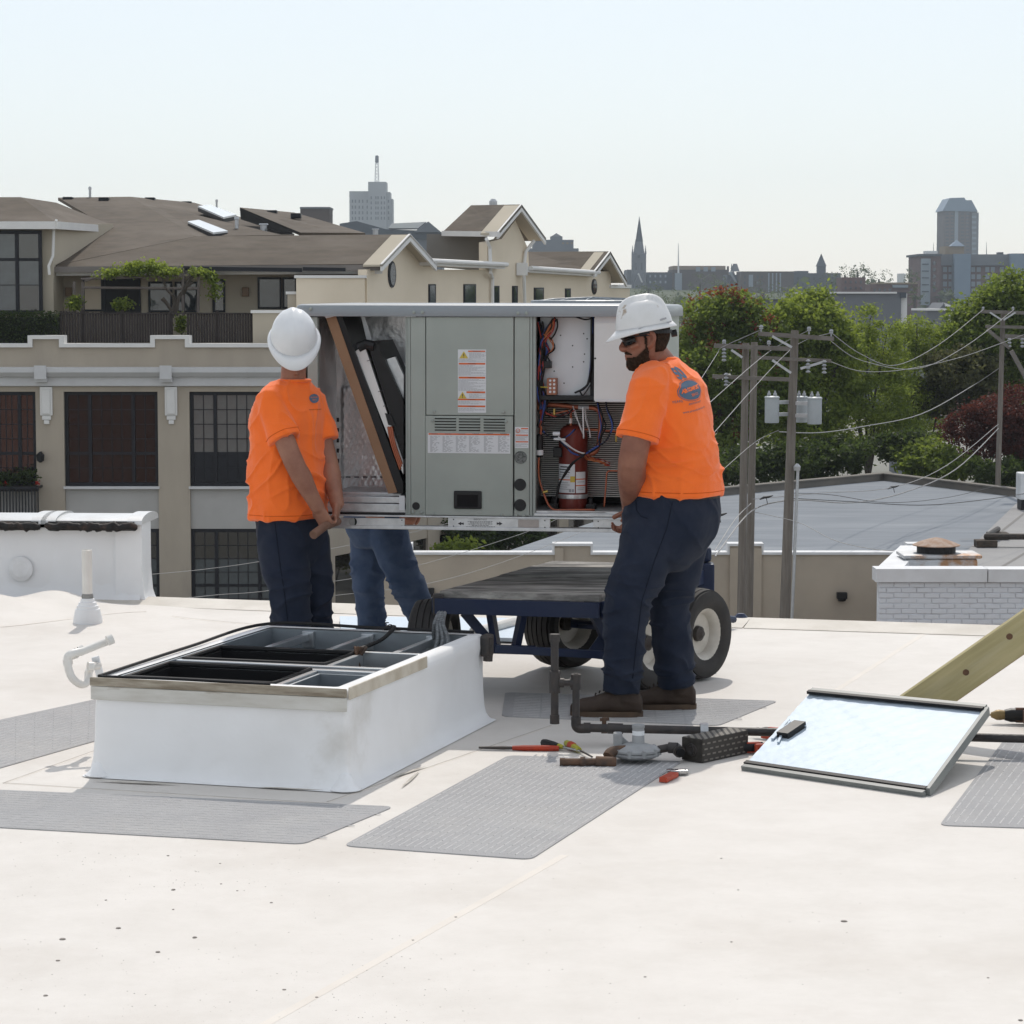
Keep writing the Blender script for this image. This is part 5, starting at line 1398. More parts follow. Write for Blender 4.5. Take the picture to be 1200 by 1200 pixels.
# duct mouths with black insulation
for (x0, x1, y0, y1) in ((iw + .02, .695, iw + .03, .495), (iw + .02, .695, .64, 1.01), (.73, CW - iw - .02, iw + .03, .495)):
    q = MB(); t2 = .012; m2 = m_void if x0 < .5 else m_steel
    q.box(x0, x1, y0, y0 + t2, .013, .362); q.box(x0, x1, y1 - t2, y1, .013, .362); q.box(x0, x0 + t2, y0 + t2, y1 - t2, .013, .362); q.box(x1 - t2, x1, y0 + t2, y1 - t2, .013, .362)
    q.build('duct_mouth', m2, curb)
    if x0 < .5:
        q = MB(); q.tube([(x0, y0, .374), (x1, y0, .374), (x1, y1, .374), (x0, y1, .374), (x0, y0, .374)], .011, 8); q.build('gasket', m_rubber, curb)
q = MB(); q.tube([(.02, 0.0, .39), (.012, CL * .5, .393), (.03, CL - .03, .392), (CW * .5, CL - .02, .392), (CW - .04, CL - .03, .391)], .007, 8, smooth=8)
q.tube([(.015, .004, .388), (CW * .3, .008, .391), (CW * .7, .006, .388)], .006, 6, smooth=8); q.build('gasket', m_rubber, curb)
q = MB(); q.tube([(.58, CL - .02, .388), (.63, CL - .03, .40), (.655, CL - .16, .392), (.66, CL - .3, .375), (.66, 1.12, .37)], .009, 8, smooth=8); q.build('gasket', m_rubber, curb)
m_flex = M('flex conduit', (.08, .085, .09), (.2, .21, .22), scale=60, rough=.4, stretch=(1, 1, 4))
q = MB()
for k in range(3):
    o = .012 * k; q.tube([(.83 + o, CL - .08, .36), (.84 + o, CL - .10, .43), (.85 + o, CL - .06, .475), (.855 + o, CL - .10, .43), (.87 + o * 2, CL - .16, .35), (.84, CL - .22, .26)], .009, 7, smooth=8)
q.build('wire_whip', m_flex, curb)
q = MB()
for k in range(5): q.tube([(.69 + .01 * k, 1.02 - .01 * k, .37), (.70 + .012 * k, .99, .40), (.72 - .008 * k, .97 + .01 * k, .34), (.75, 1.0, .25)], .006, 6, smooth=6)
q.build('wire_tail', m_rusty, curb)
q = MB(); q.bbox(CW + .002, CW + .045, CL - .08, CL + .0, .29, .385, .012); q.tube([(CW + .03, CL - .05, .27), (CW + .035, CL - .05, .37)], .022, 8); q.build('corner_bracket', m_iron, curb)
for (cx, cy_) in ((CW + .03, -.035), (.0, -.03)):
    q = MB(); q.lathe([(.062, .006), (.058, .009), (.04, .026), (.028, .05), (.02, .062), (.004, .068)], (cx - (.036 if cx > .5 else -.02), cy_ + .034, 0), n=20); q.build('corner_patch', m_curbm, curb, smooth=True)

# ---- condensate trap at the curb's left side
dt = thing('condensate_trap', 'white pvc drain trap elbow hanging off the left side of the curb', 'drain pipe', P(100, 790, 10.25))
YT = 10.22
q = MB(); q.tube([P(130, 750, YT + .12), P(97, 763, YT + .05), P(90, 765, YT + .03)], .0165, 12); q.tube([P(92, 764, YT + .03), P(82, 767, YT), P(79, 773, YT), P(81, 786, YT), P(86, 796, YT), P(96, 802, YT + .02), P(103, 798, YT + .05), P(104, 788, YT + .09), P(108, 781, YT + .13), P(115, 780, YT + .18)], .0165, 12, smooth=5)
q.build('pipe', m_pvc, dt, smooth=50)
q = MB()
for (a, b, r_) in (((126, 751), (132, 748.5), .021), ((93, 763.5), (98, 761), .021), ((89, 765.5), (84, 767), .021), ((79, 772), (79.6, 778), .020), ((103, 781), (109, 781), .019)): q.tube([P(*a, YT + .06), P(*b, YT + .07)], r_, 12)
q.build('fitting', m_pvc, dt, smooth=50)
q = MB(); q.prism([P(107, 771, YT + .16), P(115, 769, YT + .16), P(121, 792, YT + .2), P(113, 794, YT + .2)], (0, .02, 0)); q.build('tape', m_tape, dt)

# ================================================================== cart
m_blue = M('blue cart paint', (.012, .021, .058), (.02, .03, .062), scale=6, rough=.42, col3=(.05, .045, .045), scale3=9, lo3=.66, hi3=.8)
m_deck = M('weathered deck planks', (.17, .16, .15), (.50, .48, .44), scale=2.4, rough=.85, stretch=(1.2, 5, 5), lo=.42, hi=.66, bump=.2, bscale=14, col3=(.08, .08, .077), scale3=2.0, lo3=.5, hi3=.7)
m_tyre = M('tyre rubber', (.028, .027, .027), (.045, .042, .04), scale=8, rough=.75)
m_rim = M('cream wheel rim', (.56, .54, .49), (.44, .41, .36), scale=8, rough=.45)
NLd, NRd = G(515, 693, .50), G(702, 698, .50)
cx = (NRd - NLd).normalized(); cyv = Vector((-cx.y, cx.x, 0)); W_ = (NRd - NLd).length; L_ = 1.5
cdir = (Vector((.55, 1.42, 0))).normalized()
cart = thing('flatbed_cart', 'blue flatbed roofing cart with worn plank deck and rubber tyres', 'cart', (NLd.x, NLd.y, 0))
def CP(u, v, z): return Vector((NLd.x, NLd.y, 0)) + cx * u + cdir * v + Vector((0, 0, z))
nb = 6
for k in range(nb):
    v0, v1 = L_ * k / nb + .004, L_ * (k + 1) / nb - .004; dz = rnd.uniform(-.002, .002)
    q = MB(); q.hexa([CP(.0, v0, .472), CP(W_, v0, .472), CP(W_, v1, .472), CP(.0, v1, .472), CP(.0, v0, .50 + dz), CP(W_, v0, .50 + dz), CP(W_, v1, .50 + dz), CP(.0, v1, .50 + dz)]); q.build('deck_plank', m_deck, cart)
q = MB()
for a, b in (((-.01, -.02), (W_ + .01, -.02)), ((-.01, L_ + .02), (W_ + .01, L_ + .02)), ((-.02, 0), (-.02, L_)), ((W_ + .02, 0), (W_ + .02, L_)), ((W_ / 2, .02), (W_ / 2, L_ - .02))):
    q.bar(CP(*a, .436), CP(*b, .436), .036, .07 if a[0] != W_ / 2 else .05)
q.build('frame', m_blue, cart)
q = MB(); p = CP(W_ - .02, L_ + .06, .43); q.bbox(p.x - .09, p.x + .09, p.y - .06, p.y + .06, .32, .50, .01); q.bbox(p.x - .02, p.x + .08, p.y, p.y + .1, .502, .58, .02); q.build('rear_box', m_blue, cart)
q = MB(); p = CP(0, 0, .43); q.bbox(p.x - .03, p.x + .02, p.y - .03, p.y + .03, .39, .49, .006); q.build('corner_block', m_iron, cart)
def wheel(c, ax, r=.222, w=.15, lab=None):
    ax = Vector(ax).normalized()
    wl = thing('wheel', None, None, c); ORG[wl.name] = Vector(c); wl.parent = cart; wl.location = Vector(c) - org(cart)
    q = MB(); pr = []
    hw = w / 2
    prof_ = [(.125, -hw * .72), (.15, -hw * .95), (.185, -hw), (r - .014, -hw * .88)]
    ng = 5
    for k in range(ng):
        u0 = -hw * .8 + 1.6 * hw * k / ng; u1 = -hw * .8 + 1.6 * hw * (k + .78) / ng; u2 = -hw * .8 + 1.6 * hw * (k + 1) / ng
        crown = lambda u: r - .012 * (u / hw) ** 2
        prof_ += [(crown(u0), u0), (crown(u1), u1), (crown(u1) - .007, u1 + .001), (crown(u2) - .007, u2 - .001)]
    prof_ += [(r - .014, hw * .88), (.185, hw), (.15, hw * .95), (.125, hw * .72)]
    q.lathe(prof_, c, ax, 40, caps=False); q.build('tyre', m_tyre, wl, smooth=30)
    q = MB(); q.lathe([(.127, hw * .70), (.131, hw * .76), (.122, hw * .70), (.105, hw * .45), (.098, hw * .1), (.04, hw * .0), (.035, -hw * .1), (.098, -hw * .1), (.115, -hw * .5), (.131, -hw * .76), (.126, -hw * .72)], c, ax, 32, caps=False); q.build('rim', m_rim, wl, smooth=40)
    q = MB(); q.lathe([(.036, -hw * .6), (.036, hw * .25), (.028, hw * .3), (.012, hw * .5), (.001, hw * .5)], c, ax, 14); q.build('hub', m_iron, wl)
    return wl
a_w = Vector((.84, -.54, 0))
C4 = G(817, 797); C3 = G(757, 810); C2 = G(662, 783); 
wheel((C4.x, C4.y + .02, .225), (.80, -.60, 0)); wheel((C2.x, C2.y + .02, .225), (.72, -.69, 0), .222, .2); wheel((C3.x, C3.y + .03, .225), (.80, -.6, 0)); wheel((NLd.x - .03, NLd.y + .16, .225), (.985, -.16, 0), .222, .19)
q = MB()
q.tube([Vector((C2.x, C2.y + .02, .225)), Vector((C4.x, C4.y + .02, .225))], .022, 8); q.build('axle', m_blue, cart)
q = MB(); q.tube([CP(-.0, .12, .225), CP(W_ * .55, .12, .225)], .022, 8); q.build('axle', m_blue, cart)
def brace(draw):
    q = MB(); draw(q); q.build('brace', m_blue, cart)
for (u, v, u2, v2, z2) in ((.10, .05, .22, .12, .225), (W_ * .5, .05, W_ * .42, .12, .225), (W_ * .3, .05, W_ * .3, .12, .225)):
    brace(lambda q: q.bar(CP(u, v, .40), CP(u2, v2, z2), .03, .045))
q = MB(); q.bar(P(580, 760, 11.4), P(718, 768, 11.5), .03, .035); q.build('cross_bar', m_blue, cart)
q = MB(); q.prism([P(684, 770, 11.7), P(718, 722, 11.7), P(722, 775, 11.7)], (0, .02, 0)); q.build('gusset', m_blue, cart)
brace(lambda q: q.bar(P(699, 712, 11.75), P(712, 742, 11.8), .03, .03)); brace(lambda q: q.bar(P(676, 733, 12.7), P(705, 735, 12.3), .018, .018))
for v in (.15, L_ - .25): brace(lambda q: q.bar(CP(W_ * .9, v, .40), CP(W_ * .98, v + .06, .24), .03, .045))
q = MB(); q.tube([G(860, 726, .05), G(815, 720, .12), G(770, 716, .2)], .02, 8); q.lathe([(.04, 0), (.05, .02), (.02, .05)], G(868, 729, .0), n=10); q.build('tow_bar', m_blue, cart)

# ---- bright sheet and white pipe lying behind the curb
m_foil = M('foil facing', (.50, .58, .66), (.46, .54, .62), scale=14, rough=.55, metal=.1, bump=.10, bscale=34)
m_edgef = M('panel frame', (.20, .215, .205), (.17, .18, .175), scale=6, rough=.45)
sp = thing('foil_sheet', 'bright foil faced sheet lying flat behind the roof curb', 'panel', G(500, 745))
q = MB(); cs = [G(400, 742, .03), G(612, 748, .03), G(600, 724, .03), G(398, 722, .03)]
q.prism([c for c in cs], (0, 0, -.02)); q.build('sheet', m_foil, sp)
pv = thing('white_pipe', 'white pvc pipe lying slanted under the cart', 'pipe', G(620, 724))
q = MB(); q.tube([G(560, 740, .05), G(646, 716, .05)], .028, 12); q.build('pipe', m_pvc, pv); q = MB(); q.tube([G(556, 741, .05), G(564, 739, .05)], .034, 12); q.build('coupling', m_pvc, pv)

# ================================================================== gas pipe, regulator, block, tools
gp = thing('gas_pipe', 'black iron gas pipe with tee riser running right under the foil panel', 'pipe', G(650, 870))
Yg = 10.45
def gpt(px, py): return P(px, py, Yg)
q = MB(); r_ = .0165
q.tube([gpt(650, 745), gpt(650, 845)], r_, 14); q.tube([gpt(650, 800), gpt(675, 800)], r_ * .85, 12); q.tube([gpt(675, 797), gpt(675, 848)], r_ * .95, 14)
pe = P(1330, 869, 10.05)
q.tube([gpt(688, 853), P(905, 858, 10.3), pe], r_ * 1.05, 14); q.build('pipe', m_iron, gp, smooth=50)
q = MB()
for a, b, k in (((650, 743), (650, 752), 1.35), ((650, 786), (650, 812), 1.45), ((650, 838), (650, 848), 1.25), ((655, 800), (661, 800), 1.2), ((668, 800), (674, 800), 1.25), ((675, 790), (675, 808), 1.35), ((675, 840), (675, 848), 1.3), ((684, 853), (692, 853), 1.35), ((712, 853.5), (730, 854), 1.35)):
    q = MB(); q.tube([gpt(*a), gpt(*b)], r_ * k, 10); q.build('fitting', m_iron, gp, smooth=40)
q = MB(); q.tube([gpt(675, 846), gpt(675.5, 851), gpt(679, 853.5), gpt(686, 853.5)], r_ * 1.25, 12, smooth=4)
q.tube([gpt(675, 791), gpt(675, 789)], r_ * .7, 6)
q.build('fitting', m_iron, gp, smooth=40)
q = MB(); q.tube([gpt(708, 851), gpt(708, 841)], r_ * .6, 10); q.bar(gpt(703, 843.5), gpt(714, 842.5), .012, .012); q.lathe([(r_ * 1.2, -.012), (r_ * 1.2, .012)], gpt(708, 854), (1, 0, 0), 8); q.build('shutoff_valve', m_rusty, gp)
bc_ = G(812, 894)
bl_ = thing('pipe_block', 'dark weathered wood block with stamped pattern carrying the gas pipe', 'block', (bc_.x, bc_.y + .02, 0), rotz=R(-42))
m_blk = brick_mat('stamped block side', (.16, .145, .125), (.20, .185, .16), (.05, .045, .04), 1, .036, .022)
m_blk2 = M('charred block end', (.02, .018, .016), (.05, .045, .04), scale=20, rough=.9, stretch=(1, 1, 1))
hz = .098
q = MB(); q.bbox(-.052, .052, 0, .30, .002, hz, .005); 
o = q.build('timber', m_blk, bl_)
q = MB(); q.bbox(-.050, .050, -.006, .0005, .004, hz - .002, .002); q.build('end_grain', m_blk2, bl_)
q = MB(); q.lathe([(.026, 0), (.024, .004), (.018, .002), (.016, .006), (.008, .002)], (0, -.006, hz * .5), (0, -1, 0), 18); q.build('grain_rings', m_iron, bl_)
sx = P(824, 855, 10.35)
stp = thing('pipe_strap', 'bright metal strap clamping the gas pipe to the dark block', 'strap', sx)
q = MB(); c = P(825, 856, 10.36)
pts = [c + Vector((0, -.032, -.05)), c + Vector((0, -.030, .0)), c + Vector((0, -.018, .024)), c + Vector((0, .0, .030)), c + Vector((0, .02, .022)), c + Vector((0, .03, -.02))]
for a, b in zip(pts[:-1], pts[1:]): q.bar(a, b, .032, .004, up=(0, 0.3, 1))
q.build('band', m_galv, stp)
# regulator
m_reg = M('regulator grey', (.33, .34, .345), (.27, .275, .28), scale=14, rough=.5)
rc = G(745, 893); rc.z = .012
rg_ = thing('gas_regulator', 'grey gas regulator with round diaphragm housing lying on the pad', 'regulator', rc)
q = MB(); r_ = .098
q.lathe([(.03, 0), (.07, .006), (.094, .016), (r_, .022), (r_, .028), (.092, .03), (r_, .034), (r_, .041), (.088, .048), (.055, .058), (.03, .066)], rc, n=36); q.build('housing', m_reg, rg_, smooth=30)
q = MB()
for k in range(10): 
    a = 2 * pi * k / 10; q.lathe([(.009, .018), (.009, .047), (.004, .05)], rc + Vector((.093 * cos(a), .093 * sin(a), 0)), n=8)
q.build('bolts', m_reg, rg_)
tc_ = P(748, 868, rc.y)
q = MB(); q.lathe([(.032, -.004), (.025, .015), (.0235, .075), (.0255, .077), (.0255, .088), (.018, .09)], Vector((tc_.x, rc.y, .062)), n=22); q.build('spring_tower', m_reg, rg_, smooth=35)
q = MB(); q.lathe([(.0242, .03), (.0242, .065)], Vector((tc_.x, rc.y, .062)), n=22, caps=False); q.build('sticker', m_tape, rg_)
q = MB(); c = P(724, 875, rc.y + .02); q.bbox(c.x - .018, c.x + .018, c.y - .02, c.y + .03, .04, .115, .008); q.prism([(c.x + .016, c.y, .06), (c.x + .06, c.y, .06), (c.x + .016, c.y, .10)], (0, .02, 0)); q.build('inlet_body', m_reg, rg_)
q = MB(); q.tube([(rc.x + .09, rc.y, .05), (rc.x + .15, rc.y + .01, .06)], .016, 10); q.tube([(rc.x + .13, rc.y, .058), (rc.x + .165, rc.y - .01, .058)], .022, 10); q.tube([(rc.x + .16, rc.y + .03, .05), (rc.x + .172, rc.y - .03, .046)], .024, 12); q.build('outlet_fitting', m_iron, rg_, smooth=40)
q = MB(); q.lathe([(.017, 0), (.017, .012)], (rc.x + .1735, rc.y - .0345, .0455), (.36, -.92, -.1), 14, caps=True); q.build('bore', m_void, rg_)
q = MB()
e0 = Vector((rc.x - .03, rc.y - .02, .05)); el = P(712, 884, rc.y - .03)
q.tube([e0, Vector((el.x + .02, rc.y - .05, .05)), Vector((el.x, rc.y - .07, .035))], .022, 12, smooth=4); q.tube([P(722, 894, rc.y - .1), P(698, 893, rc.y - .1)], .024, 12); q.tube([P(700, 893, rc.y - .1), P(658, 893, rc.y - .1)], .015, 12)
q.tube([P(662, 893, rc.y - .1), P(656, 893, rc.y - .1)], .017, 12); q.tube([P(686, 893, rc.y - .1), P(680, 893, rc.y - .1)], .022, 12); q.build('inlet_nipple', m_rusty, rg_, smooth=40)
# hand tools
def tool(name, label, cat, a, b, segs, grp=None):
    """segs: (t0, t1, r0, r1, mat, part)"""
    A_, B_ = Vector(a), Vector(b); t = thing(name, label, cat, A_, group=grp)
    for (t0, t1, r0, r1, m, pn) in segs:
        q = MB(); q.tube([A_.lerp(B_, t0), A_.lerp(B_, (t0 * 3 + t1) / 4), A_.lerp(B_, (t0 + 3 * t1) / 4), A_.lerp(B_, t1)], [r0 * .8, r0, r1, r1 * .8], 8); q.build(pn, m, t, smooth=40)
    return t
m_red = M('red plastic', (.42, .045, .015), (.33, .04, .02), scale=20, rough=.5)
m_yel = M('yellow green plastic', (.38, .36, .04), rough=.4)
m_chr = M('tool steel', (.5, .5, .5), (.4, .4, .4), scale=20, rough=.25, metal=.9)
m_org = M('orange red rubber', (.40, .06, .03), rough=.5)
m_blk_p = M('black plastic', (.015, .015, .016), rough=.45)
tool('pry_tool', 'long red handled tool with a dark tip lying by the curb', 'hand tool', G(561, 876, .012), G(655, 877, .012), ((0, .42, .006, .008, m_iron, 'blade'), (.42, 1, .012, .013, m_red, 'handle')))
tool('screwdriver', 'black and yellow green screwdriver lying behind the red handled tool', 'screwdriver', G(636, 870, .02), G(684, 881, .012), ((0, .38, .017, .015, m_blk_p, 'grip'), (.38, .5, .012, .009, m_yel, 'collar'), (.5, 1, .005, .005, m_chr, 'blade')))
tool('screwdriver', 'screwdriver with yellow handle pointing at the regulator', 'screwdriver', G(664, 871, .02), G(694, 887, .01), ((0, .5, .017, .014, m_yel, 'grip'), (.12, .3, .019, .018, m_org, 'grip_band'), (.5, 1, .004, .004, m_iron, 'blade')))
wr = thing('adjustable_wrench', 'small adjustable wrench with red grip in front of the regulator', 'wrench', G(788, 910))
a, b = G(777, 914, .012), G(795, 905, .012)
q = MB(); q.bar(a, a.lerp(b, .75), .032, .018); q.build('handle', m_org, wr)
q = MB(); q.bar(a.lerp(b, .7), b, .018, .010); hd_ = b; q.bbox(b.x - .03, b.x + .03, b.y - .012, b.y + .022, .006, .022, .004); q.bbox(b.x - .045, b.x - .02, b.y + .01, b.y + .04, .006, .020, .004); q.bbox(b.x + .02, b.x + .04, b.y + .0, b.y + .035, .006, .020, .004); q.build('jaw', m_chr, wr)
def drill(label, c, rz, rx, s=1.0, sm=None, cm=None):
    t = thing('power_drill', label, 'power tool', c, rot=(rx, 0, rz), group='power tools lying on the roof')
    q = MB(); q.tube([(-.11 * s, 0, 0), (-.10 * s, 0, 0), (.03 * s, 0, 0), (.06 * s, 0, 0)], [.026 * s, .034 * s, .034 * s, .026 * s], 14); q.build('motor_body', m_blk_p, t, smooth=35)
    q = MB(); q.bbox(-.09 * s, .01 * s, -.036 * s, .036 * s, -.022 * s, .022 * s, .006); q.build('shell', sm or m_org, t)
    q = MB(); q.tube([(.06 * s, 0, 0), (.085 * s, 0, 0), (.10 * s, 0, 0), (.125 * s, 0, 0)], [.022 * s, .026 * s, .024 * s, .012 * s], 14); q.tube([(.12 * s, 0, 0), (.17 * s, 0, 0)], .005 * s, 8); q.build('chuck', cm or m_iron, t, smooth=35)
    q = MB(); q.obox((-.06 * s, 0, -.075 * s), (.022 * s, 0, -.006 * s), (0, .018 * s, 0), (.012 * s, 0, .06 * s)); q.build('grip', m_blk_p, t)
    q = MB(); q.bbox(-.12 * s, -.01 * s, -.034 * s, .034 * s, -.175 * s, -.125 * s, .008); q.build('battery', sm or m_org, t)
    return t
drill('black and orange drill lying right of the dark block, left of the foil panel', G(876, 876, .025), R(190), R(96), .62); drill('red and black cutter lying half hidden behind the foil panel', G(902, 858, .03), R(150), R(96), .62)
drill('black drill with brass coloured chuck at the right edge behind the panel', G(1192, 838, .04), R(176), R(96), .9, M('dark rust brown', (.12, .06, .04), (.06, .04, .03), scale=20, rough=.7), M('dull brass', (.26, .19, .09), (.18, .13, .06), scale=20, rough=.5, metal=.5))

# ================================================================== leaning foil panel and plank
hf = .2
N0, N1 = G(873, 898, .012), G(1085, 929, .012); F0, F1 = G(950, 813, hf), G(1155, 833, hf)
panel = thing('access_panel', 'foil lined access panel leaning on a plank, framed in grey metal', 'panel', N0)
nrm = ((N1 - N0).cross(F0 - N0)).normalized()
if nrm.z < 0: nrm = -nrm
q = MB(); nu, nv = 44, 34; vs_ = []
for j in range(nv + 1):
    for i in range(nu + 1):
        u, v = i / nu, j / nv
        p = (N0.lerp(N1, u)).lerp(F0.lerp(F1, u), v)
        d1 = abs((u - .12) * .62 + (v - 1.0) * .55 * .9) ; cr = math.exp(-(abs((1 - v) - (u - .12) * .95) / .022) ** 2) if u > .1 else 0
        wr_ = .0035 * cr
        nz = .0010 * sin(u * 60 + v * 11) * sin(v * 50) + .004 * math.exp(-((u - .06) ** 2 / .006 + (v - .72) ** 2 / .05)) * sin(u * 160 + v * 90)
        vs_.append(p + nrm * (.006 + wr_ + nz))
q.add(vs_, [(j * (nu + 1) + i, j * (nu + 1) + i + 1, (j + 1) * (nu + 1) + i + 1, (j + 1) * (nu + 1) + i) for j in range(nv) for i in range(nu)])
q.build('foil_face', m_foil, panel, smooth=True)
q = MB(); q.prism([N0 - nrm * .022, N1 - nrm * .022, F1 - nrm * .022, F0 - nrm * .022], nrm * .02); q.build('back_sheet', m_edgef, panel)
def edge(a, b, wd, ht, off=.0, nm='frame_channel', m=None):
    q = MB(); q.bar(a + nrm * off, b + nrm * off, wd, ht, up=nrm); q.build(nm, m or m_edgef, panel)
dn = (F0 - N0).normalized()
edge(N0 - dn * .02, N1 - dn * .02, .022, .026, .002); edge(F0 + dn * .004, F1 + dn * .004, .034, .032, .004); edge(N1 + Vector((.008, 0, 0)), F1 + Vector((.008, 0, 0)), .016, .036, .0)
edge(N0 + dn * .008, N1 + dn * .008, .022, .01, .014, 'gasket', m_rubber); edge(F0 - dn * .026, F1 - dn * .026, .02, .012, .02, 'gasket', m_rubber)
hc0, hc1 = P(918, 865, (N0.y + F0.y) / 2 - .05), P(938, 848, (N0.y + F0.y) / 2 + .1)
def on_panel(px, py, off):
    r = ray(px, py); o = Vector((0, 0, H)); t = ((N0 + nrm * off) - o).dot(nrm) / r.dot(nrm); return o + r * t
hA, hB = on_panel(917, 862, .016), on_panel(938, 848, .016)
q = MB(); q.bar(hA, hB, .055, .026, up=nrm); q.build('handle', m_blk_p, panel)
q = MB()
for (a, b, w_) in (((905, 866), (925, 846), .012), ((912, 870), (924, 843), .010), ((928, 858), (944, 850), .008)):
    A_, B_ = on_panel(*a, .012), on_panel(*b, .012); q.bar(A_, B_, w_, .006, up=nrm)
q.build('torn_foil', m_foil, panel)
# plank
m_ply = M('treated plank', (.46, .40, .22), (.36, .315, .16), scale=2.5, rough=.75, stretch=(1, 12, 12), col3=(.46, .41, .26), scale3=2, lo3=.5, hi3=.8, bump=.12, bscale=10)
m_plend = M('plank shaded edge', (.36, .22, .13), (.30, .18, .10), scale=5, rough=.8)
pa, pb = P(1068, 832, 10.62), P(1290, 677, 10.45)
dv = (pb - pa).normalized()
pk_ = thing('plank', 'greenish treated timber plank propped behind the foil panel', 'plank', pa, rot=None)
wv_ = Vector((-dv.z, 0, dv.x)); wv_ = (wv_ - dv * wv_.dot(dv)).normalized(); tv = wv_.cross(dv).normalized()
a_ = pa - dv * .28
pf = Matrix((dv, tv, wv_)).transposed().to_4x4(); pf.translation = a_
pk_.matrix_world = pf; ORG[pk_.name] = Vector()
Lp = (pb - a_).length + .3
q = MB(); q.bbox(0, Lp, -.02, .02, -.075, .075, .004); q.build('board', m_ply, pk_)
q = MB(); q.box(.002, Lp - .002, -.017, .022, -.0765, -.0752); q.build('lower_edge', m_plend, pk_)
m_knot = M('knot', (.10, .055, .035), (.16, .09, .05), scale=30, rough=.8)
for (px, py) in ((1132, 788), (1183, 746)):
    r = ray(px, py); o = Vector((0, 0, H)); t = (a_ - tv * .0205 - o).dot(tv) / r.dot(tv); c = pf.inverted() @ (o + r * t)
    q = MB(); q.lathe([(.014, -.0005), (.013, .0008), (.002, .001)], (c.x, -.0202, c.z), (0, -1, 0), 14); ob = q.build('knot', m_knot, pk_); 
# ================================================================== the rooftop unit being carried
m_paint = M('grey green enamel', (.345, .375, .345), (.305, .335, .308), scale=3.2, detail=10, rough=.5, bump=.012, bscale=60, col3=(.27, .285, .26), scale3=1.4, lo3=.58, hi3=.85)
m_paint2 = M('grey green enamel frame', (.315, .345, .322), (.29, .32, .30), scale=3, rough=.45)
m_lid = M('lid enamel', (.27, .295, .315), (.245, .27, .29), scale=2, rough=.4)
m_galv2 = M('galvanized rail', (.60, .61, .62), (.48, .49, .50), scale=18, rough=.36, metal=.65, col3=(.38, .38, .38), scale3=7, lo3=.6, hi3=.8)
m_inner = M('crinkled foil liner', (.86, .86, .87), (.74, .74, .75), scale=6, rough=.36, metal=.75, bump=.16, bscale=40)
m_white_p = M('pale control panel', (.62, .64, .66), (.56, .58, .60), scale=4, rough=.4)
m_cover = M('plain metal cover', (.60, .59, .59), (.55, .54, .54), scale=3, rough=.3, metal=.5)
m_card = M('filter card edge', (.30, .18, .11), (.25, .15, .09), scale=3, rough=.85)
m_copper = M('copper', (.40, .13, .07), (.30, .10, .06), scale=16, rough=.4, metal=.5)
m_comp = M('compressor red', (.17, .030, .022), (.125, .024, .018), scale=9, rough=.35, bump=.05)
m_fin = M('coil fin', (.60, .59, .57), rough=.45, metal=.3)
m_label = M('label paper', (.62, .64, .66), rough=.5)
m_lorange = M('label orange', (.60, .13, .04), rough=.55)
m_lyel = M('label yellow', (.55, .42, .08), rough=.55)
m_ink = M('print ink', (.05, .05, .055), rough=.6)
m_inkg = M('grey print', (.30, .31, .33), rough=.6)
UY0, UY1 = 12.05, 11.80       # front plane: left end, right end
ul = P(352, 617, UY0); ur = P(771, 623, UY1)
uang = math.atan2(ur.y - ul.y, ur.x - ul.x)
uroll = -math.atan2(ur.z - ul.z, (ur - ul).length)
unit = thing('rooftop_unit', 'large grey green rooftop air conditioner with open sides carried by the workers', 'air conditioner', ul, rot=(0, uroll, uang))
UM = Matrix.Translation(ul) @ Matrix.Rotation(uang, 4, 'Z') @ Matrix.Rotation(uroll, 4, 'Y')
UMI = UM.inverted()
ux, uyv, uz = (UM.to_3x3() @ Vector(v) for v in ((1, 0, 0), (0, 1, 0), (0, 0, 1)))
def U(px, py, off=0.0):           # local (x, z) of a pixel on the unit's front plane (off metres behind it)
    r = ray(px, py); o = Vector((0, 0, H)); b = ul + uyv * off
    t = (b - o).dot(uyv) / r.dot(uyv)
    p = UMI @ (o + r * t); return p.x, p.z
def ub(name, a, b, y0, y1, mat, d0=0.0, d1=.02, bev=.0, off=0.0, parent=None, label=None):
    """box on the front plane between pixel columns a-b and rows y0 (top) - y1 (bottom), depth d0..d1"""
    xa, z1 = U(a, y0, off); xb, _ = U(b, y0, off); _, z0 = U((a + b) / 2, y1, off); _, z1 = U((a + b) / 2, y0, off)
    q = MB()
    if bev: q.bbox(xa, xb, d0, d1, z0, z1, bev)
    else: q.box(xa, xb, d0, d1, z0, z1)
    return q.build(name, mat, parent or unit, label=label)
UW = (ur - ul).length; UD = 1.12
x_l, z_t = U(352, 373); x_r, _ = U(771, 373)
_, z_b = U(560, 604); _, z_lid = U(560, 356.5)
zt2 = U(560, 371)[1]
# lid with rolled edge
q = MB()
def rr(o, z, r=.05, n=5):
    out = []
    x0, x1, y0, y1 = -o, UW + o, -o, UD + o
    for cx, cy_, a in ((x1 - r, y0 + r, -90), (x1 - r, y1 - r, 0), (x0 + r, y1 - r, 90), (x0 + r, y0 + r, 180)):
        for k in range(n): out.append(Vector((cx + r * cos(R(a + 90 * k / (n - 1))), cy_ + r * sin(R(a + 90 * k / (n - 1))), z)))
    return out
zl = z_lid
q.rings([rr(.018, zt2), rr(.020, zt2 + .004), rr(.020, zl - .018), rr(.014, zl - .006), rr(.0, zl), rr(-.2, zl + .006)]); q.build('lid', m_lid, unit, smooth=30)
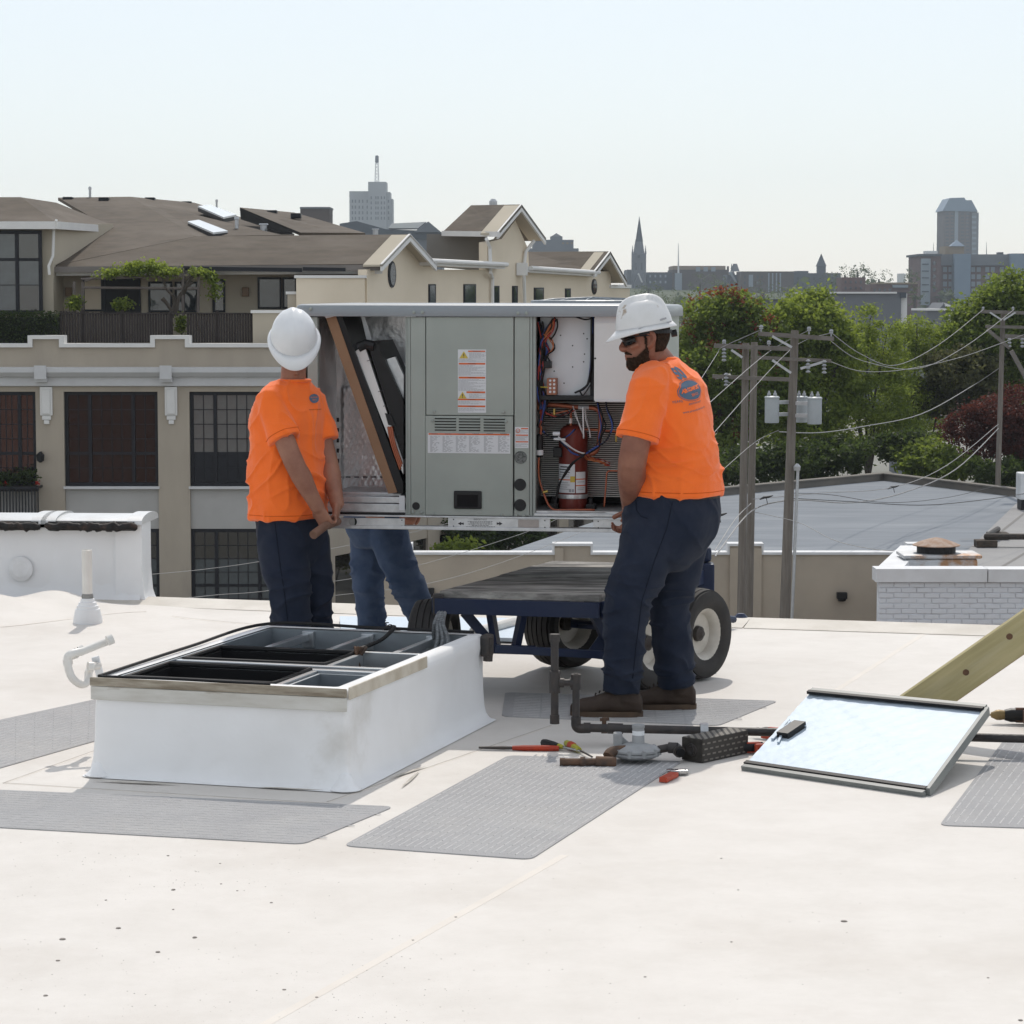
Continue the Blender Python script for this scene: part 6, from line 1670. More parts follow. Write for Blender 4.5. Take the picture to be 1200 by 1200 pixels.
# fan guard on top, toward the right
fcx, fcy = U(678, 356)[0], .56
q = MB(); q.lathe([(.30, .0), (.30, .012), (.29, .016), (.29, .0)], (fcx, fcy, zl + .004), n=40, caps=False)
for rr_ in (.06, .12, .18, .24): q.lathe([(rr_ - .003, .028 - rr_ * .06), (rr_, .034 - rr_ * .06), (rr_ + .003, .028 - rr_ * .06)], (fcx, fcy, zl), n=40, caps=False)
for k in range(12):
    a = 2 * pi * k / 12; q.tube([(fcx, fcy, zl + .034), (fcx + .2 * cos(a), fcy + .2 * sin(a), zl + .026), (fcx + .3 * cos(a), fcy + .3 * sin(a), zl + .012)], .003, 5)
q.build('fan_guard', m_lid, unit)
# corner posts and floor, back and end walls (closed box with two open bays)
_, zb2 = U(560, 605)
q = MB(); q.box(.0, UW, .02, UD, zb2 - .004, zb2 + .028); q.build('base_pan', m_galv2, unit)
q = MB(); q.box(.02, UW - .02, UD - .02, UD, zb2 + .029, zt2 - .001); q.build('rear_panel', m_paint, unit)
q = MB(); q.box(UW - .018, UW + .0, .045, UD - .021, zb2 + .029, zt2 - .001); q.build('end_panel', m_paint, unit)
q = MB(); q.box(.0, .018, .045, UD - .021, zb2 + .029, zt2 - .001); q.build('end_panel', m_paint, unit)
def post(a, b, y0=371.5, y1=604): return ub('post', a, b, y0, y1, m_paint2, .0, .04, .003)
post(360, 372); post(760, 771)
xd, _ = U(487, 400); xe, _ = U(622, 400)
q = MB(); q.box(xd - .0, xd + .02, .05, UD - .021, zb2 + .029, zt2 - .001); q.build('bulkhead', m_inner, unit)
q = MB(); q.box(xe - .02, xe, .05, UD - .021, zb2 + .029, zt2 - .001); q.build('bulkhead', m_galv2, unit)
# centre fronts
ub('mullion', 475, 477.8, 371.5, 604, m_paint2, .004, .04); ub('mullion', 478.2, 481, 371.5, 604, m_paint2, -.004, .04); 
ub('front_strip', 481.3, 498.6, 371.5, 604, m_paint, -.004, .04, .003)
up_ = ub('upper_panel', 499.6, 602.0, 371.5, 486.6, m_paint, -.008, .03, .003)
lo_ = ub('lower_panel', 499.0, 601.4, 487.4, 604, m_paint, -.010, .03, .003)
rt_ = ub('right_column', 603.2, 620.8, 371.5, 604.5, m_paint, -.006, .04, .003)
ub('mullion', 621.2, 624.0, 371.5, 604.5, m_paint2, -.002, .04); ub('mullion', 624.4, 627.6, 371.5, 604.5, m_paint2, .004, .04)
def disc(name, px, py, rpx, mat, d=.0015, off=-.01, n=24, parent=None):
    x, z = U(px, py, off); q = MB(); q.lathe([(rpx / 252, 0), (rpx / 252 * .96, d), (.0004, d)], (x, off, z), (0, -1, 0), n); return q.build(name, mat, parent or unit)
def screw(px, py, off=-.010): 
    x, z = U(px, py, off); q = MB(); q.lathe([(.0085, 0), (.0085, .002), (.006, .003), (.0055, .007), (.001, .0075)], (x, off, z), (0, -1, 0), 8); q.build('screw', m_paint2, unit)
for s_ in ((509, 482), (590, 483), (507, 493), (593, 494), (508, 602), (588, 603), (484, 600), (494, 600), (605, 603.5), (614, 604), (485, 366), (495, 366), (607, 367), (617, 367), (364, 362)): screw(*s_, off=-.022 if s_[1] < 368 else -.010)
# louvre slots
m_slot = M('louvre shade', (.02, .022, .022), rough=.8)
for c0 in (509.5, 537.8, 566.8):
    for k in range(5):
        y = 490.2 + k * 3.35 + (c0 - 509.5) * .014
        q = MB(); xa, z = U(c0, y, -.01); xb, _ = U(c0 + 25, y, -.01)
        q.prism([(xa, -.0105, z + .0035), (xb, -.0105, z + .0035), (xb, -.0105, z - .004), (xa, -.0105, z - .004)], (0, .0012, 0)); q.prism([(xa, -.0106, z + .005), (xa, -.016, z + .0015), (xa, -.0165, z + .0025), (xa, -.0107, z + .0065)], (xb - xa, 0, 0), 1)
        q.build('louvre', [m_slot, m_paint], unit)
# recessed handle
ub('handle_bezel', 532.5, 565, 575, 596, m_blk_p, -.020, -.0102, .006); ub('handle_pocket', 536.5, 561, 579.5, 593.5, m_void, -.022, -.0202, .0008)
# round ports
d_ = disc('port_grille', 610, 536, 7.6, M('grille mesh', (.16, .17, .165), (.07, .075, .07), scale=160, rough=.6, lo=.45, hi=.55), .003, -.0065)
disc('port', 609.5, 568, 7.2, m_blk_p, .003, -.0065); disc('port', 609.5, 592, 7.2, m_blk_p, .003, -.0065); disc('port', 487.5, 593, 4.6, m_blk_p, .003, -.0045)
# labels
def flat(q, a, b, y0, y1, off, mi=0):
    xa, z1 = U(a, y0, off); xb, _ = U(b, y0, off); _, z0 = U(a, y1, off)
    q.quad((xa, off, z0), (xb, off, z0), (xb, off, z1), (xa, off, z1), mi)
def label(a, b, y0, y1, off, bars, tri=(), textcols=((0, 1),), rows=None, bartext=True):
    lb = MB(); xa, z1 = U(a, y0, off); xb, _ = U(b, y0, off); _, z0 = U(a, y1, off)
    lb.box(xa, xb, off, off + .0009, z0, z1); L = lb.build('label', m_label, unit)
    o2 = off - .0006
    q = MB()
    for (p0, p1, w0, w1) in bars: flat(q, a + (b - a) * w0, a + (b - a) * w1, p0, p1, o2)
    if bars: q.build('warning_bar', m_lorange, L)
    q = MB(); y = y0 + 1.6; any_ = False
    while y < y1 - 1:
        if not any(p0 - 1.0 < y < p1 + .6 for p0, p1, _, _ in bars):
            for (u0, u1) in textcols:
                s0 = u0
                if any(t0 - .5 < y < t1 + .5 for t0, t1, _ in tri): s0 = max(u0, .38)
                e = u1 - (rnd.random() ** 2) * (u1 - s0) * .6
                w = s0 + .02
                while w < e - .02:
                    wl_ = rnd.uniform(.03, .11) * (1 if len(textcols) == 1 else .5)
                    flat(q, a + (b - a) * w, a + (b - a) * min(w + wl_, e), y, y + .42, o2); any_ = True
                    w += wl_ + .018
        y += 1.05
    if any_: q.build('print', m_inkg, L)
    for (t0, t1, px) in tri:
        q = MB(); x0, zt_ = U(px, t0, o2); x1, zb_ = U(px, t1, o2); hw = (zt_ - zb_) * .62
        q.add([(x0 - hw, o2, zb_), (x0 + hw, o2, zb_), (x0, o2, zt_)], [(0, 1, 2)]); q.build('warning_triangle', m_lyel, L)
        q = MB(); h_ = zt_ - zb_; q.box(x0 - .002, x0 + .002, o2 - .0006, o2 - .0003, zb_ + h_ * .28, zb_ + h_ * .68); q.box(x0 - .002, x0 + .002, o2 - .0006, o2 - .0003, zb_ + h_ * .12, zb_ + h_ * .2); q.build('print', m_ink, L)
    if bartext:
        for (p0, p1, w0, w1) in bars:
            if (w1 - w0) * (b - a) < 12: continue
            x, z = U(a + (b - a) * (w0 + w1) / 2, (p0 + p1) / 2, o2); ob = lettering('WARNING', .0075, m_ink, L, (x, o2 - .0004, z))
    return L
label(536.6, 569.6, 409.5, 483.5, -.0095, ((410.8, 412.4, .36, .97), (425.2, 427.2, .03, .97), (441.4, 443.6, .03, .97), (458.6, 460.6, .30, .97), (467.2, 469, .0, .97), (475.0, 477, .0, .97)), ((411.5, 420, 543.5), (459, 467, 542)))
label(501.2, 598, 507.3, 530.8, -.0115, ((507.6, 509.4, .01, .99),), (), ((.01, .15), (.16, .31), (.32, .47), (.48, .64), (.66, .81), (.83, .99)), bartext=False)
label(602.6 + .8, 619.4, 500.4, 525, -.0075, ((501.6, 503, .45, .97), (509.2, 510.6, .05, .97), (517, 518.4, .05, .97)), (), bartext=False)
for k in range(6):
    o2 = -.0121; x, z = U(509 + k * 16.2, 508.5, o2); lettering('WARNING', .0065, m_ink, unit, (x, o2 - .0004, z))
x, z = U(607, 504.7, -.0081); q = MB(); q.lathe([(.010, 0), (.010, .0004), (.0075, .0004), (.0075, 0)], (x, -.0083, z), (0, -1, 0), 20, caps=False); q.bar((x - .006, -.0086, z - .006), (x + .006, -.0086, z + .006), .0004, .002, up=(0, 1, 0)); q.build('prohibition_mark', m_lorange, unit)
# base rails with fork slots
q = MB(); xa = U(398, 604)[0] - .18
_, za = U(560, 604.8); _, zb3 = U(560, 607.5); _, zc = U(560, 617.5); _, zd = U(560, 621.2)
q.bbox(.0, UW, -.02, .05, za - .008, za, .002); q.bbox(.0, UW, -.024, .05, zd, zd + .016, .002); q.build('rail_flange', m_galv2, unit)
for (a, b) in ((356, 474.5), (525.5, 645), (695.5, 769)): ub('rail_web', a, b, 606.6, 618.5, m_galv2, -.012, .0, .0015)
for yy in (UD - .05,):
    q = MB(); q.bbox(.0, UW, yy, yy + .05, zd, za - .001, .003); q.build('rear_rail', m_galv2, unit)
q = MB(); q.bbox(.0, .03, .051, UD - .051, zd, za - .001, .003); q.bbox(UW - .03, UW, .051, UD - .051, zd, za - .001, .003); q.build('end_rail', m_galv2, unit)
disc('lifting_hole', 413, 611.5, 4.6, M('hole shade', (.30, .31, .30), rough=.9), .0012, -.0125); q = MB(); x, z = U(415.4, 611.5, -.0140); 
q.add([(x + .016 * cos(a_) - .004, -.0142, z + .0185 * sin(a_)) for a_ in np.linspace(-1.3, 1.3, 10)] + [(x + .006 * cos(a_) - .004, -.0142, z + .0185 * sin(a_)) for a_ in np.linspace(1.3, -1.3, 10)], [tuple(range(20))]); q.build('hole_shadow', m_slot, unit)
for (px, py) in ((471, 609.5), (471, 616.5), (531.5, 608.8), (531.5, 616.6), (638.5, 610), (638.5, 618), (701, 611), (701, 618.5)): disc('rivet_hole', px, py, .8, m_slot, .0006, -.0126, 8)
# rail lettering
def rl(body, px, py, size):
    x, z = U(px, py, -.013); lettering(body, size, m_ink, unit, (x, -.0131, z))
rl('IMPORTANT', 563, 608.9, .0115)
q = MB()
for k, (y, a, b) in enumerate(((611, 548, 578), (612.4, 551, 576), (613.8, 549, 577), (615.4, 553, 573), (617, 546, 580))):
    w = a
    while w < b: 
        e = min(w + rnd.uniform(1.2, 3.2), b); flat(q, w, e, y, y + .6, -.0131); w = e + .7
q.build('print', m_ink, unit)
for s_, px in ((-1, 540), (1, 585.5)):
    q = MB(); x, z = U(px, 613.6, -.0131); hw = .014
    q.add([(x + s_ * hw, -.0132, z), (x - s_ * .002, -.0132, z + .009), (x - s_ * .002, -.0132, z - .009)], [(0, 1, 2)]); q.add([(x - s_ * .002, -.0132, z - .003), (x - s_ * hw, -.0132, z - .0055), (x - s_ * hw, -.0132, z + .0055), (x - s_ * .002, -.0132, z + .003)], [(0, 1, 2, 3)]); q.build('arrow', m_ink, unit)
ub('sticker', 607.5, 632, 608.6, 621, M('worn sticker', (.45, .41, .38), (.38, .35, .33), scale=20, rough=.7), -.0135, -.0122)

# ---------------- left bay: foil lining, slanted filter and heat section
x0b, x1b = U(372, 400)[0], xd
q = MB(); nu, nv = 60, 110; vs_ = []
for j in range(nv + 1):
    for i in range(nu + 1):
        x = x0b - .02 + (x1b - x0b + .02) * i / nu; z = zb2 + .03 + (zt2 - zb2 - .03) * j / nv
        w = .012 * vnoise([(x * 5, z * 3, 1)])[0] + .003 * vnoise([(x * 20, z * 9, 2)])[0]
        quilt = .0035 * (abs(sin((x * 1.9 + z) * 62)) ** .5 + abs(sin((x * 1.9 - z) * 62)) ** .5) if (.10 < x < .42 and .12 < z < .64) else 0
        vs_.append((x, .46 + w - quilt, z))
q.add(vs_, [(j * (nu + 1) + i, j * (nu + 1) + i + 1, (j + 1) * (nu + 1) + i + 1, (j + 1) * (nu + 1) + i) for j in range(nv) for i in range(nu)])
q.build('foil_lining', m_inner, unit, smooth=True)
q = MB(); vs_ = []
for j in range(25):
    for i in range(9):
        y = .05 + .56 * i / 8; z = zb2 + .03 + (zt2 - zb2 - .03) * j / 24
        vs_.append((x0b - .025 + .02 * vnoise([(y * 9, z * 6, 4)])[0], y, z))
q.add(vs_, [(j * 9 + i, j * 9 + i + 1, (j + 1) * 9 + i + 1, (j + 1) * 9 + i) for j in range(24) for i in range(8)]); q.build('side_lining', m_inner, unit, smooth=True)
q = MB(); vs_ = []
for j in range(25):
    for i in range(9):
        y = .05 + .56 * i / 8; z = zb2 + .03 + (zt2 - zb2 - .03) * j / 24
        vs_.append((x1b - .008 + .006 * vnoise([(y * 9, z * 6, 8)])[0], y, z))
q.add(vs_, [(j * 9 + i, j * 9 + i + 1, (j + 1) * 9 + i + 1, (j + 1) * 9 + i) for j in range(24) for i in range(8)]); q.build('side_lining', m_inner, unit, smooth=True)
def slab(name, pxs, d0, d1, mat, off=None, parent=None):
    off = d0 if off is None else off
    pts = [U(x, y, off) for x, y in pxs]
    q = MB(); q.prism([(x, d0, z) for x, z in pts], (0, d1 - d0, 0)); return q.build(name, mat, parent or unit)
slab('filter_edge', ((381, 370), (393, 369), (465.5, 577), (455, 578.5)), .03, .55, m_card)
slab('filter_tip', ((379.5, 369.5), (392, 366), (395, 370), (382, 373)), .025, .05, m_label)
slab('coil_frame', ((393.4, 370), (400, 369), (472.5, 566), (472.5, 578), (466, 577)), .035, .55, m_blk_p)
slab('coil_plate', ((416, 412), (427, 404.5), (472.5, 541), (472.5, 556)), .05, .5, m_cover)
slab('coil_side', ((430, 400), (441, 399), (472.8, 470), (472.8, 538)), .06, .5, m_blk_p)
q = MB(); x, z = U(431, 404, .1); q.tube([(x - .035, .055, z - .012), (x + .0, .055, z + .004), (x + .04, .055, z - .006)], .024, 10); q.build('coil_header', m_blk_p, unit)
slab('drain_plate', ((453, 421), (463, 418), (473, 440), (473, 478), (470, 470)), .09, .12, m_galv2)
slab('hanger_strap', ((422, 366), (426, 366), (436, 398), (430, 400)), .2, .21, m_galv2)
q = MB()
for (px, py) in ((427, 409), (432, 423), (445, 459), (451, 476), (463, 510)):
    xa, za_ = U(px - 2, py, .049); xb, zb4 = U(px + 5, py - 1.5, .049); q.bar((xa, .0488, za_), (xb, .0488, zb4), .002, .003)
q.build('clip_marks', m_ink, unit)
q = MB()
for k in range(3):
    q.tube([(*U(455 + k * 2, 500, .045)[:1], .045, U(455, 500, .045)[1]), (U(459 + k * 2, 520, .045)[0], .04, U(459, 520, .045)[1]), (U(469 + k, 552, .045)[0], .045, U(469, 550 - k * 3, .045)[1])], .0055, 7, smooth=4)
q.build('copper_lines', m_copper, unit)
slab('line_port', ((451, 484), (458, 486), (464, 500), (455, 498)), .046, .05, m_blk_p)
# base of the left bay
ub('bay_sill', 372, 474, 582.5, 590, m_galv2, .03, .5, .004); ub('drain_pan', 385, 466, 578.5, 586, m_galv2, .10, .5, .006); ub('bay_sill', 372, 474, 590.5, 600.5, m_galv2, .012, .35, .003); ub('sill_gasket', 372, 474, 600.8, 604, m_blk_p, .0, .03)
ub('white_tab', 467.5, 474, 581, 598, m_label, .004, .011)
# dashes printed on the lining
q = MB()
for k in range(6): 
    for (px, py, hw, hh) in ((396, 492 + k * 12, .006, .010), (398 + k * 10, 559, .012, .003)): 
        x, z = U(px, py, .43); q.box(x - hw, x + hw, .428, .429, z - hh, z + hh)
q.build('lining_marks', m_ink, unit)

# ---------------- right bay
xr0, xr1 = U(628, 400)[0], U(760, 400)[0]
ub('control_plate', 633, 692.5, 371.8, 466, m_white_p, .10, .112, .003, off=.10); ub('wire_channel', 692, 696, 371.8, 466, m_blk_p, .085, .10, .001, off=.09)
ub('control_cover', 696.3, 759, 372.4, 470, m_cover, .03, .10, .003, off=.03); ub('cover_lip', 697, 759, 371.2, 378.5, m_white_p, .026, .0295, off=.026)
ub('bay_shelf', 629, 697, 464, 469.5, m_blk_p, .05, .30, .003); ub('cover_sill', 696.5, 759, 468.5, 471.2, m_white_p, .022, .03)
disc('latch', 697.5, 420, 1.2, m_slot, .001, .0295, 10)
q = MB()
for (px, py) in ((650, 408), (649.5, 435), (671, 405), (671, 430), (657, 393), (684, 391), (685, 415), (684, 424), (684, 455), (688, 397), (661, 449), (680, 458)):
    x, z = U(px, py, .1); q.lathe([(.0035, 0), (.0035, .0008)], (x, .0998, z), (0, -1, 0), 8)
q.build('plate_holes', m_slot, unit)
ub('relay', 638.5, 646, 423, 431.5, m_blk_p, .05, .10, .003, off=.07); ub('terminal_block', 641.5, 652.8, 443, 462.5, M('terminal brown', (.30, .13, .08), rough=.6), .045, .10, .002, off=.07)
q = MB()
for r0 in range(4):
    for c0 in range(2):
        x, z = U(644.8 + c0 * 4.6, 446 + r0 * 4.4, .045); q.lathe([(.006, 0), (.005, .003)], (x, .0448, z), (0, -1, 0), 8)
q.build('terminals', m_label, unit)
# wire bundles
m_wires = [M('wire black', (.012, .012, .013), rough=.5), M('wire red', (.30, .04, .03), rough=.5), M('wire blue', (.03, .06, .22), rough=.5), M('wire yellow', (.45, .36, .06), rough=.5), M('wire white', (.5, .5, .5), rough=.5), M('wire orange', (.4, .13, .05), rough=.5)]
def wires(name, pts, n, spread, r, cols, off0=.06, jig=2.0):
    by = {}
    for k in range(n):
        c = cols[k % len(cols)]
        q = by.setdefault(c, MB()); pp_ = []
        for (px, py) in pts:
            x, z = U(px + rnd.uniform(-jig, jig) * spread, py + rnd.uniform(-jig, jig) * spread * .5, off0); pp_.append((x, off0 + rnd.uniform(-.015, .02), z))
        q.tube(pp_, r, 6, smooth=5)
    for c, q in by.items(): q.build(name, m_wires[c], unit)
wires('wire_bundle', ((648, 374), (640, 388), (636, 402), (634, 420), (632, 440), (632, 462), (633, 480)), 16, 1.2, .0035, (0, 0, 1, 0, 5, 0, 2, 0))
wires('wire_bundle', ((650, 373), (646, 385), (638, 398), (634, 412), (634, 430)), 8, 1.6, .003, (5, 1, 0, 0))
wires('loop_wire', ((652, 374), (653.5, 382), (650, 392), (645, 398)), 3, .5, .003, (0,)); wires('loop_wire', ((634, 423), (640, 418), (644, 424)), 2, .6, .003, (0,)); wires('yellow_lead', ((629, 453), (634, 453.5), (642, 454)), 2, .4, .003, (3,))
wires('wire_bundle', ((633, 378), (636, 400), (640, 412), (636, 430), (634, 452), (638, 466), (636, 480), (633, 500)), 12, 1.9, .0032, (0, 0, 0, 1, 0, 2), .065); wires('loop_wire', ((637, 392), (645, 398), (648, 408), (641, 416), (635, 420)), 4, .9, .0028, (0, 5)); wires('loop_wire', ((634, 470), (640, 482), (650, 489), (662, 486), (672, 480)), 4, 1.4, .003, (0, 0, 1), .08); wires('compressor_lead', ((700, 471), (704, 484), (707, 498), (704, 512), (700, 524), (690, 531)), 4, 1.3, .0032, (0, 0, 2), .09); wires('loom', ((694, 372), (693.5, 400), (692.5, 430), (690, 448), (683, 456), (674, 460)), 6, .5, .004, (0, 0, 2)); wires('loom', ((691, 451), (684, 463), (679, 458)), 2, .5, .003, (0,)); wires('top_lead', ((675, 371), (685, 374.5), (694, 373)), 3, .4, .003, (0,))
# coil with horizontal fins
q = MB(); xa, zt3 = U(634, 471, .31); xb, zb5 = U(757, 582, .31)
n = 46
for k in range(n):
    z = zb5 + (zt3 - zb5) * k / (n - 1); q.box(xa, xb, .30, .335, z - .0019, z + .0019)
fo = q.build('coil_fins', m_fin, unit); fo['kind'] = 'stuff'
q = MB(); q.box(xa, xb, .34, .35, zb5, zt3); q.build('coil_core', m_slot, unit)
q = MB(); q.box(xr0 - .0, xr1 + .02, .50, .52, zb2 + .03, zt2 - .002); q.build('bay_back', m_blk_p, unit)
# compressor
xc, zc0 = U(671.5, 597, .18); _, zc1 = U(671.5, 497, .18); rcmp = 17.2 / 252
h_ = zc1 - zc0
cp_ = MB(); cp_.lathe([(.03, .0), (rcmp * .93, .004), (rcmp * .99, .02), (rcmp * .99, h_ * .12), (rcmp * 1.0, h_ * .16), (rcmp * 1.0, h_ * .80), (rcmp * 1.01, h_ * .84), (rcmp * .97, h_ * .90), (rcmp * .82, h_ * .955), (rcmp * .5, h_ * .99), (.004, h_)], (xc, .18, zc0), n=36); comp = cp_.build('compressor', m_comp, unit, smooth=40)
q = MB(); q.lathe([(rcmp * 1.015, h_ * .135), (rcmp * 1.03, h_ * .145), (rcmp * 1.03, h_ * .175), (rcmp * 1.015, h_ * .185)], (xc, .18, zc0), n=36, caps=False); q.build('band', m_galv2, comp)
def wrap(a0, a1, z0, z1, mat, nm, o=1.02):
    q = MB(); n = 14; r_ = rcmp * o; pts = []
    for k in range(n + 1):
        a = R(-90 + a0 + (a1 - a0) * k / n); pts.append((xc + r_ * cos(a), .18 + r_ * sin(a)))
    q.rings([[(x, y, z0) for x, y in pts], [(x, y, z1) for x, y in pts]], False, False, closed=False); return q.build(nm, mat, comp, smooth=True)
wrap(-68, 14, zc0 + h_ * .205, zc0 + h_ * .54, m_label, 'label'); wrap(18, 62, zc0 + h_ * .205, zc0 + h_ * .45, m_label, 'label')
for (a0, a1, u0, u1, m_) in ((-68, 14, .352, .364, m_lorange), (18, 62, .36, .372, m_lorange), (18, 62, .285, .297, m_lorange), (-4, 14, .33, .40, m_lyel), (-60, -4, .47, .483, m_ink), (-56, -6, .44, .45, m_ink), (-52, -14, .50, .515, m_ink), (-60, -10, .415, .422, m_inkg), (-62, -8, .39, .397, m_inkg), (-60, -12, .32, .327, m_inkg), (-62, -6, .295, .302, m_inkg), (-62, -16, .27, .277, m_inkg), (-60, 0, .245, .252, m_inkg), (24, 56, .33, .337, m_inkg), (24, 56, .26, .267, m_inkg), (24, 52, .24, .247, m_inkg), (2, 11, .215, .25, m_inkg), (-9, 0, .215, .25, m_inkg)): wrap(a0, a1, zc0 + h_ * u0, zc0 + h_ * u1, m_, 'print', 1.026)
q = MB(); a = R(-58); c_ = Vector((xc + rcmp * 1.03 * cos(a), .18 + rcmp * 1.03 * sin(a), 0))
q = MB(); x, z = U(653, 530, .12); q.bbox(x - .018, x + .022, .11, .15, z - .022, z + .022, .004); q.build('terminal_cover', m_blk_p, comp)
for sx in (-1, 1):
    q = MB(); q.bbox(xc + sx * (rcmp + .02) - .022, xc + sx * (rcmp + .02) + .022, .13, .2, zc0 - .006, zc0 + .03, .005); q.lathe([(.01, .03), (.01, .055), (.004, .06)], (xc + sx * (rcmp + .02), .15, zc0), n=8); q.build('mount_foot', m_blk_p, comp)
def cu(name, pts, r, off=.14, mat=m_copper):
    q = MB(); q.tube([(U(p[0], p[1], off)[0], off + (p[2] if len(p) > 2 else 0), U(p[0], p[1], off)[1]) for p in pts], r, 10, smooth=5); return q.build(name, mat, unit, smooth=True)
cu('suction_line', ((633, 474), (650, 474.5), (675, 477), (694, 478), (702, 482), (704, 492), (703, 510), (701, 522), (697, 530), (688, 533)), .0115); cu('discharge_line', ((669, 499), (669, 490), (669, 478)), .006); cu('liquid_line', ((633, 482), (634, 500), (633, 512)), .006, .07); cu('liquid_line', ((631.5, 536), (631, 548), (632, 562), (637, 578), (643, 592), (650, 597.5), (662, 597.5), (697, 597.5)), .005, .06)
cu('liquid_line', ((633, 485), (648, 485), (666, 481)), .0045, .09); cu('discharge_line', ((676, 503), (690, 503.5), (700, 504), (727, 506)), .006, .16); cu('liquid_line', ((708, 594), (710, 570), (711, 556), (714, 552), (725, 552)), .004, .08)
q = MB(); x, z = U(669, 493, .14); q.tube([(x, .14, z - .012), (x, .14, z + .012)], .010, 10); x, z = U(684, 477.5, .14); q.tube([(x - .025, .14, z), (x + .025, .14, z)], .0125, 10); q.build('joint_collar', m_galv2, unit)
q = MB(); x, z0_ = U(632, 534, .07); _, z1_ = U(632, 511, .07); q.tube([(x, .07, z0_ - .012), (x, .07, z0_), (x, .07, z1_), (x, .07, z1_ + .012)], [.006, .0185, .0185, .006], 16); dr_ = q.build('drier', m_blk_p, unit, smooth=40)
q = MB(); z2_ = U(632, 530.5, .05)[1]; q.lathe([(.019, -.012), (.019, .012)], (x, .07, z2_), n=18, caps=False); q.build('band', m_label, dr_)
cu('brass_valve', ((636, 577), (642, 575.5)), .006, .055, M('brass', (.45, .34, .10), rough=.4, metal=.6)); cu('brass_valve', ((649.5, 479), (649.5, 487)), .006, .085, MATS['brass']); cu('brass_valve', ((722, 508), (722, 518)), .005, .12, MATS['brass'])
wires('compressor_lead', ((636, 505), (645, 512), (655, 514), (666, 510), (674, 503)), 2, .5, .0035, (2, 0), .07); wires('compressor_lead', ((655, 516), (662, 522), (672, 531), (684, 532.5), (696, 525), (708, 518), (716, 505), (717, 495), (712, 480), (709, 471)), 2, .6, .004, (0, 2), .06); wires('compressor_lead', ((653, 512), (664, 521), (675, 528), (684, 531)), 2, .6, .003, (4,), .05); wires('compressor_lead', ((684, 534), (672, 542), (662, 556), (655, 568), (652, 580), (650, 592)), 3, .5, .0035, (0,), .06); wires('thin_wire', ((672, 476), (675, 486), (680, 500), (684, 512)), 2, .5, .002, (4,), .10); wires('thin_wire', ((685, 478), (687, 492), (690, 505), (692, 513)), 2, .5, .002, (4,), .10)
wires('capillary', ((684, 532), (690, 537), (700, 540), (712, 545)), 9, 2.0, .002, (5, 1, 5), .10)
cu('capillary', ((683, 476), (683.5, 495), (684, 514)), .004, .09, m_galv2)
q = MB(); x, z = U(653, 508.5, .06); q.tube([(x - .02, .06, z), (x + .012, .06, z)], .009, 8); q.tube([(x - .014, .05, z - .024), (x + .04, .05, z - .026)], .005, 8); q.build('wire_tie', m_label, unit)
ub('bay_sill', 640, 710, 599.6, 602, m_galv2, .02, .34, .002); ub('bay_sill', 626, 760, 602.4, 605.4, m_galv2, -.004, .30, .002)
# ================================================================== people
m_skin = M('tanned skin', (.33, .165, .11), (.24, .105, .07), scale=9, detail=8, rough=.5, bump=.06, bscale=70)
m_skin2 = M('darker tanned skin', (.30, .135, .088), (.21, .085, .056), scale=9, detail=8, rough=.5, bump=.06, bscale=70)
m_shirt = M('orange tee', (.98, .185, .028), (.92, .165, .024), scale=6, spec=.2, rough=.85, bump=.12, bscale=160, sheen=.25)
m_trous = M('navy work trousers', (.017, .023, .040), (.025, .031, .049), scale=9, rough=.95, spec=.12, bump=.12, bscale=140, sheen=.05)
m_jeans = M('blue jeans', (.035, .055, .10), (.055, .078, .13), scale=12, rough=.95, spec=.12, bump=.12, bscale=140, sheen=.05)
m_hat = M('white helmet shell', (.74, .75, .76), (.70, .71, .72), scale=10, rough=.28, coat=.2)
m_hatd = M('scuffed helmet shell', (.70, .70, .70), (.66, .66, .65), scale=14, rough=.38, col3=(.36, .29, .22), scale3=9, lo3=.63, hi3=.70)
m_hair = M('dark hair', (.022, .014, .010), (.045, .028, .019), scale=60, spec=.1, rough=.8, bump=.6, bscale=150)
m_boot = M('brown boot leather', (.040, .026, .019), (.06, .042, .032), scale=10, rough=.65, bump=.2, bscale=50)
m_sole = M('boot sole', (.11, .075, .05), (.08, .055, .04), scale=12, rough=.8)
m_lens = M('sunglass lens', (.006, .006, .007), rough=.18, spec=.35)
m_print = M('blue grey shirt print', (.095, .145, .21), rough=.8)
m_collar = M('grey undershirt', (.38, .38, .40), rough=.9)

def remeshed(mb, voxel, iters=3, fac=.5):
    me = mb.mesh('temp')
    def a(o):
        r = o.modifiers.new('r', 'REMESH'); r.mode = 'VOXEL'; r.voxel_size = voxel; r.adaptivity = 0; r.use_smooth_shade = True
    def b(o):
        s = o.modifiers.new('s', 'SMOOTH'); s.iterations = iters; s.factor = fac
    return from_temp(me, [a, b])
def mesh_obj(me, name, mat, parent, label=None):
    me.materials.clear(); me.materials.append(mat)
    me.polygons.foreach_set('use_smooth', [True] * len(me.polygons))
    me.transform(Matrix.Translation(-org(parent)))
    o = bpy.data.objects.new(name, me); COL.objects.link(o); o.parent = parent; ORG[o.name] = org(parent).copy(); me.name = name
    if label: o['label'] = label
    return o
def displace(me, fn):
    n = len(me.vertices)
    v = np.empty(n * 3); me.vertices.foreach_get('co', v); v = v.reshape(-1, 3)
    nm = np.empty(n * 3); me.vertices.foreach_get('normal', nm); nm = nm.reshape(-1, 3)
    v = v + nm * fn(v, nm)[:, None]
    me.vertices.foreach_set('co', v.ravel()); me.update()
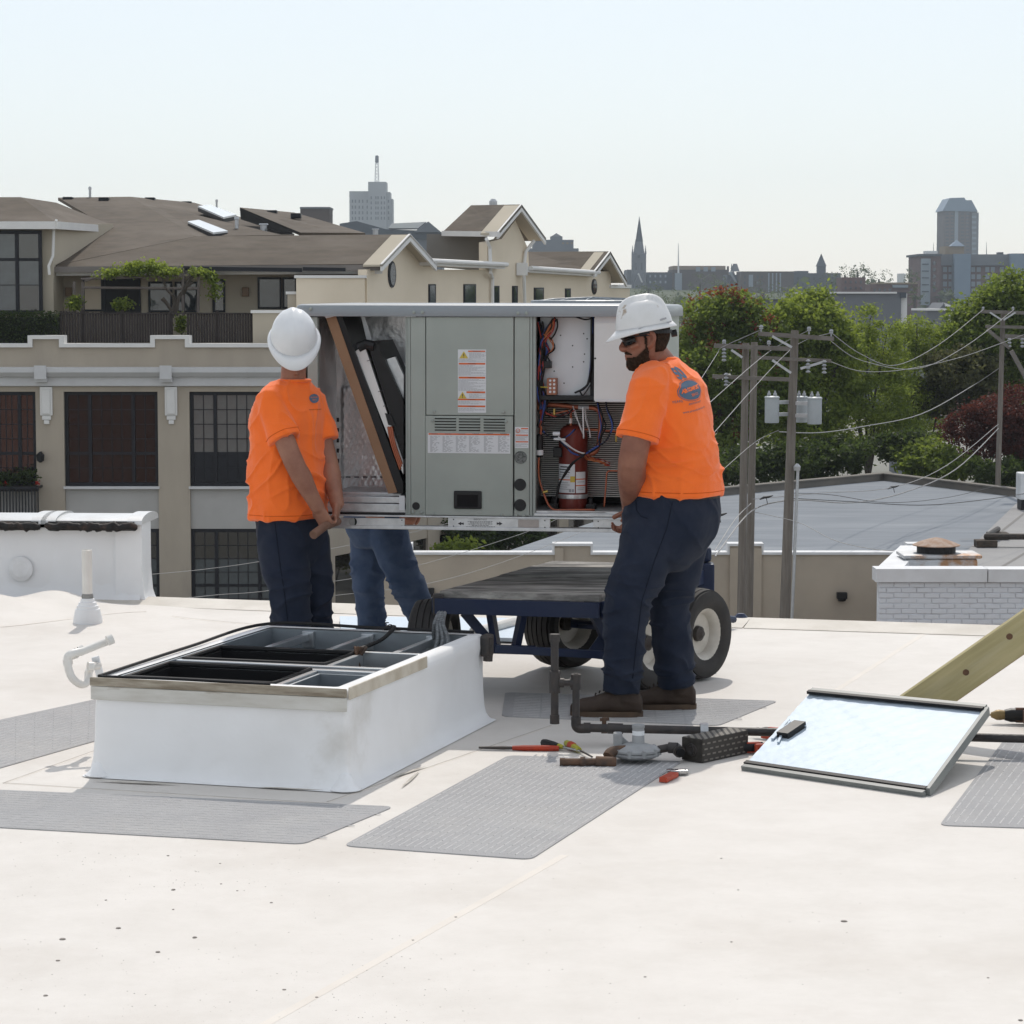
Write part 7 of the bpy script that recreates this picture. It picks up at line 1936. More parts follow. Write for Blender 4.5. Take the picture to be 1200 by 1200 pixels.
def ering(c, s, f, a, bf, bb, n=28, p=2.3):
    out = []
    for k in range(n):
        t = 2 * pi * k / n; cs, sn = cos(t), sin(t)
        x = a * (abs(cs) ** (2 / p)) * (1 if cs > 0 else -1); y = (bf if sn > 0 else bb) * (abs(sn) ** (2 / p)) * (1 if sn > 0 else -1)
        out.append(Vector(c) + s * x + f * y)
    return out
def sm(a, b, x):
    t = np.clip((x - a) / (b - a), 0, 1); return t * t * (3 - 2 * t)

def hand(q, wrist, d, nrm, side, curl=1.0, s=1.0):
    """palm and five separate bent fingers; d: wrist to knuckles, nrm: the way the fingers close, side: +1/-1 where the thumb is"""
    d = Vector(d).normalized(); nrm = Vector(nrm); nrm = (nrm - d * nrm.dot(d)).normalized(); w = d.cross(nrm).normalized() * side
    W = Vector(wrist)
    q.rings([ering(W + d * t * s, w, nrm, a * s, b * s, b * s, 14, 2.2) for t, a, b in ((-.03, .026, .022), (0, .030, .021), (.03, .038, .019), (.06, .043, .017), (.088, .042, .015), (.098, .034, .010))])
    for k, (off, L, r_) in enumerate(((.031, .92, .0088), (.011, 1.0, .0092), (-.010, .95, .0088), (-.030, .78, .0078))):
        p = W + (d * (.088 - .004 * abs(k - 1)) + w * off) * s; ang = 0; pts = [p - d * .02 * s, p]; rr_ = [r_ * 1.1 * s, r_ * 1.12 * s]
        for seg, bend in ((.045, 38), (.028, 62), (.022, 48)):
            ang += bend * curl * (1 + .06 * k); dd = d * cos(R(ang)) + nrm * sin(R(ang)); p = p + dd * seg * L * s; pts.append(p); rr_.append(r_ * s * (1 - .07 * (len(pts) - 2)))
        q.tube(pts, rr_, 9, dome=True, smooth=0)
    p = W + (d * .022 + w * .030) * s; pts = [p - w * .012 * s, p]; rr_ = [.014 * s, .0135 * s]
    for seg, a, b in ((.036, .62, .35), (.030, .35, .75), (.024, .1, .95)):
        dd = (d * .75 + w * a + nrm * b).normalized(); p = p + dd * seg * s; pts.append(p); rr_.append(.0115 * s)
    q.tube(pts, rr_, 9, dome=True)

def helmet(parent, c, f, u, mat, s=1.0, style=0):
    f = Vector(f).normalized(); u = Vector(u); u = (u - f * u.dot(f)).normalized(); l = u.cross(f).normalized()
    C0 = Vector(c); a, b, h = .140 * s, .118 * s, .150 * s
    def dome(off, n=48, m=14):
        rg = []
        for j in range(m + 1):
            t = j / m; th = t * pi / 2; rad = cos(th) ** .72 if j < m else .02; hh = sin(th) ** .95
            ring = []
            for k in range(n):
                ph = 2 * pi * k / n; x, y = cos(ph), sin(ph)
                dl = y * b * rad
                rib = 0
                if style == 0: rib = .008 * math.exp(-(dl / .020) ** 2) * sm(.25, .6, t) + .004 * math.exp(-((abs(dl) - .045) / .012) ** 2) * sm(.3, .6, t)
                else: rib = .018 * (1 - sm(.012, .024, abs(dl) - .020 * (1 - .5 * max(0, x)))) * sm(.25, .55, t)
                ring.append(C0 + f * (x * (a + off) * rad) + l * (y * (b + off) * rad) + u * ((h + off) * hh + rib))
            rg.append(ring)
        return rg
    q = MB(); q.rings(dome(0), False, True); q.rings(dome(-.004), False, True)
    # flared lower edge and front peak
    n = 64; R_ = []
    for (o, dz, pk) in ((-.003, .004, 0), (.0, .014, 0), (.010, .002, .35), (.016, -.006, 1.0), (.0155, -.010, 1.0), (.008, -.006, .35), (-.004, .0, 0)):
        ring = []
        for k in range(n):
            ph = 2 * pi * k / n; x, y = cos(ph), sin(ph); front = max(0, x) ** 2.2
            ext = o + pk * front * .036; drop = dz - pk * front * .020
            ring.append(C0 + f * (x * (a + ext)) + l * (y * (b + o + pk * front * .008)) + u * drop)
        R_.append(ring)
    q.rings(R_, False, False)
    hh = q.build('hard_hat', mat, parent, smooth=True)
    return hh, f, l, u

def person(label, S):
    t = thing('person', label, 'person', S['base'], group=None)
    tf = Vector(S['tf']).normalized(); up = Vector((0, 0, 1)); ls = up.cross(tf).normalized()       # ls: the person's left
    hs = S.get('hs', 1.0)
    # ---- body: one continuous surface
    q = MB()
    def trunk(k, extra, top=True):
        rg = []
        for (c, a, bf, bb) in S['trunk']:
            rg.append(ering(c, ls, tf, a * k + extra, bf * k + extra, bb * k + extra))
        return rg
    q.rings(trunk(.86, -.012))
    hf = Vector(S['hf']).normalized(); hu = Vector(S['hu']); hu = (hu - hf * hu.dot(hf)).normalized(); hl = hu.cross(hf).normalized(); hc = Vector(S['head'])
    # neck
    nb = Vector(S['neck']); nr = S.get('nr', .06)
    q.tube([nb - Vector((0, 0, .08)), nb, hc - hu * .06 - hf * .012], [nr * 1.35, nr * 1.05, nr], 18)
    prof_ = [(-.122, .050, .005, .020), (-.112, .082, .03, .040), (-.09, .092, .048, .052), (-.07, .092, .058, .060), (-.045, .088, .075, .066), (-.02, .086, .088, .071), (0, .084, .094, .074), (.02, .090, .098, .076), (.05, .092, .100, .077), (.08, .080, .094, .071), (.105, .055, .07, .054), (.122, .02, .03, .022)]
    q.rings([ering(hc + hu * z * hs, hl, hf, w_ * hs, fr * hs, bk * hs, 26, 2.15) for z, fr, bk, w_ in prof_])
    def hp(fw, lw, uw): return hc + (hf * fw + hl * lw + hu * uw) * hs
    q.tube([hp(.084, 0, .022), hp(.098, 0, -.004), hp(.112, 0, -.026), hp(.098, 0, -.036), hp(.082, 0, -.036)], [.009 * hs, .010 * hs, .0125 * hs, .011 * hs, .008 * hs], 10, dome=True, smooth=3)
    for s_ in (-1, 1):
        q.tube([hp(.098, s_ * .012, -.031), hp(.086, s_ * .016, -.032)], .0085 * hs, 8, dome=True)
        q.tube([hp(.078, s_ * .012, .022), hp(.084, s_ * .034, .026), hp(.070, s_ * .056, .020)], [.008 * hs, .010 * hs, .007 * hs], 8, dome=True, smooth=3)
        q.tube([hp(.068, s_ * .04, -.025), hp(.05, s_ * .060, -.02)], [.016 * hs, .014 * hs], 8, dome=True)
        # ear: rim and lobe
        q.tube([hp(.006, s_ * .070, .014), hp(-.004, s_ * .085, .026), hp(-.020, s_ * .095, .016), hp(-.022, s_ * .094, -.006), hp(-.010, s_ * .080, -.026), hp(.002, s_ * .072, -.034)], [.008 * hs, .0105 * hs, .0105 * hs, .010 * hs, .0105 * hs, .009 * hs], 8, dome=True, smooth=4)
        q.tube([hp(-.004, s_ * .068, -.02), hp(-.008, s_ * .076, .012)], [.010 * hs, .010 * hs], 8, dome=True)
    q.tube([hp(.084, -.022, -.064), hp(.097, 0, -.061), hp(.084, .022, -.064)], [.005 * hs, .0075 * hs, .005 * hs], 8, dome=True, smooth=4)
    q.tube([hp(.082, -.020, -.076), hp(.095, 0, -.076), hp(.082, .020, -.076)], [.005 * hs, .008 * hs, .005 * hs], 8, dome=True, smooth=4)
    q.tube([hp(.080, 0, -.098), hp(.090, 0, -.106)], [.018 * hs, .014 * hs], 10, dome=True)
    for A in S['arms']:
        pts = [Vector(x) for x in A['pts']]; r_ = A['r']
        q.tube(pts[:3], [r_[0] * .9, r_[1], r_[2]], 16, smooth=6, dome=True)
        # forearm bulge
        m_ = pts[1].lerp(pts[2], .28); q.tube([pts[1].lerp(pts[2], .06), m_, pts[1].lerp(pts[2], .62)], [r_[1] * .92, r_[1] * 1.03, r_[2] * 1.18], 14, dome=True, smooth=4)
        hand(q, pts[2], pts[3] - pts[2], A['n'], A['s'], A.get('curl', 1.0), A.get('hsz', 1.0))
    for Lg in S['legs']:
        q.tube([Vector(x) for x in Lg['pts']], [.075, .052, .038], 16, smooth=6, dome=True)
    mesh_obj(remeshed(q, .0052, 3, .5), 'body', S['skin'], t)
    # ---- T-shirt
    q = MB(); rg = []
    for (c, a, bf, bb) in S['shirt']: rg.append(ering(c, ls, tf, a, bf, bb, 32, 2.4))
    q.rings(rg)
    for A in S['arms']:
        pts = [Vector(x) for x in A['pts']]; e = pts[0].lerp(pts[1], A.get('sl', .72)); dd = (pts[1] - pts[0]).normalized()
        inner = Vector(S['shirt'][-3][0]) * .5 + Vector(S['shirt'][-2][0]) * .5
        q.tube([pts[0].lerp(inner, .55), pts[0], pts[0].lerp(e, .5), e], [A['sr'] * 1.0, A['sr'] * 1.0, A['sr'] * .98, A['sr'] * 1.04], 22)
    me = remeshed(q, .0065, 5, .5)
    sh_c = S['shirt'][0][0]; zlo = sh_c[2]; zhi = S['shirt'][-1][0][2]
    arms_ax = [(np.array(A['pts'][0]), np.array(A['pts'][1])) for A in S['arms']]
    def folds(v, n_):
        h = (v[:, 2] - zlo) / (zhi - zlo)
        a1 = 1 - np.abs(vnoise(v * np.array([5.5, 5.5, 17]) + vnoise(v * 6, 3)[:, None] * .8, 21))
        a2 = 1 - np.abs(vnoise(v * np.array([11, 11, 4.5]) + vnoise(v * 5, 4)[:, None] * .9, 22))
        a3 = vnoise(v * 26, 23)
        dg = (v @ np.array(S.get('fold_dir', (.5, 0, 1.0))))
        a4 = 1 - np.abs(np.sin(dg * 34 + 2.2 * vnoise(v * 7, 8)))
        waist = np.exp(-((h - S.get('fold_h', .30)) / .16) ** 2)
        return (a1 ** 4) * .016 * (.2 + waist) + (a2 ** 5) * .010 * (1 - .4 * waist) + a3 * .001 + (a4 ** 5) * .010 * waist * S.get('fold_k', 1.0) - .004
    displace(me, folds)
    shirt = mesh_obj(me, 'shirt', m_shirt, t)
    # hem and cuffs: thin doubled bands
    nk = S['shirt'][-1]
    q = MB(); rr_ = ering(Vector(nk[0]) + Vector((0, 0, -.004)), ls, tf, nk[1] * 1.0, nk[2] * 1.0, nk[3] * 1.0, 32, 2.2); q.tube(rr_ + [rr_[0]], .008, 8); q.build('collar', S.get('collar', m_shirt), t, smooth=True)
    # ---- trousers
    q = MB(); q.rings([ering(c, ls, tf, a, bf, bb, 30, 2.4) for (c, a, bf, bb) in S['hips']])
    for Lg in S['legs']:
        p = [Vector(x) for x in Lg['pts']]; rr_ = Lg['r']
        q.tube([p[0], p[0].lerp(p[1], .5), p[1], p[1].lerp(p[2], .5), p[2] + (p[2] - p[1]).normalized() * .01], [rr_[0], rr_[0] * .55 + rr_[1] * .5, rr_[1], rr_[1] * .5 + rr_[2] * .48, rr_[2]], 24, smooth=6)
        q.tube([S['hips'][1][0].lerp(p[0], .35), p[0]], [rr_[0] * .72, rr_[0] * 1.0], 24, dome=True)
    me = remeshed(q, .0075, 14, .5)
    kn = [np.array(Lg['pts'][1]) for Lg in S['legs']]; an = [np.array(Lg['pts'][2]) for Lg in S['legs']]
    def tf_(v, n_):
        out = vnoise(v * np.array([9, 9, 4]), 31) * .006 + (1 - np.abs(vnoise(v * np.array([7, 7, 5]) + v[:, 2:3] * np.array([[5, 3, 0]]), 37))) ** 5 * .010 + vnoise(v * 24, 32) * .001
        for k in kn:
            w_ = np.exp(-(((v - k) ** 2).sum(1)) / .020); out = out + w_ * ((1 - np.abs(vnoise(v * np.array([6, 6, 24]) + vnoise(v * 8, 5)[:, None] * .6, 33))) ** 4 * .021 - .005)
        for k in an:
            w_ = np.exp(-((v[:, 2] - k[2] - .06) / .11) ** 2) * np.exp(-(((v[:, :2] - k[:2]) ** 2).sum(1)) / .03); out = out + w_ * ((1 - np.abs(vnoise(v * np.array([7, 7, 26]) + vnoise(v * 9, 6)[:, None] * .7, 34))) ** 4 * .022 - .004)
        zc = S['hips'][0][0][2]
        w_ = np.exp(-((v[:, 2] - zc + .02) / .10) ** 2); dg = 1 - np.abs(vnoise(v * np.array([10, 10, 6]) + v[:, 2:3] * np.array([[8, 0, 0]]), 35)); out = out + w_ * (dg ** 4) * .008
        return out
    displace(me, tf_)
    S['tr_obj'] = mesh_obj(me, 'trousers', S['tm'], t)
    # ---- boots
    for Lg in S['legs']:
        an_ = Vector(Lg['pts'][2]); fd = Vector(Lg['fd']).normalized(); sd_ = up.cross(fd).normalized(); g0 = Vector((an_.x, an_.y, 0))
        q = MB()
        secs = ((-.09, .030, .020, .085), (-.075, .040, .018, .115), (-.03, .043, .018, .135), (.03, .046, .018, .130), (.08, .049, .018, .108), (.13, .053, .018, .088), (.175, .053, .018, .080), (.208, .045, .018, .070), (.228, .026, .022, .052))
        rg = []
        for (x, w_, z0, z1) in secs:
            cc = g0 + fd * x + Vector((0, 0, (z0 + z1) / 2)); rg.append(ering(cc, sd_, up, w_, (z1 - z0) / 2, (z1 - z0) / 2, 20, 2.6))
        q.rings(rg); q.tube([g0 + Vector((0, 0, .07)) - fd * .02, g0 + Vector((0, 0, .16)) - fd * .02], [.052, .05], 18)
        mb_ = remeshed(q, .006, 3, .5); bo = mesh_obj(mb_, 'boot', m_boot, t)
        q = MB(); out = []
        for k in range(30):
            th = 2 * pi * k / 30; x = .068 + cos(th) * .162; w_ = .052 if x > .05 else .044; out.append(g0 + fd * x + sd_ * (abs(sin(th)) ** .8 * (1 if sin(th) > 0 else -1) * w_) + Vector((0, 0, .0)))
        q.rings([[p + Vector((0, 0, .0005)) for p in out], [p + Vector((0, 0, .028)) for p in out]]); q.build('sole', m_sole, bo)
        q = MB()
        for k in range(5):
            c = g0 + fd * (.045 + .018 * k) + Vector((0, 0, .141 - .0105 * k)); q.tube([c - sd_ * .026, c + Vector((0, 0, .004)), c + sd_ * .026], .0032, 6)
        q.build('laces', m_hair, bo)
    return t, shirt, dict(hp=hp, hf=hf, hl=hl, hu=hu, hc=hc, tf=tf, ls=ls)

def project(me, shirt, parent, centre, right, upv, along, mat, name, off=.0025):
    """lay flat artwork on the cloth: local x,y -> right, upv; then drop it along a direction onto the shirt"""
    bm = bmesh.new(); bm.from_mesh(shirt.data); bv = BVHTree.FromBMesh(bm); bm.free()
    o_ = org(shirt); cnt = Vector(centre)
    bm = bmesh.new(); bm.from_mesh(me)
    bmesh.ops.triangulate(bm, faces=bm.faces[:])
    for _ in range(2):
        le = [e for e in bm.edges if e.calc_length() > .012]
        if le: bmesh.ops.subdivide_edges(bm, edges=le, cuts=1, use_grid_fill=False); bmesh.ops.triangulate(bm, faces=bm.faces[:])
    dead = []
    for v in bm.verts:
        p = cnt + right * v.co.x + upv * v.co.y
        s = p - along * .6
        h = bv.ray_cast(s - o_, along)
        if h[0] is None: dead.append(v); v.co = p - o_
        else:
            nn = h[1] if h[1].dot(along) < 0 else -h[1]
            v.co = h[0] + nn * off
    if dead: bmesh.ops.delete(bm, geom=dead, context='VERTS')
    r = bpy.data.meshes.new(name); bm.to_mesh(r); bm.free(); bpy.data.meshes.remove(me)
    r.materials.clear(); r.materials.append(mat)
    o = bpy.data.objects.new(name, r); COL.objects.link(o); o.parent = parent; ORG[o.name] = o_.copy()
    return o
m_seamo = M('orange stitch', (.62, .105, .016), rough=.95, spec=.1)
m_seamn = M('navy stitch', (.012, .015, .026), rough=.95, spec=.1)
def bvh_of(o):
    bm = bmesh.new(); bm.from_mesh(o.data); b = BVHTree.FromBMesh(bm); bm.free(); return b
def ring_seam(o, parent, c, ax, rad, r, mat, n=72):
    """a stitched line round a garment at a cross section"""
    bv = bvh_of(o); o_ = org(o); ax = Vector(ax).normalized(); s = ax.cross(Vector((0, 1, .2))).normalized(); u = ax.cross(s); pts = []
    for k in range(n + 1):
        d = s * cos(2 * pi * k / n) + u * sin(2 * pi * k / n); h = bv.ray_cast(Vector(c) + d * rad - o_, -d)
        if h[0] is not None and (h[0] + o_ - Vector(c)).length < rad: pts.append(h[0] + o_ + d * .0005)
    if len(pts) > 8:
        q = MB(); q.tube(pts, r, 5); q.build('stitching', mat, parent)
def line_seam(o, parent, pxs, r, mat):
    bv = bvh_of(o); o_ = org(o); pts = []
    for (xa, ya), (xb, yb) in zip(pxs[:-1], pxs[1:]):
        for k in range(8):
            d = ray(xa + (xb - xa) * k / 8, ya + (yb - ya) * k / 8).normalized(); h = bv.ray_cast(Vector((0, 0, H)) - o_, d)
            if h[0] is not None: pts.append(h[0] + o_ - d * .0008)
    if len(pts) > 4:
        q = MB(); q.tube(pts, r, 5); q.build('stitching', mat, parent)
def oval_mesh(a, b, n=40, m=6, hole=None):
    q = MB(); rg = []
    for j in range(m + 1):
        s = (j / m) if hole is None else hole + (1 - hole) * j / m
        rg.append([(a * max(s, .01) * cos(2 * pi * k / n), b * max(s, .01) * sin(2 * pi * k / n), 0) for k in range(n)])
    q.rings(rg, hole is None, False); return q.mesh('oval')
def text_off(body, size, dx, dy, **kw):
    me = text_mesh(body, size, **kw); me.transform(Matrix.Translation((dx, dy, 0))); return me

# ------------------------------------------------------------------ right worker
Y = 11.22
pel, wai, che, nek = P(796, 604, Y), P(792, 556, Y), P(785, 482, Y + .02), P(773, 424, Y + .03)
tfR = Vector((-.92, .40, 0)).normalized(); lsR = Vector((0, 0, 1)).cross(tfR)
aL = [P(760, 458, Y - .17), P(741, 541, Y - .22), P(739, 598, Y + .08), P(752, 612, Y + .24)]
aR = [P(786, 455, Y + .21), P(752, 530, Y + .30), P(738, 596, Y + .36), P(735, 617, Y + .40)]
rw = dict(base=(P(745, 838, 11.2).x, 11.22, 0), tf=tfR, skin=m_skin2, tm=m_trous, hs=1.02, nr=.066,
    trunk=[(pel, .185, .16, .17), (wai, .185, .185, .165), (che, .20, .15, .16), (che.lerp(nek, .6), .19, .11, .13), (nek, .09, .07, .08), (nek + Vector((-.01, 0, .03)), .06, .05, .06)],
    shirt=[(P(794, 581, Y), .198, .212, .192), (P(793, 572, Y), .204, .215, .199), (wai, .205, .212, .192), (P(788, 520, Y + .01), .205, .185, .180), (che, .212, .158, .172), (P(781, 452, Y + .02), .218, .128, .158), (P(778, 437, Y + .03), .190, .095, .130), (P(775, 426, Y + .03), .118, .075, .098), (P(772, 419, Y + .03), .076, .068, .070)],
    hips=[(P(793, 576, Y), .185, .205, .17), (P(793, 600, Y), .192, .23, .185), (P(790, 626, Y), .188, .23, .175), (P(782, 650, Y), .16, .17, .14), (P(776, 668, Y), .10, .11, .09)],
    neck=nek, head=P(757, 396.5, Y - .03), hf=(-.985, -.08, -.15), hu=(-.12, 0, 1),
    arms=[dict(pts=aL, r=(.075, .062, .038), n=(-.6, .6, .0), s=-1, sr=.092, sl=.70, hsz=1.05), dict(pts=aR, r=(.075, .060, .038), n=(-.8, -.2, .3), s=1, sr=.083, sl=.70, hsz=1.05)],
    legs=[dict(pts=[P(764, 628, Y - .07), P(736, 706, Y - .10), P(729, 806, Y - .04)], r=(.128, .098, .083), fd=(-1, .12, 0)), dict(pts=[P(797, 630, Y + .09), P(785, 708, Y + .13), P(792, 801, Y + .17)], r=(.130, .096, .082), fd=(-1, .05, 0))],
    fold_h=.26, fold_dir=(.45, -.1, 1.0), fold_k=1.0)
rp_, rshirt, rh = person('bearded worker in scuffed white hard hat and sunglasses, orange shirt, back half turned', rw)
hp = rh['hp']
hat, f_, l_, u_ = helmet(rp_, hp(.0, 0, .040), Vector((-.97, -.08, -.17)), Vector((-.2, 0, 1)), m_hatd, .90, 1)
def hatp(fw, lw, uw): return hp(.0, 0, .040) + f_ * fw + l_ * lw + u_ * uw
# ratchet strap at the nape, sweatband and worn stickers
q = MB()
rg_pts = [hatp(.116 * cos(a), .098 * sin(a), -.012 - .018 * max(0, -cos(a))) for a in np.linspace(R(70), R(290), 24)]
for a, b in zip(rg_pts[:-1], rg_pts[1:]): q.bar(a, b, .004, .016, up=u_)
c = hatp(-.124, 0, -.04); q.tube([c - f_ * .012, c + f_ * .012], .016, 10); q.build('suspension_strap', m_blk_p, rp_)
for (fx_, uz_, w_, h_) in ((-.075, .032, .030, .008), (-.095, .014, .034, .007), (.02, .012, .04, .003)):
    q = MB(); a, b = .141 * .9, .119 * .9
    y_ = sqrt(max(0, 1 - (fx_ / a) ** 2)) * b * (1 - (uz_ / .16) ** 2 * .5) + .0035
    tdir = Vector((f_ * (-y_ / b) * a / b * 0 + f_)).normalized(); q.bar(hatp(fx_ - w_ / 2, y_ - .004, uz_), hatp(fx_ + w_ / 2, y_ + .002 if fx_ < 0 else y_, uz_ - .004), .003, h_, up=u_); q.build('sticker', m_collar, hat)
# hair, beard, sunglasses
def shell(name, rows, mat, parent, a0, a1, n=26, extra=0.0):
    q = MB(); rg = []
    for (z, fr, bk, w_) in rows:
        ring = []
        for k in range(n + 1):
            th = R(a0 + (a1 - a0) * k / n); cs, sn = cos(th), sin(th)
            ring.append(hp((fr if cs > 0 else bk) * abs(cs) ** (2 / 2.15) * (1 if cs > 0 else -1), w_ * abs(sn) ** (2 / 2.15) * (1 if sn > 0 else -1), z))
        rg.append(ring)
    q.rings(rg, False, False, closed=False)
    me = q.mesh('temp')
    def a(o): s = o.modifiers.new('s', 'SOLIDIFY'); s.thickness = .006; s.offset = 0
    me = from_temp(me, [a])
    return mesh_obj(me, name, mat, parent)
e = .004
shell('hair', [(-.062, .09, .066 + e, .060 + e), (-.04, .088, .080 + e, .0665 + e), (-.02, .086, .092 + e, .0715 + e), (0, .084, .098 + e, .0745 + e), (.03, .09, .102 + e, .077 + e), (.06, .09, .10 + e, .075 + e)], m_hair, rp_, 108, 252)
q = MB()
rows = [(-.134, .060, .0, .024), (-.126, .092, .022, .046), (-.105, .102, .04, .058), (-.085, .100, .05, .0635), (-.066, .096, .05, .068), (-.045, .093, .05, .0735), (-.02, .090, .04, .0765), (.015, .088, .04, .0795)]
q.rings([ering(hc_, rh['hl'], rh['hf'], w_ * 1.02, fr * 1.02, bk * 1.02, 30, 2.2) for (z, fr, bk, w_), hc_ in [((z, fr, bk, w_), rh['hc'] + rh['hu'] * z * 1.02) for (z, fr, bk, w_) in rows]])
me = remeshed(q, .004, 2, .5)
v = np.array([x.co[:] for x in me.vertices]); 
keep_f = np.array([(Vector(x) - rh['hc']).dot(rh['hf']) for x in v])
displace(me, lambda v, n_: vnoise(v * 160, 41) * .0022 + vnoise(v * 60, 42) * .002)
bm = bmesh.new(); bm.from_mesh(me)
dead = [x for x in bm.verts if (x.co - rh['hc']).dot(rh['hf']) < .004 or (x.co - rh['hc']).dot(rh['hu']) > (-.070 + max(0, .062 - (x.co - rh['hc']).dot(rh['hf'])) * .75 + (.06 if (x.co - rh['hc']).dot(rh['hf']) < .020 else 0))]
bmesh.ops.delete(bm, geom=dead, context='VERTS'); bm.to_mesh(me); bm.free()
mesh_obj(me, 'beard', m_hair, rp_)
q = MB(); q.tube([hp(.075, -.034, -.058), hp(.093, -.012, -.050), hp(.096, 0, -.050), hp(.093, .012, -.050), hp(.075, .034, -.058)], [.004, .0055, .0045, .0055, .004], 8, smooth=4, dome=True); q.build('moustache', m_hair, rp_, smooth=True)
q = MB()
for s_ in (-1, 1):
    top_, bot_ = [], []
    for k in range(10):
        th = R(6 + 64 * k / 9); fr = .101 * cos(th) ** .55 if k else .101; lw = .079 * sin(th)
        zz = .019; lo = -.019 * (1 - .55 * (k / 9) ** 3) * (1 if k > 1 else .55)
        top_.append(hp(fr, s_ * lw, zz)); bot_.append(hp(fr - .002, s_ * lw, lo))
    q.rings([top_, bot_], False, False, closed=False)
ln = from_temp(q.mesh('temp'), [lambda o: setattr(o.modifiers.new('s', 'SOLIDIFY'), 'thickness', .004)])
gl = thing('sunglasses', None, None, rp_.location); gl.parent = rp_; gl.location = (0, 0, 0); ORG[gl.name] = org(rp_).copy()
mesh_obj(ln, 'lens', m_lens, gl)
q = MB()
for s_ in (-1, 1): q.tube([hp(.10, s_ * .012, .019), hp(.082, s_ * .06, .020), hp(.05, s_ * .079, .017), hp(.0, s_ * .084, .014), hp(-.012, s_ * .084, .006)], .0032, 8, smooth=4)
q.tube([hp(.101, -.014, .012), hp(.106, 0, .014), hp(.101, .014, .012)], .0032, 6); q.build('temple_arm', m_blk_p, gl)
# belt and pocket details
q = MB(); rr_ = ering(P(794, 579, Y), lsR, tfR, .186, .19, .178, 40, 2.4)
for a, b in zip(rr_, rr_[1:] + rr_[:1]): q.bar(a, b, .006, .026)
q.build('belt', M('dark belt', (.02, .02, .016), rough=.6), rp_)
ring_seam(rshirt, rp_, P(793, 574, Y), (0, 0, 1), .5, .0016, m_seamo)
e_ = aL[0].lerp(aL[1], .62); ring_seam(rshirt, rp_, e_, aL[1] - aL[0], .112, .0016, m_seamo)
line_seam(rw['tr_obj'], rp_, ((788, 588), (781, 620), (766, 660), (752, 705), (745, 760), (741, 800)), .0022, m_seamn)
line_seam(rw['tr_obj'], rp_, ((745, 586), (746, 598), (751, 605), (760, 608)), .0022, m_seamn)
# print on the back
bn = Vector((.86, -.50, 0)).normalized(); upS = (nek - wai).normalized(); upS = (upS - bn * upS.dot(bn) * .0); alongR = -bn
rgt = (-bn).cross(upS).normalized(); upS = rgt.cross(-bn).normalized(); rgt, upS = rgt * cos(R(7)) + upS * sin(R(7)), upS * cos(R(7)) - rgt * sin(R(7))
r0 = ray(808, 458); bm = bmesh.new(); bm.from_mesh(rshirt.data); bv = BVHTree.FromBMesh(bm); bm.free()
h = bv.ray_cast(Vector((0, 0, H)) - org(rshirt), r0.normalized())
cpt = h[0] + org(rshirt) + rgt * .018
pm_ = project(oval_mesh(.078, .040), rshirt, rp_, cpt, rgt, upS, alongR, m_print, 'shirt_print')
project(text_off('AIR COMFORT', .0205, 0, .004, bold=.001), rshirt, rp_, cpt, rgt, upS, alongR, m_shirt, 'shirt_print', .0036)
project(text_off('SERVICE', .015, .008, -.020), rshirt, rp_, cpt, rgt, upS, alongR, m_shirt, 'shirt_print', .0036)
project(text_off('50', .064, 0, .070, bold=.003, spacing=.95), rshirt, rp_, cpt, rgt, upS, alongR, m_print, 'shirt_print')
project(oval_mesh(.084, .046, 44, 1, .965), rshirt, rp_, cpt, rgt, upS, alongR, m_print, 'shirt_print')
project(text_off('YEARS', .014, -.088, -.036), rshirt, rp_, cpt, rgt, upS, alongR, m_print, 'shirt_print')
project(text_off('ANNIVERSARY', .013, .0, -.056), rshirt, rp_, cpt, rgt, upS, alongR, m_print, 'shirt_print')
project(text_off('www.aircomfortservice.com', .0135, 0, -.086), rshirt, rp_, cpt, rgt, upS, alongR, m_print, 'shirt_print')

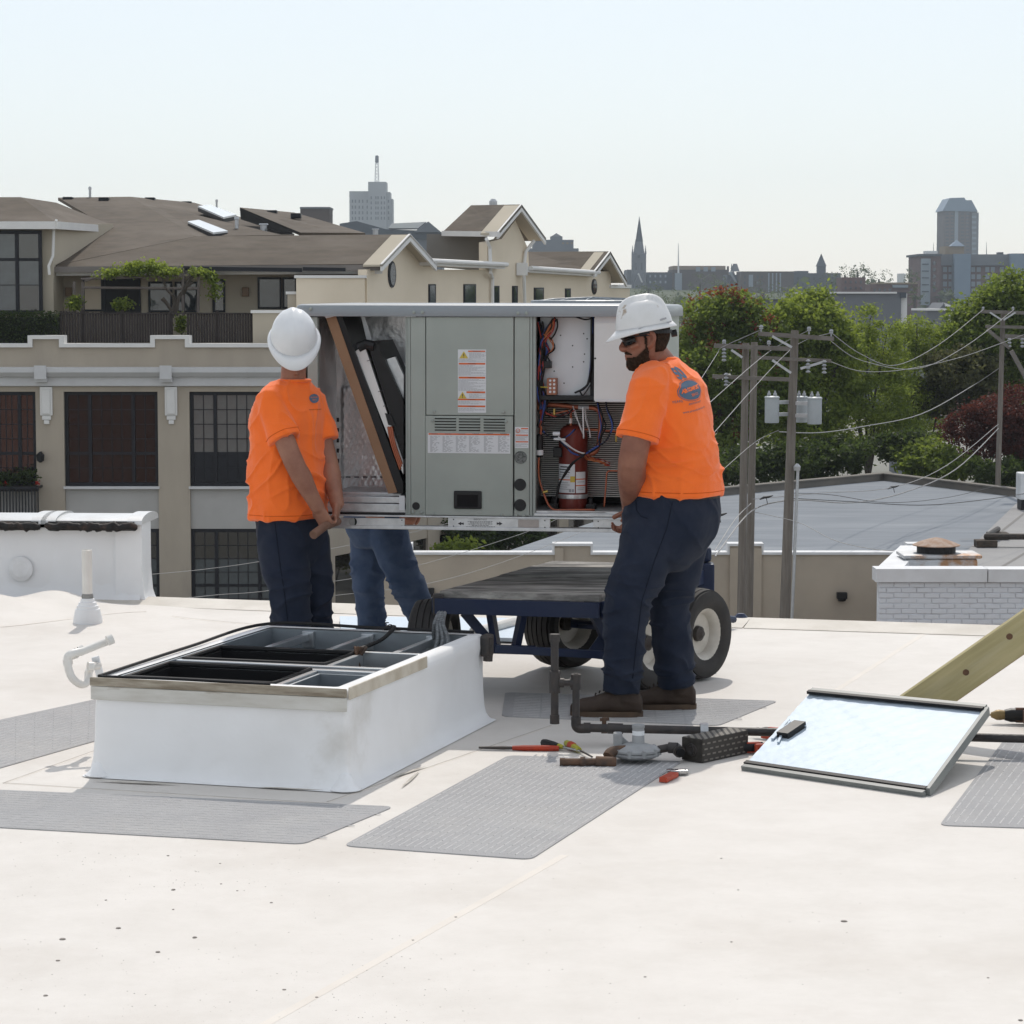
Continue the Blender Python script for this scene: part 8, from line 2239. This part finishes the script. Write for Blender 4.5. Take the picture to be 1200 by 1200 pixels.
# ------------------------------------------------------------------ left worker
Y = 11.72
pel, wai, che, nek = P(343, 622, Y), P(338, 562, Y), P(336, 490, Y), P(343, 452, Y - .03)
tfL = Vector((.84, -.54, 0)).normalized(); lsL = Vector((0, 0, 1)).cross(tfL)
aRt = [P(316, 470, Y - .13), P(345, 543, Y - .22), P(372, 594, Y - .20), P(381, 612, Y - .18)]
aLt = [P(366, 472, Y + .12), P(385, 543, Y + .08), P(395, 590, Y - .04), P(393, 610, Y - .10)]
lw_ = dict(base=(P(340, 800, Y).x, Y, 0), tf=tfL, skin=m_skin, tm=m_trous, hs=.92, nr=.056, collar=m_shirt,
    trunk=[(pel, .16, .11, .12), (wai, .15, .10, .10), (che, .175, .12, .11), (che.lerp(nek, .6), .17, .085, .085), (nek, .08, .06, .06), (nek + Vector((0, 0, .03)), .055, .05, .05)],
    shirt=[(P(338, 607, Y), .196, .152, .156), (P(338, 600, Y), .200, .156, .160), (P(337, 575, Y), .194, .150, .150), (P(336, 535, Y), .190, .140, .138), (che, .200, .142, .135), (P(338, 470, Y), .198, .115, .115), (P(341, 458, Y - .01), .165, .092, .09), (P(343, 450, Y - .02), .105, .076, .072), (P(345, 445, Y - .03), .072, .066, .058)],
    hips=[(P(340, 600, Y), .165, .125, .13), (P(342, 622, Y), .172, .128, .135), (P(344, 640, Y), .165, .12, .125), (P(346, 660, Y), .12, .09, .09)],
    neck=nek, head=P(345, 404, Y - .10), hf=(.10, -.72, -.68), hu=(.03, -.68, .72),
    arms=[dict(pts=aRt, r=(.058, .046, .033), n=(.5, .5, -.5), s=-1, sr=.072, sl=.62, curl=1.0), dict(pts=aLt, r=(.058, .046, .033), n=(-.75, -.3, -.35), s=1, sr=.072, sl=.62, curl=1.0)],
    legs=[dict(pts=[P(331, 636, Y - .07), P(341, 700, Y - .10), P(345, 795, Y - .04)], r=(.108, .092, .082), fd=(.85, -.4, 0)), dict(pts=[P(359, 638, Y + .07), P(367, 700, Y + .08), P(371, 790, Y + .14)], r=(.108, .088, .080), fd=(.85, -.5, 0))],
    fold_h=.32, fold_dir=(-.75, .2, 1.0), fold_k=1.4)
lp_, lshirt, lh = person('worker with head bowed under plain white hard hat, orange shirt, gripping the unit', lw_)
hp = lh['hp']
helmet(lp_, hp(.0, 0, .040), lh['hf'], lh['hu'], m_hat, .89, 0)
shell('hair', [(-.05, .088, .075 + e, .0655 + e), (-.02, .086, .090 + e, .0715 + e), (.03, .09, .100 + e, .077 + e), (.06, .09, .098 + e, .075 + e)], m_hair, lp_, 108, 252)
ring_seam(lshirt, lp_, P(338, 601, Y), (0, 0, 1), .5, .0016, m_seamo)
e_ = aRt[0].lerp(aRt[1], .54); ring_seam(lshirt, lp_, e_, aRt[1] - aRt[0], .095, .0016, m_seamo)
line_seam(lw_['tr_obj'], lp_, ((322, 612), (328, 660), (334, 700), (338, 736)), .0022, m_seamn)
# chest pocket and badge
bn = tfL.copy(); upS = Vector((0, 0, 1)); rgt = (-bn).cross(upS).normalized(); alongL = -bn
r0 = ray(367.5, 467); bm = bmesh.new(); bm.from_mesh(lshirt.data); bv = BVHTree.FromBMesh(bm); bm.free()
h = bv.ray_cast(Vector((0, 0, H)) - org(lshirt), r0.normalized())
if h[0] is not None:
    cpt = h[0] + org(lshirt)
    project(oval_mesh(.036, .021), lshirt, lp_, cpt, rgt, upS, alongL, m_print, 'chest_badge')
    project(text_off('AIR COMFORT', .0085, 0, .005), lshirt, lp_, cpt, rgt, upS, alongL, m_shirt, 'chest_badge', .0034)
    project(text_off('SERVICE', .008, 0, -.007), lshirt, lp_, cpt, rgt, upS, alongL, m_shirt, 'chest_badge', .0034)
    q = MB(); w_ = .058
    for k in range(16): q.quad((-w_ + .0725 * 0 + k * 2 * w_ / 16, -.052, 0), (-w_ + (k + 1) * 2 * w_ / 16, -.052, 0), (-w_ + (k + 1) * 2 * w_ / 16, -.049, 0), (-w_ + k * 2 * w_ / 16, -.049, 0))
    project(q.mesh('pocket'), lshirt, lp_, cpt, rgt, upS, alongL, M('orange seam', (.55, .11, .015), rough=.9), 'pocket_seam', .003)
# short bar held in both hands
gb = thing('grip_bar', 'short brown bar gripped in both hands by the left worker', 'bar', P(378, 622, Y - .25))
q = MB(); q.tube([P(367, 627, Y - .32), P(380, 617, Y - .24), P(396, 611, Y - .08)], [.020, .019, .018], 12); q.build('bar', M('brown leather grip', (.20, .11, .075), (.15, .08, .055), scale=30, rough=.7), gb)

# ------------------------------------------------------------------ third worker, behind the unit
Y = 13.45
pel, wai, che, nek = P(441, 592, Y), P(445, 550, Y - .02), P(455, 485, Y - .08), P(464, 445, Y - .12)
tfT = Vector((.80, -.60, 0)).normalized()
aR3 = [P(440, 476, Y - .27), P(430, 540, Y - .32), P(434, 590, Y - .30), P(440, 606, Y - .28)]
aL3 = [P(480, 476, Y + .02), P(496, 540, Y - .10), P(486, 590, Y - .26), P(480, 606, Y - .28)]
tw_ = dict(base=(P(445, 765, Y).x, Y, 0), tf=tfT, skin=m_skin, tm=m_jeans, hs=.98, nr=.056,
    trunk=[(pel, .16, .12, .13), (wai, .155, .11, .11), (che, .18, .12, .12), (che.lerp(nek, .6), .17, .085, .09), (nek, .08, .06, .06), (nek + Vector((.01, 0, .03)), .055, .05, .05)],
    shirt=[(P(440, 598, Y), .185, .15, .15), (P(442, 580, Y), .188, .15, .15), (wai, .185, .14, .14), (che, .195, .138, .14), (P(459, 462, Y - .10), .19, .11, .115), (P(462, 452, Y - .11), .15, .09, .09), (P(464, 446, Y - .12), .10, .075, .07), (P(465, 442, Y - .12), .072, .062, .058)],
    hips=[(P(440, 590, Y), .165, .135, .14), (P(441, 606, Y), .172, .138, .145), (P(441, 622, Y), .165, .125, .135), (P(442, 640, Y), .12, .09, .10)],
    neck=nek, head=P(474, 412, Y - .20), hf=(.72, -.55, -.42), hu=(.3, -.25, .9),
    arms=[dict(pts=aR3, r=(.058, .046, .033), n=(.3, .9, .1), s=-1, sr=.072, sl=.6), dict(pts=aL3, r=(.058, .046, .033), n=(-.3, .9, .1), s=1, sr=.072, sl=.6)],
    legs=[dict(pts=[P(451, 620, Y - .09), P(471, 672, Y - .16), P(504, 742, Y - .06)], r=(.105, .084, .070), fd=(.9, -.35, 0)), dict(pts=[P(432, 622, Y + .07), P(431, 680, Y + .05), P(437, 748, Y + .12)], r=(.098, .082, .076), fd=(.9, -.4, 0))],
    fold_h=.3)
tp_, tshirt, th_ = person('third worker hidden behind the unit, only blue jeans mid stride showing below', tw_)
hp = th_['hp']
helmet(tp_, hp(.0, 0, .040), th_['hf'], th_['hu'], m_hat, .98, 0)
# ================================================================== haze: one closed box of pale air round everything
hzm = bpy.data.materials.new('haze air'); hzm.use_nodes = True
N = hzm.node_tree.nodes; L = hzm.node_tree.links
N.remove(N['Principled BSDF'])
pv_ = N.new('ShaderNodeVolumePrincipled')
pv_.inputs['Color'].default_value = (.80, .90, 1.0, 1)
pv_.inputs['Density'].default_value = 0.00017
pv_.inputs['Anisotropy'].default_value = 0.2
L.new(pv_.outputs[0], N['Material Output'].inputs['Volume'])
hq = MB(); hq.box(-2650, 2650, -350, 2800, -11.8, 140)
hz_o = hq.build('haze', hzm)
tag(hz_o, 'thin pale summer haze over the far town', kind='stuff')
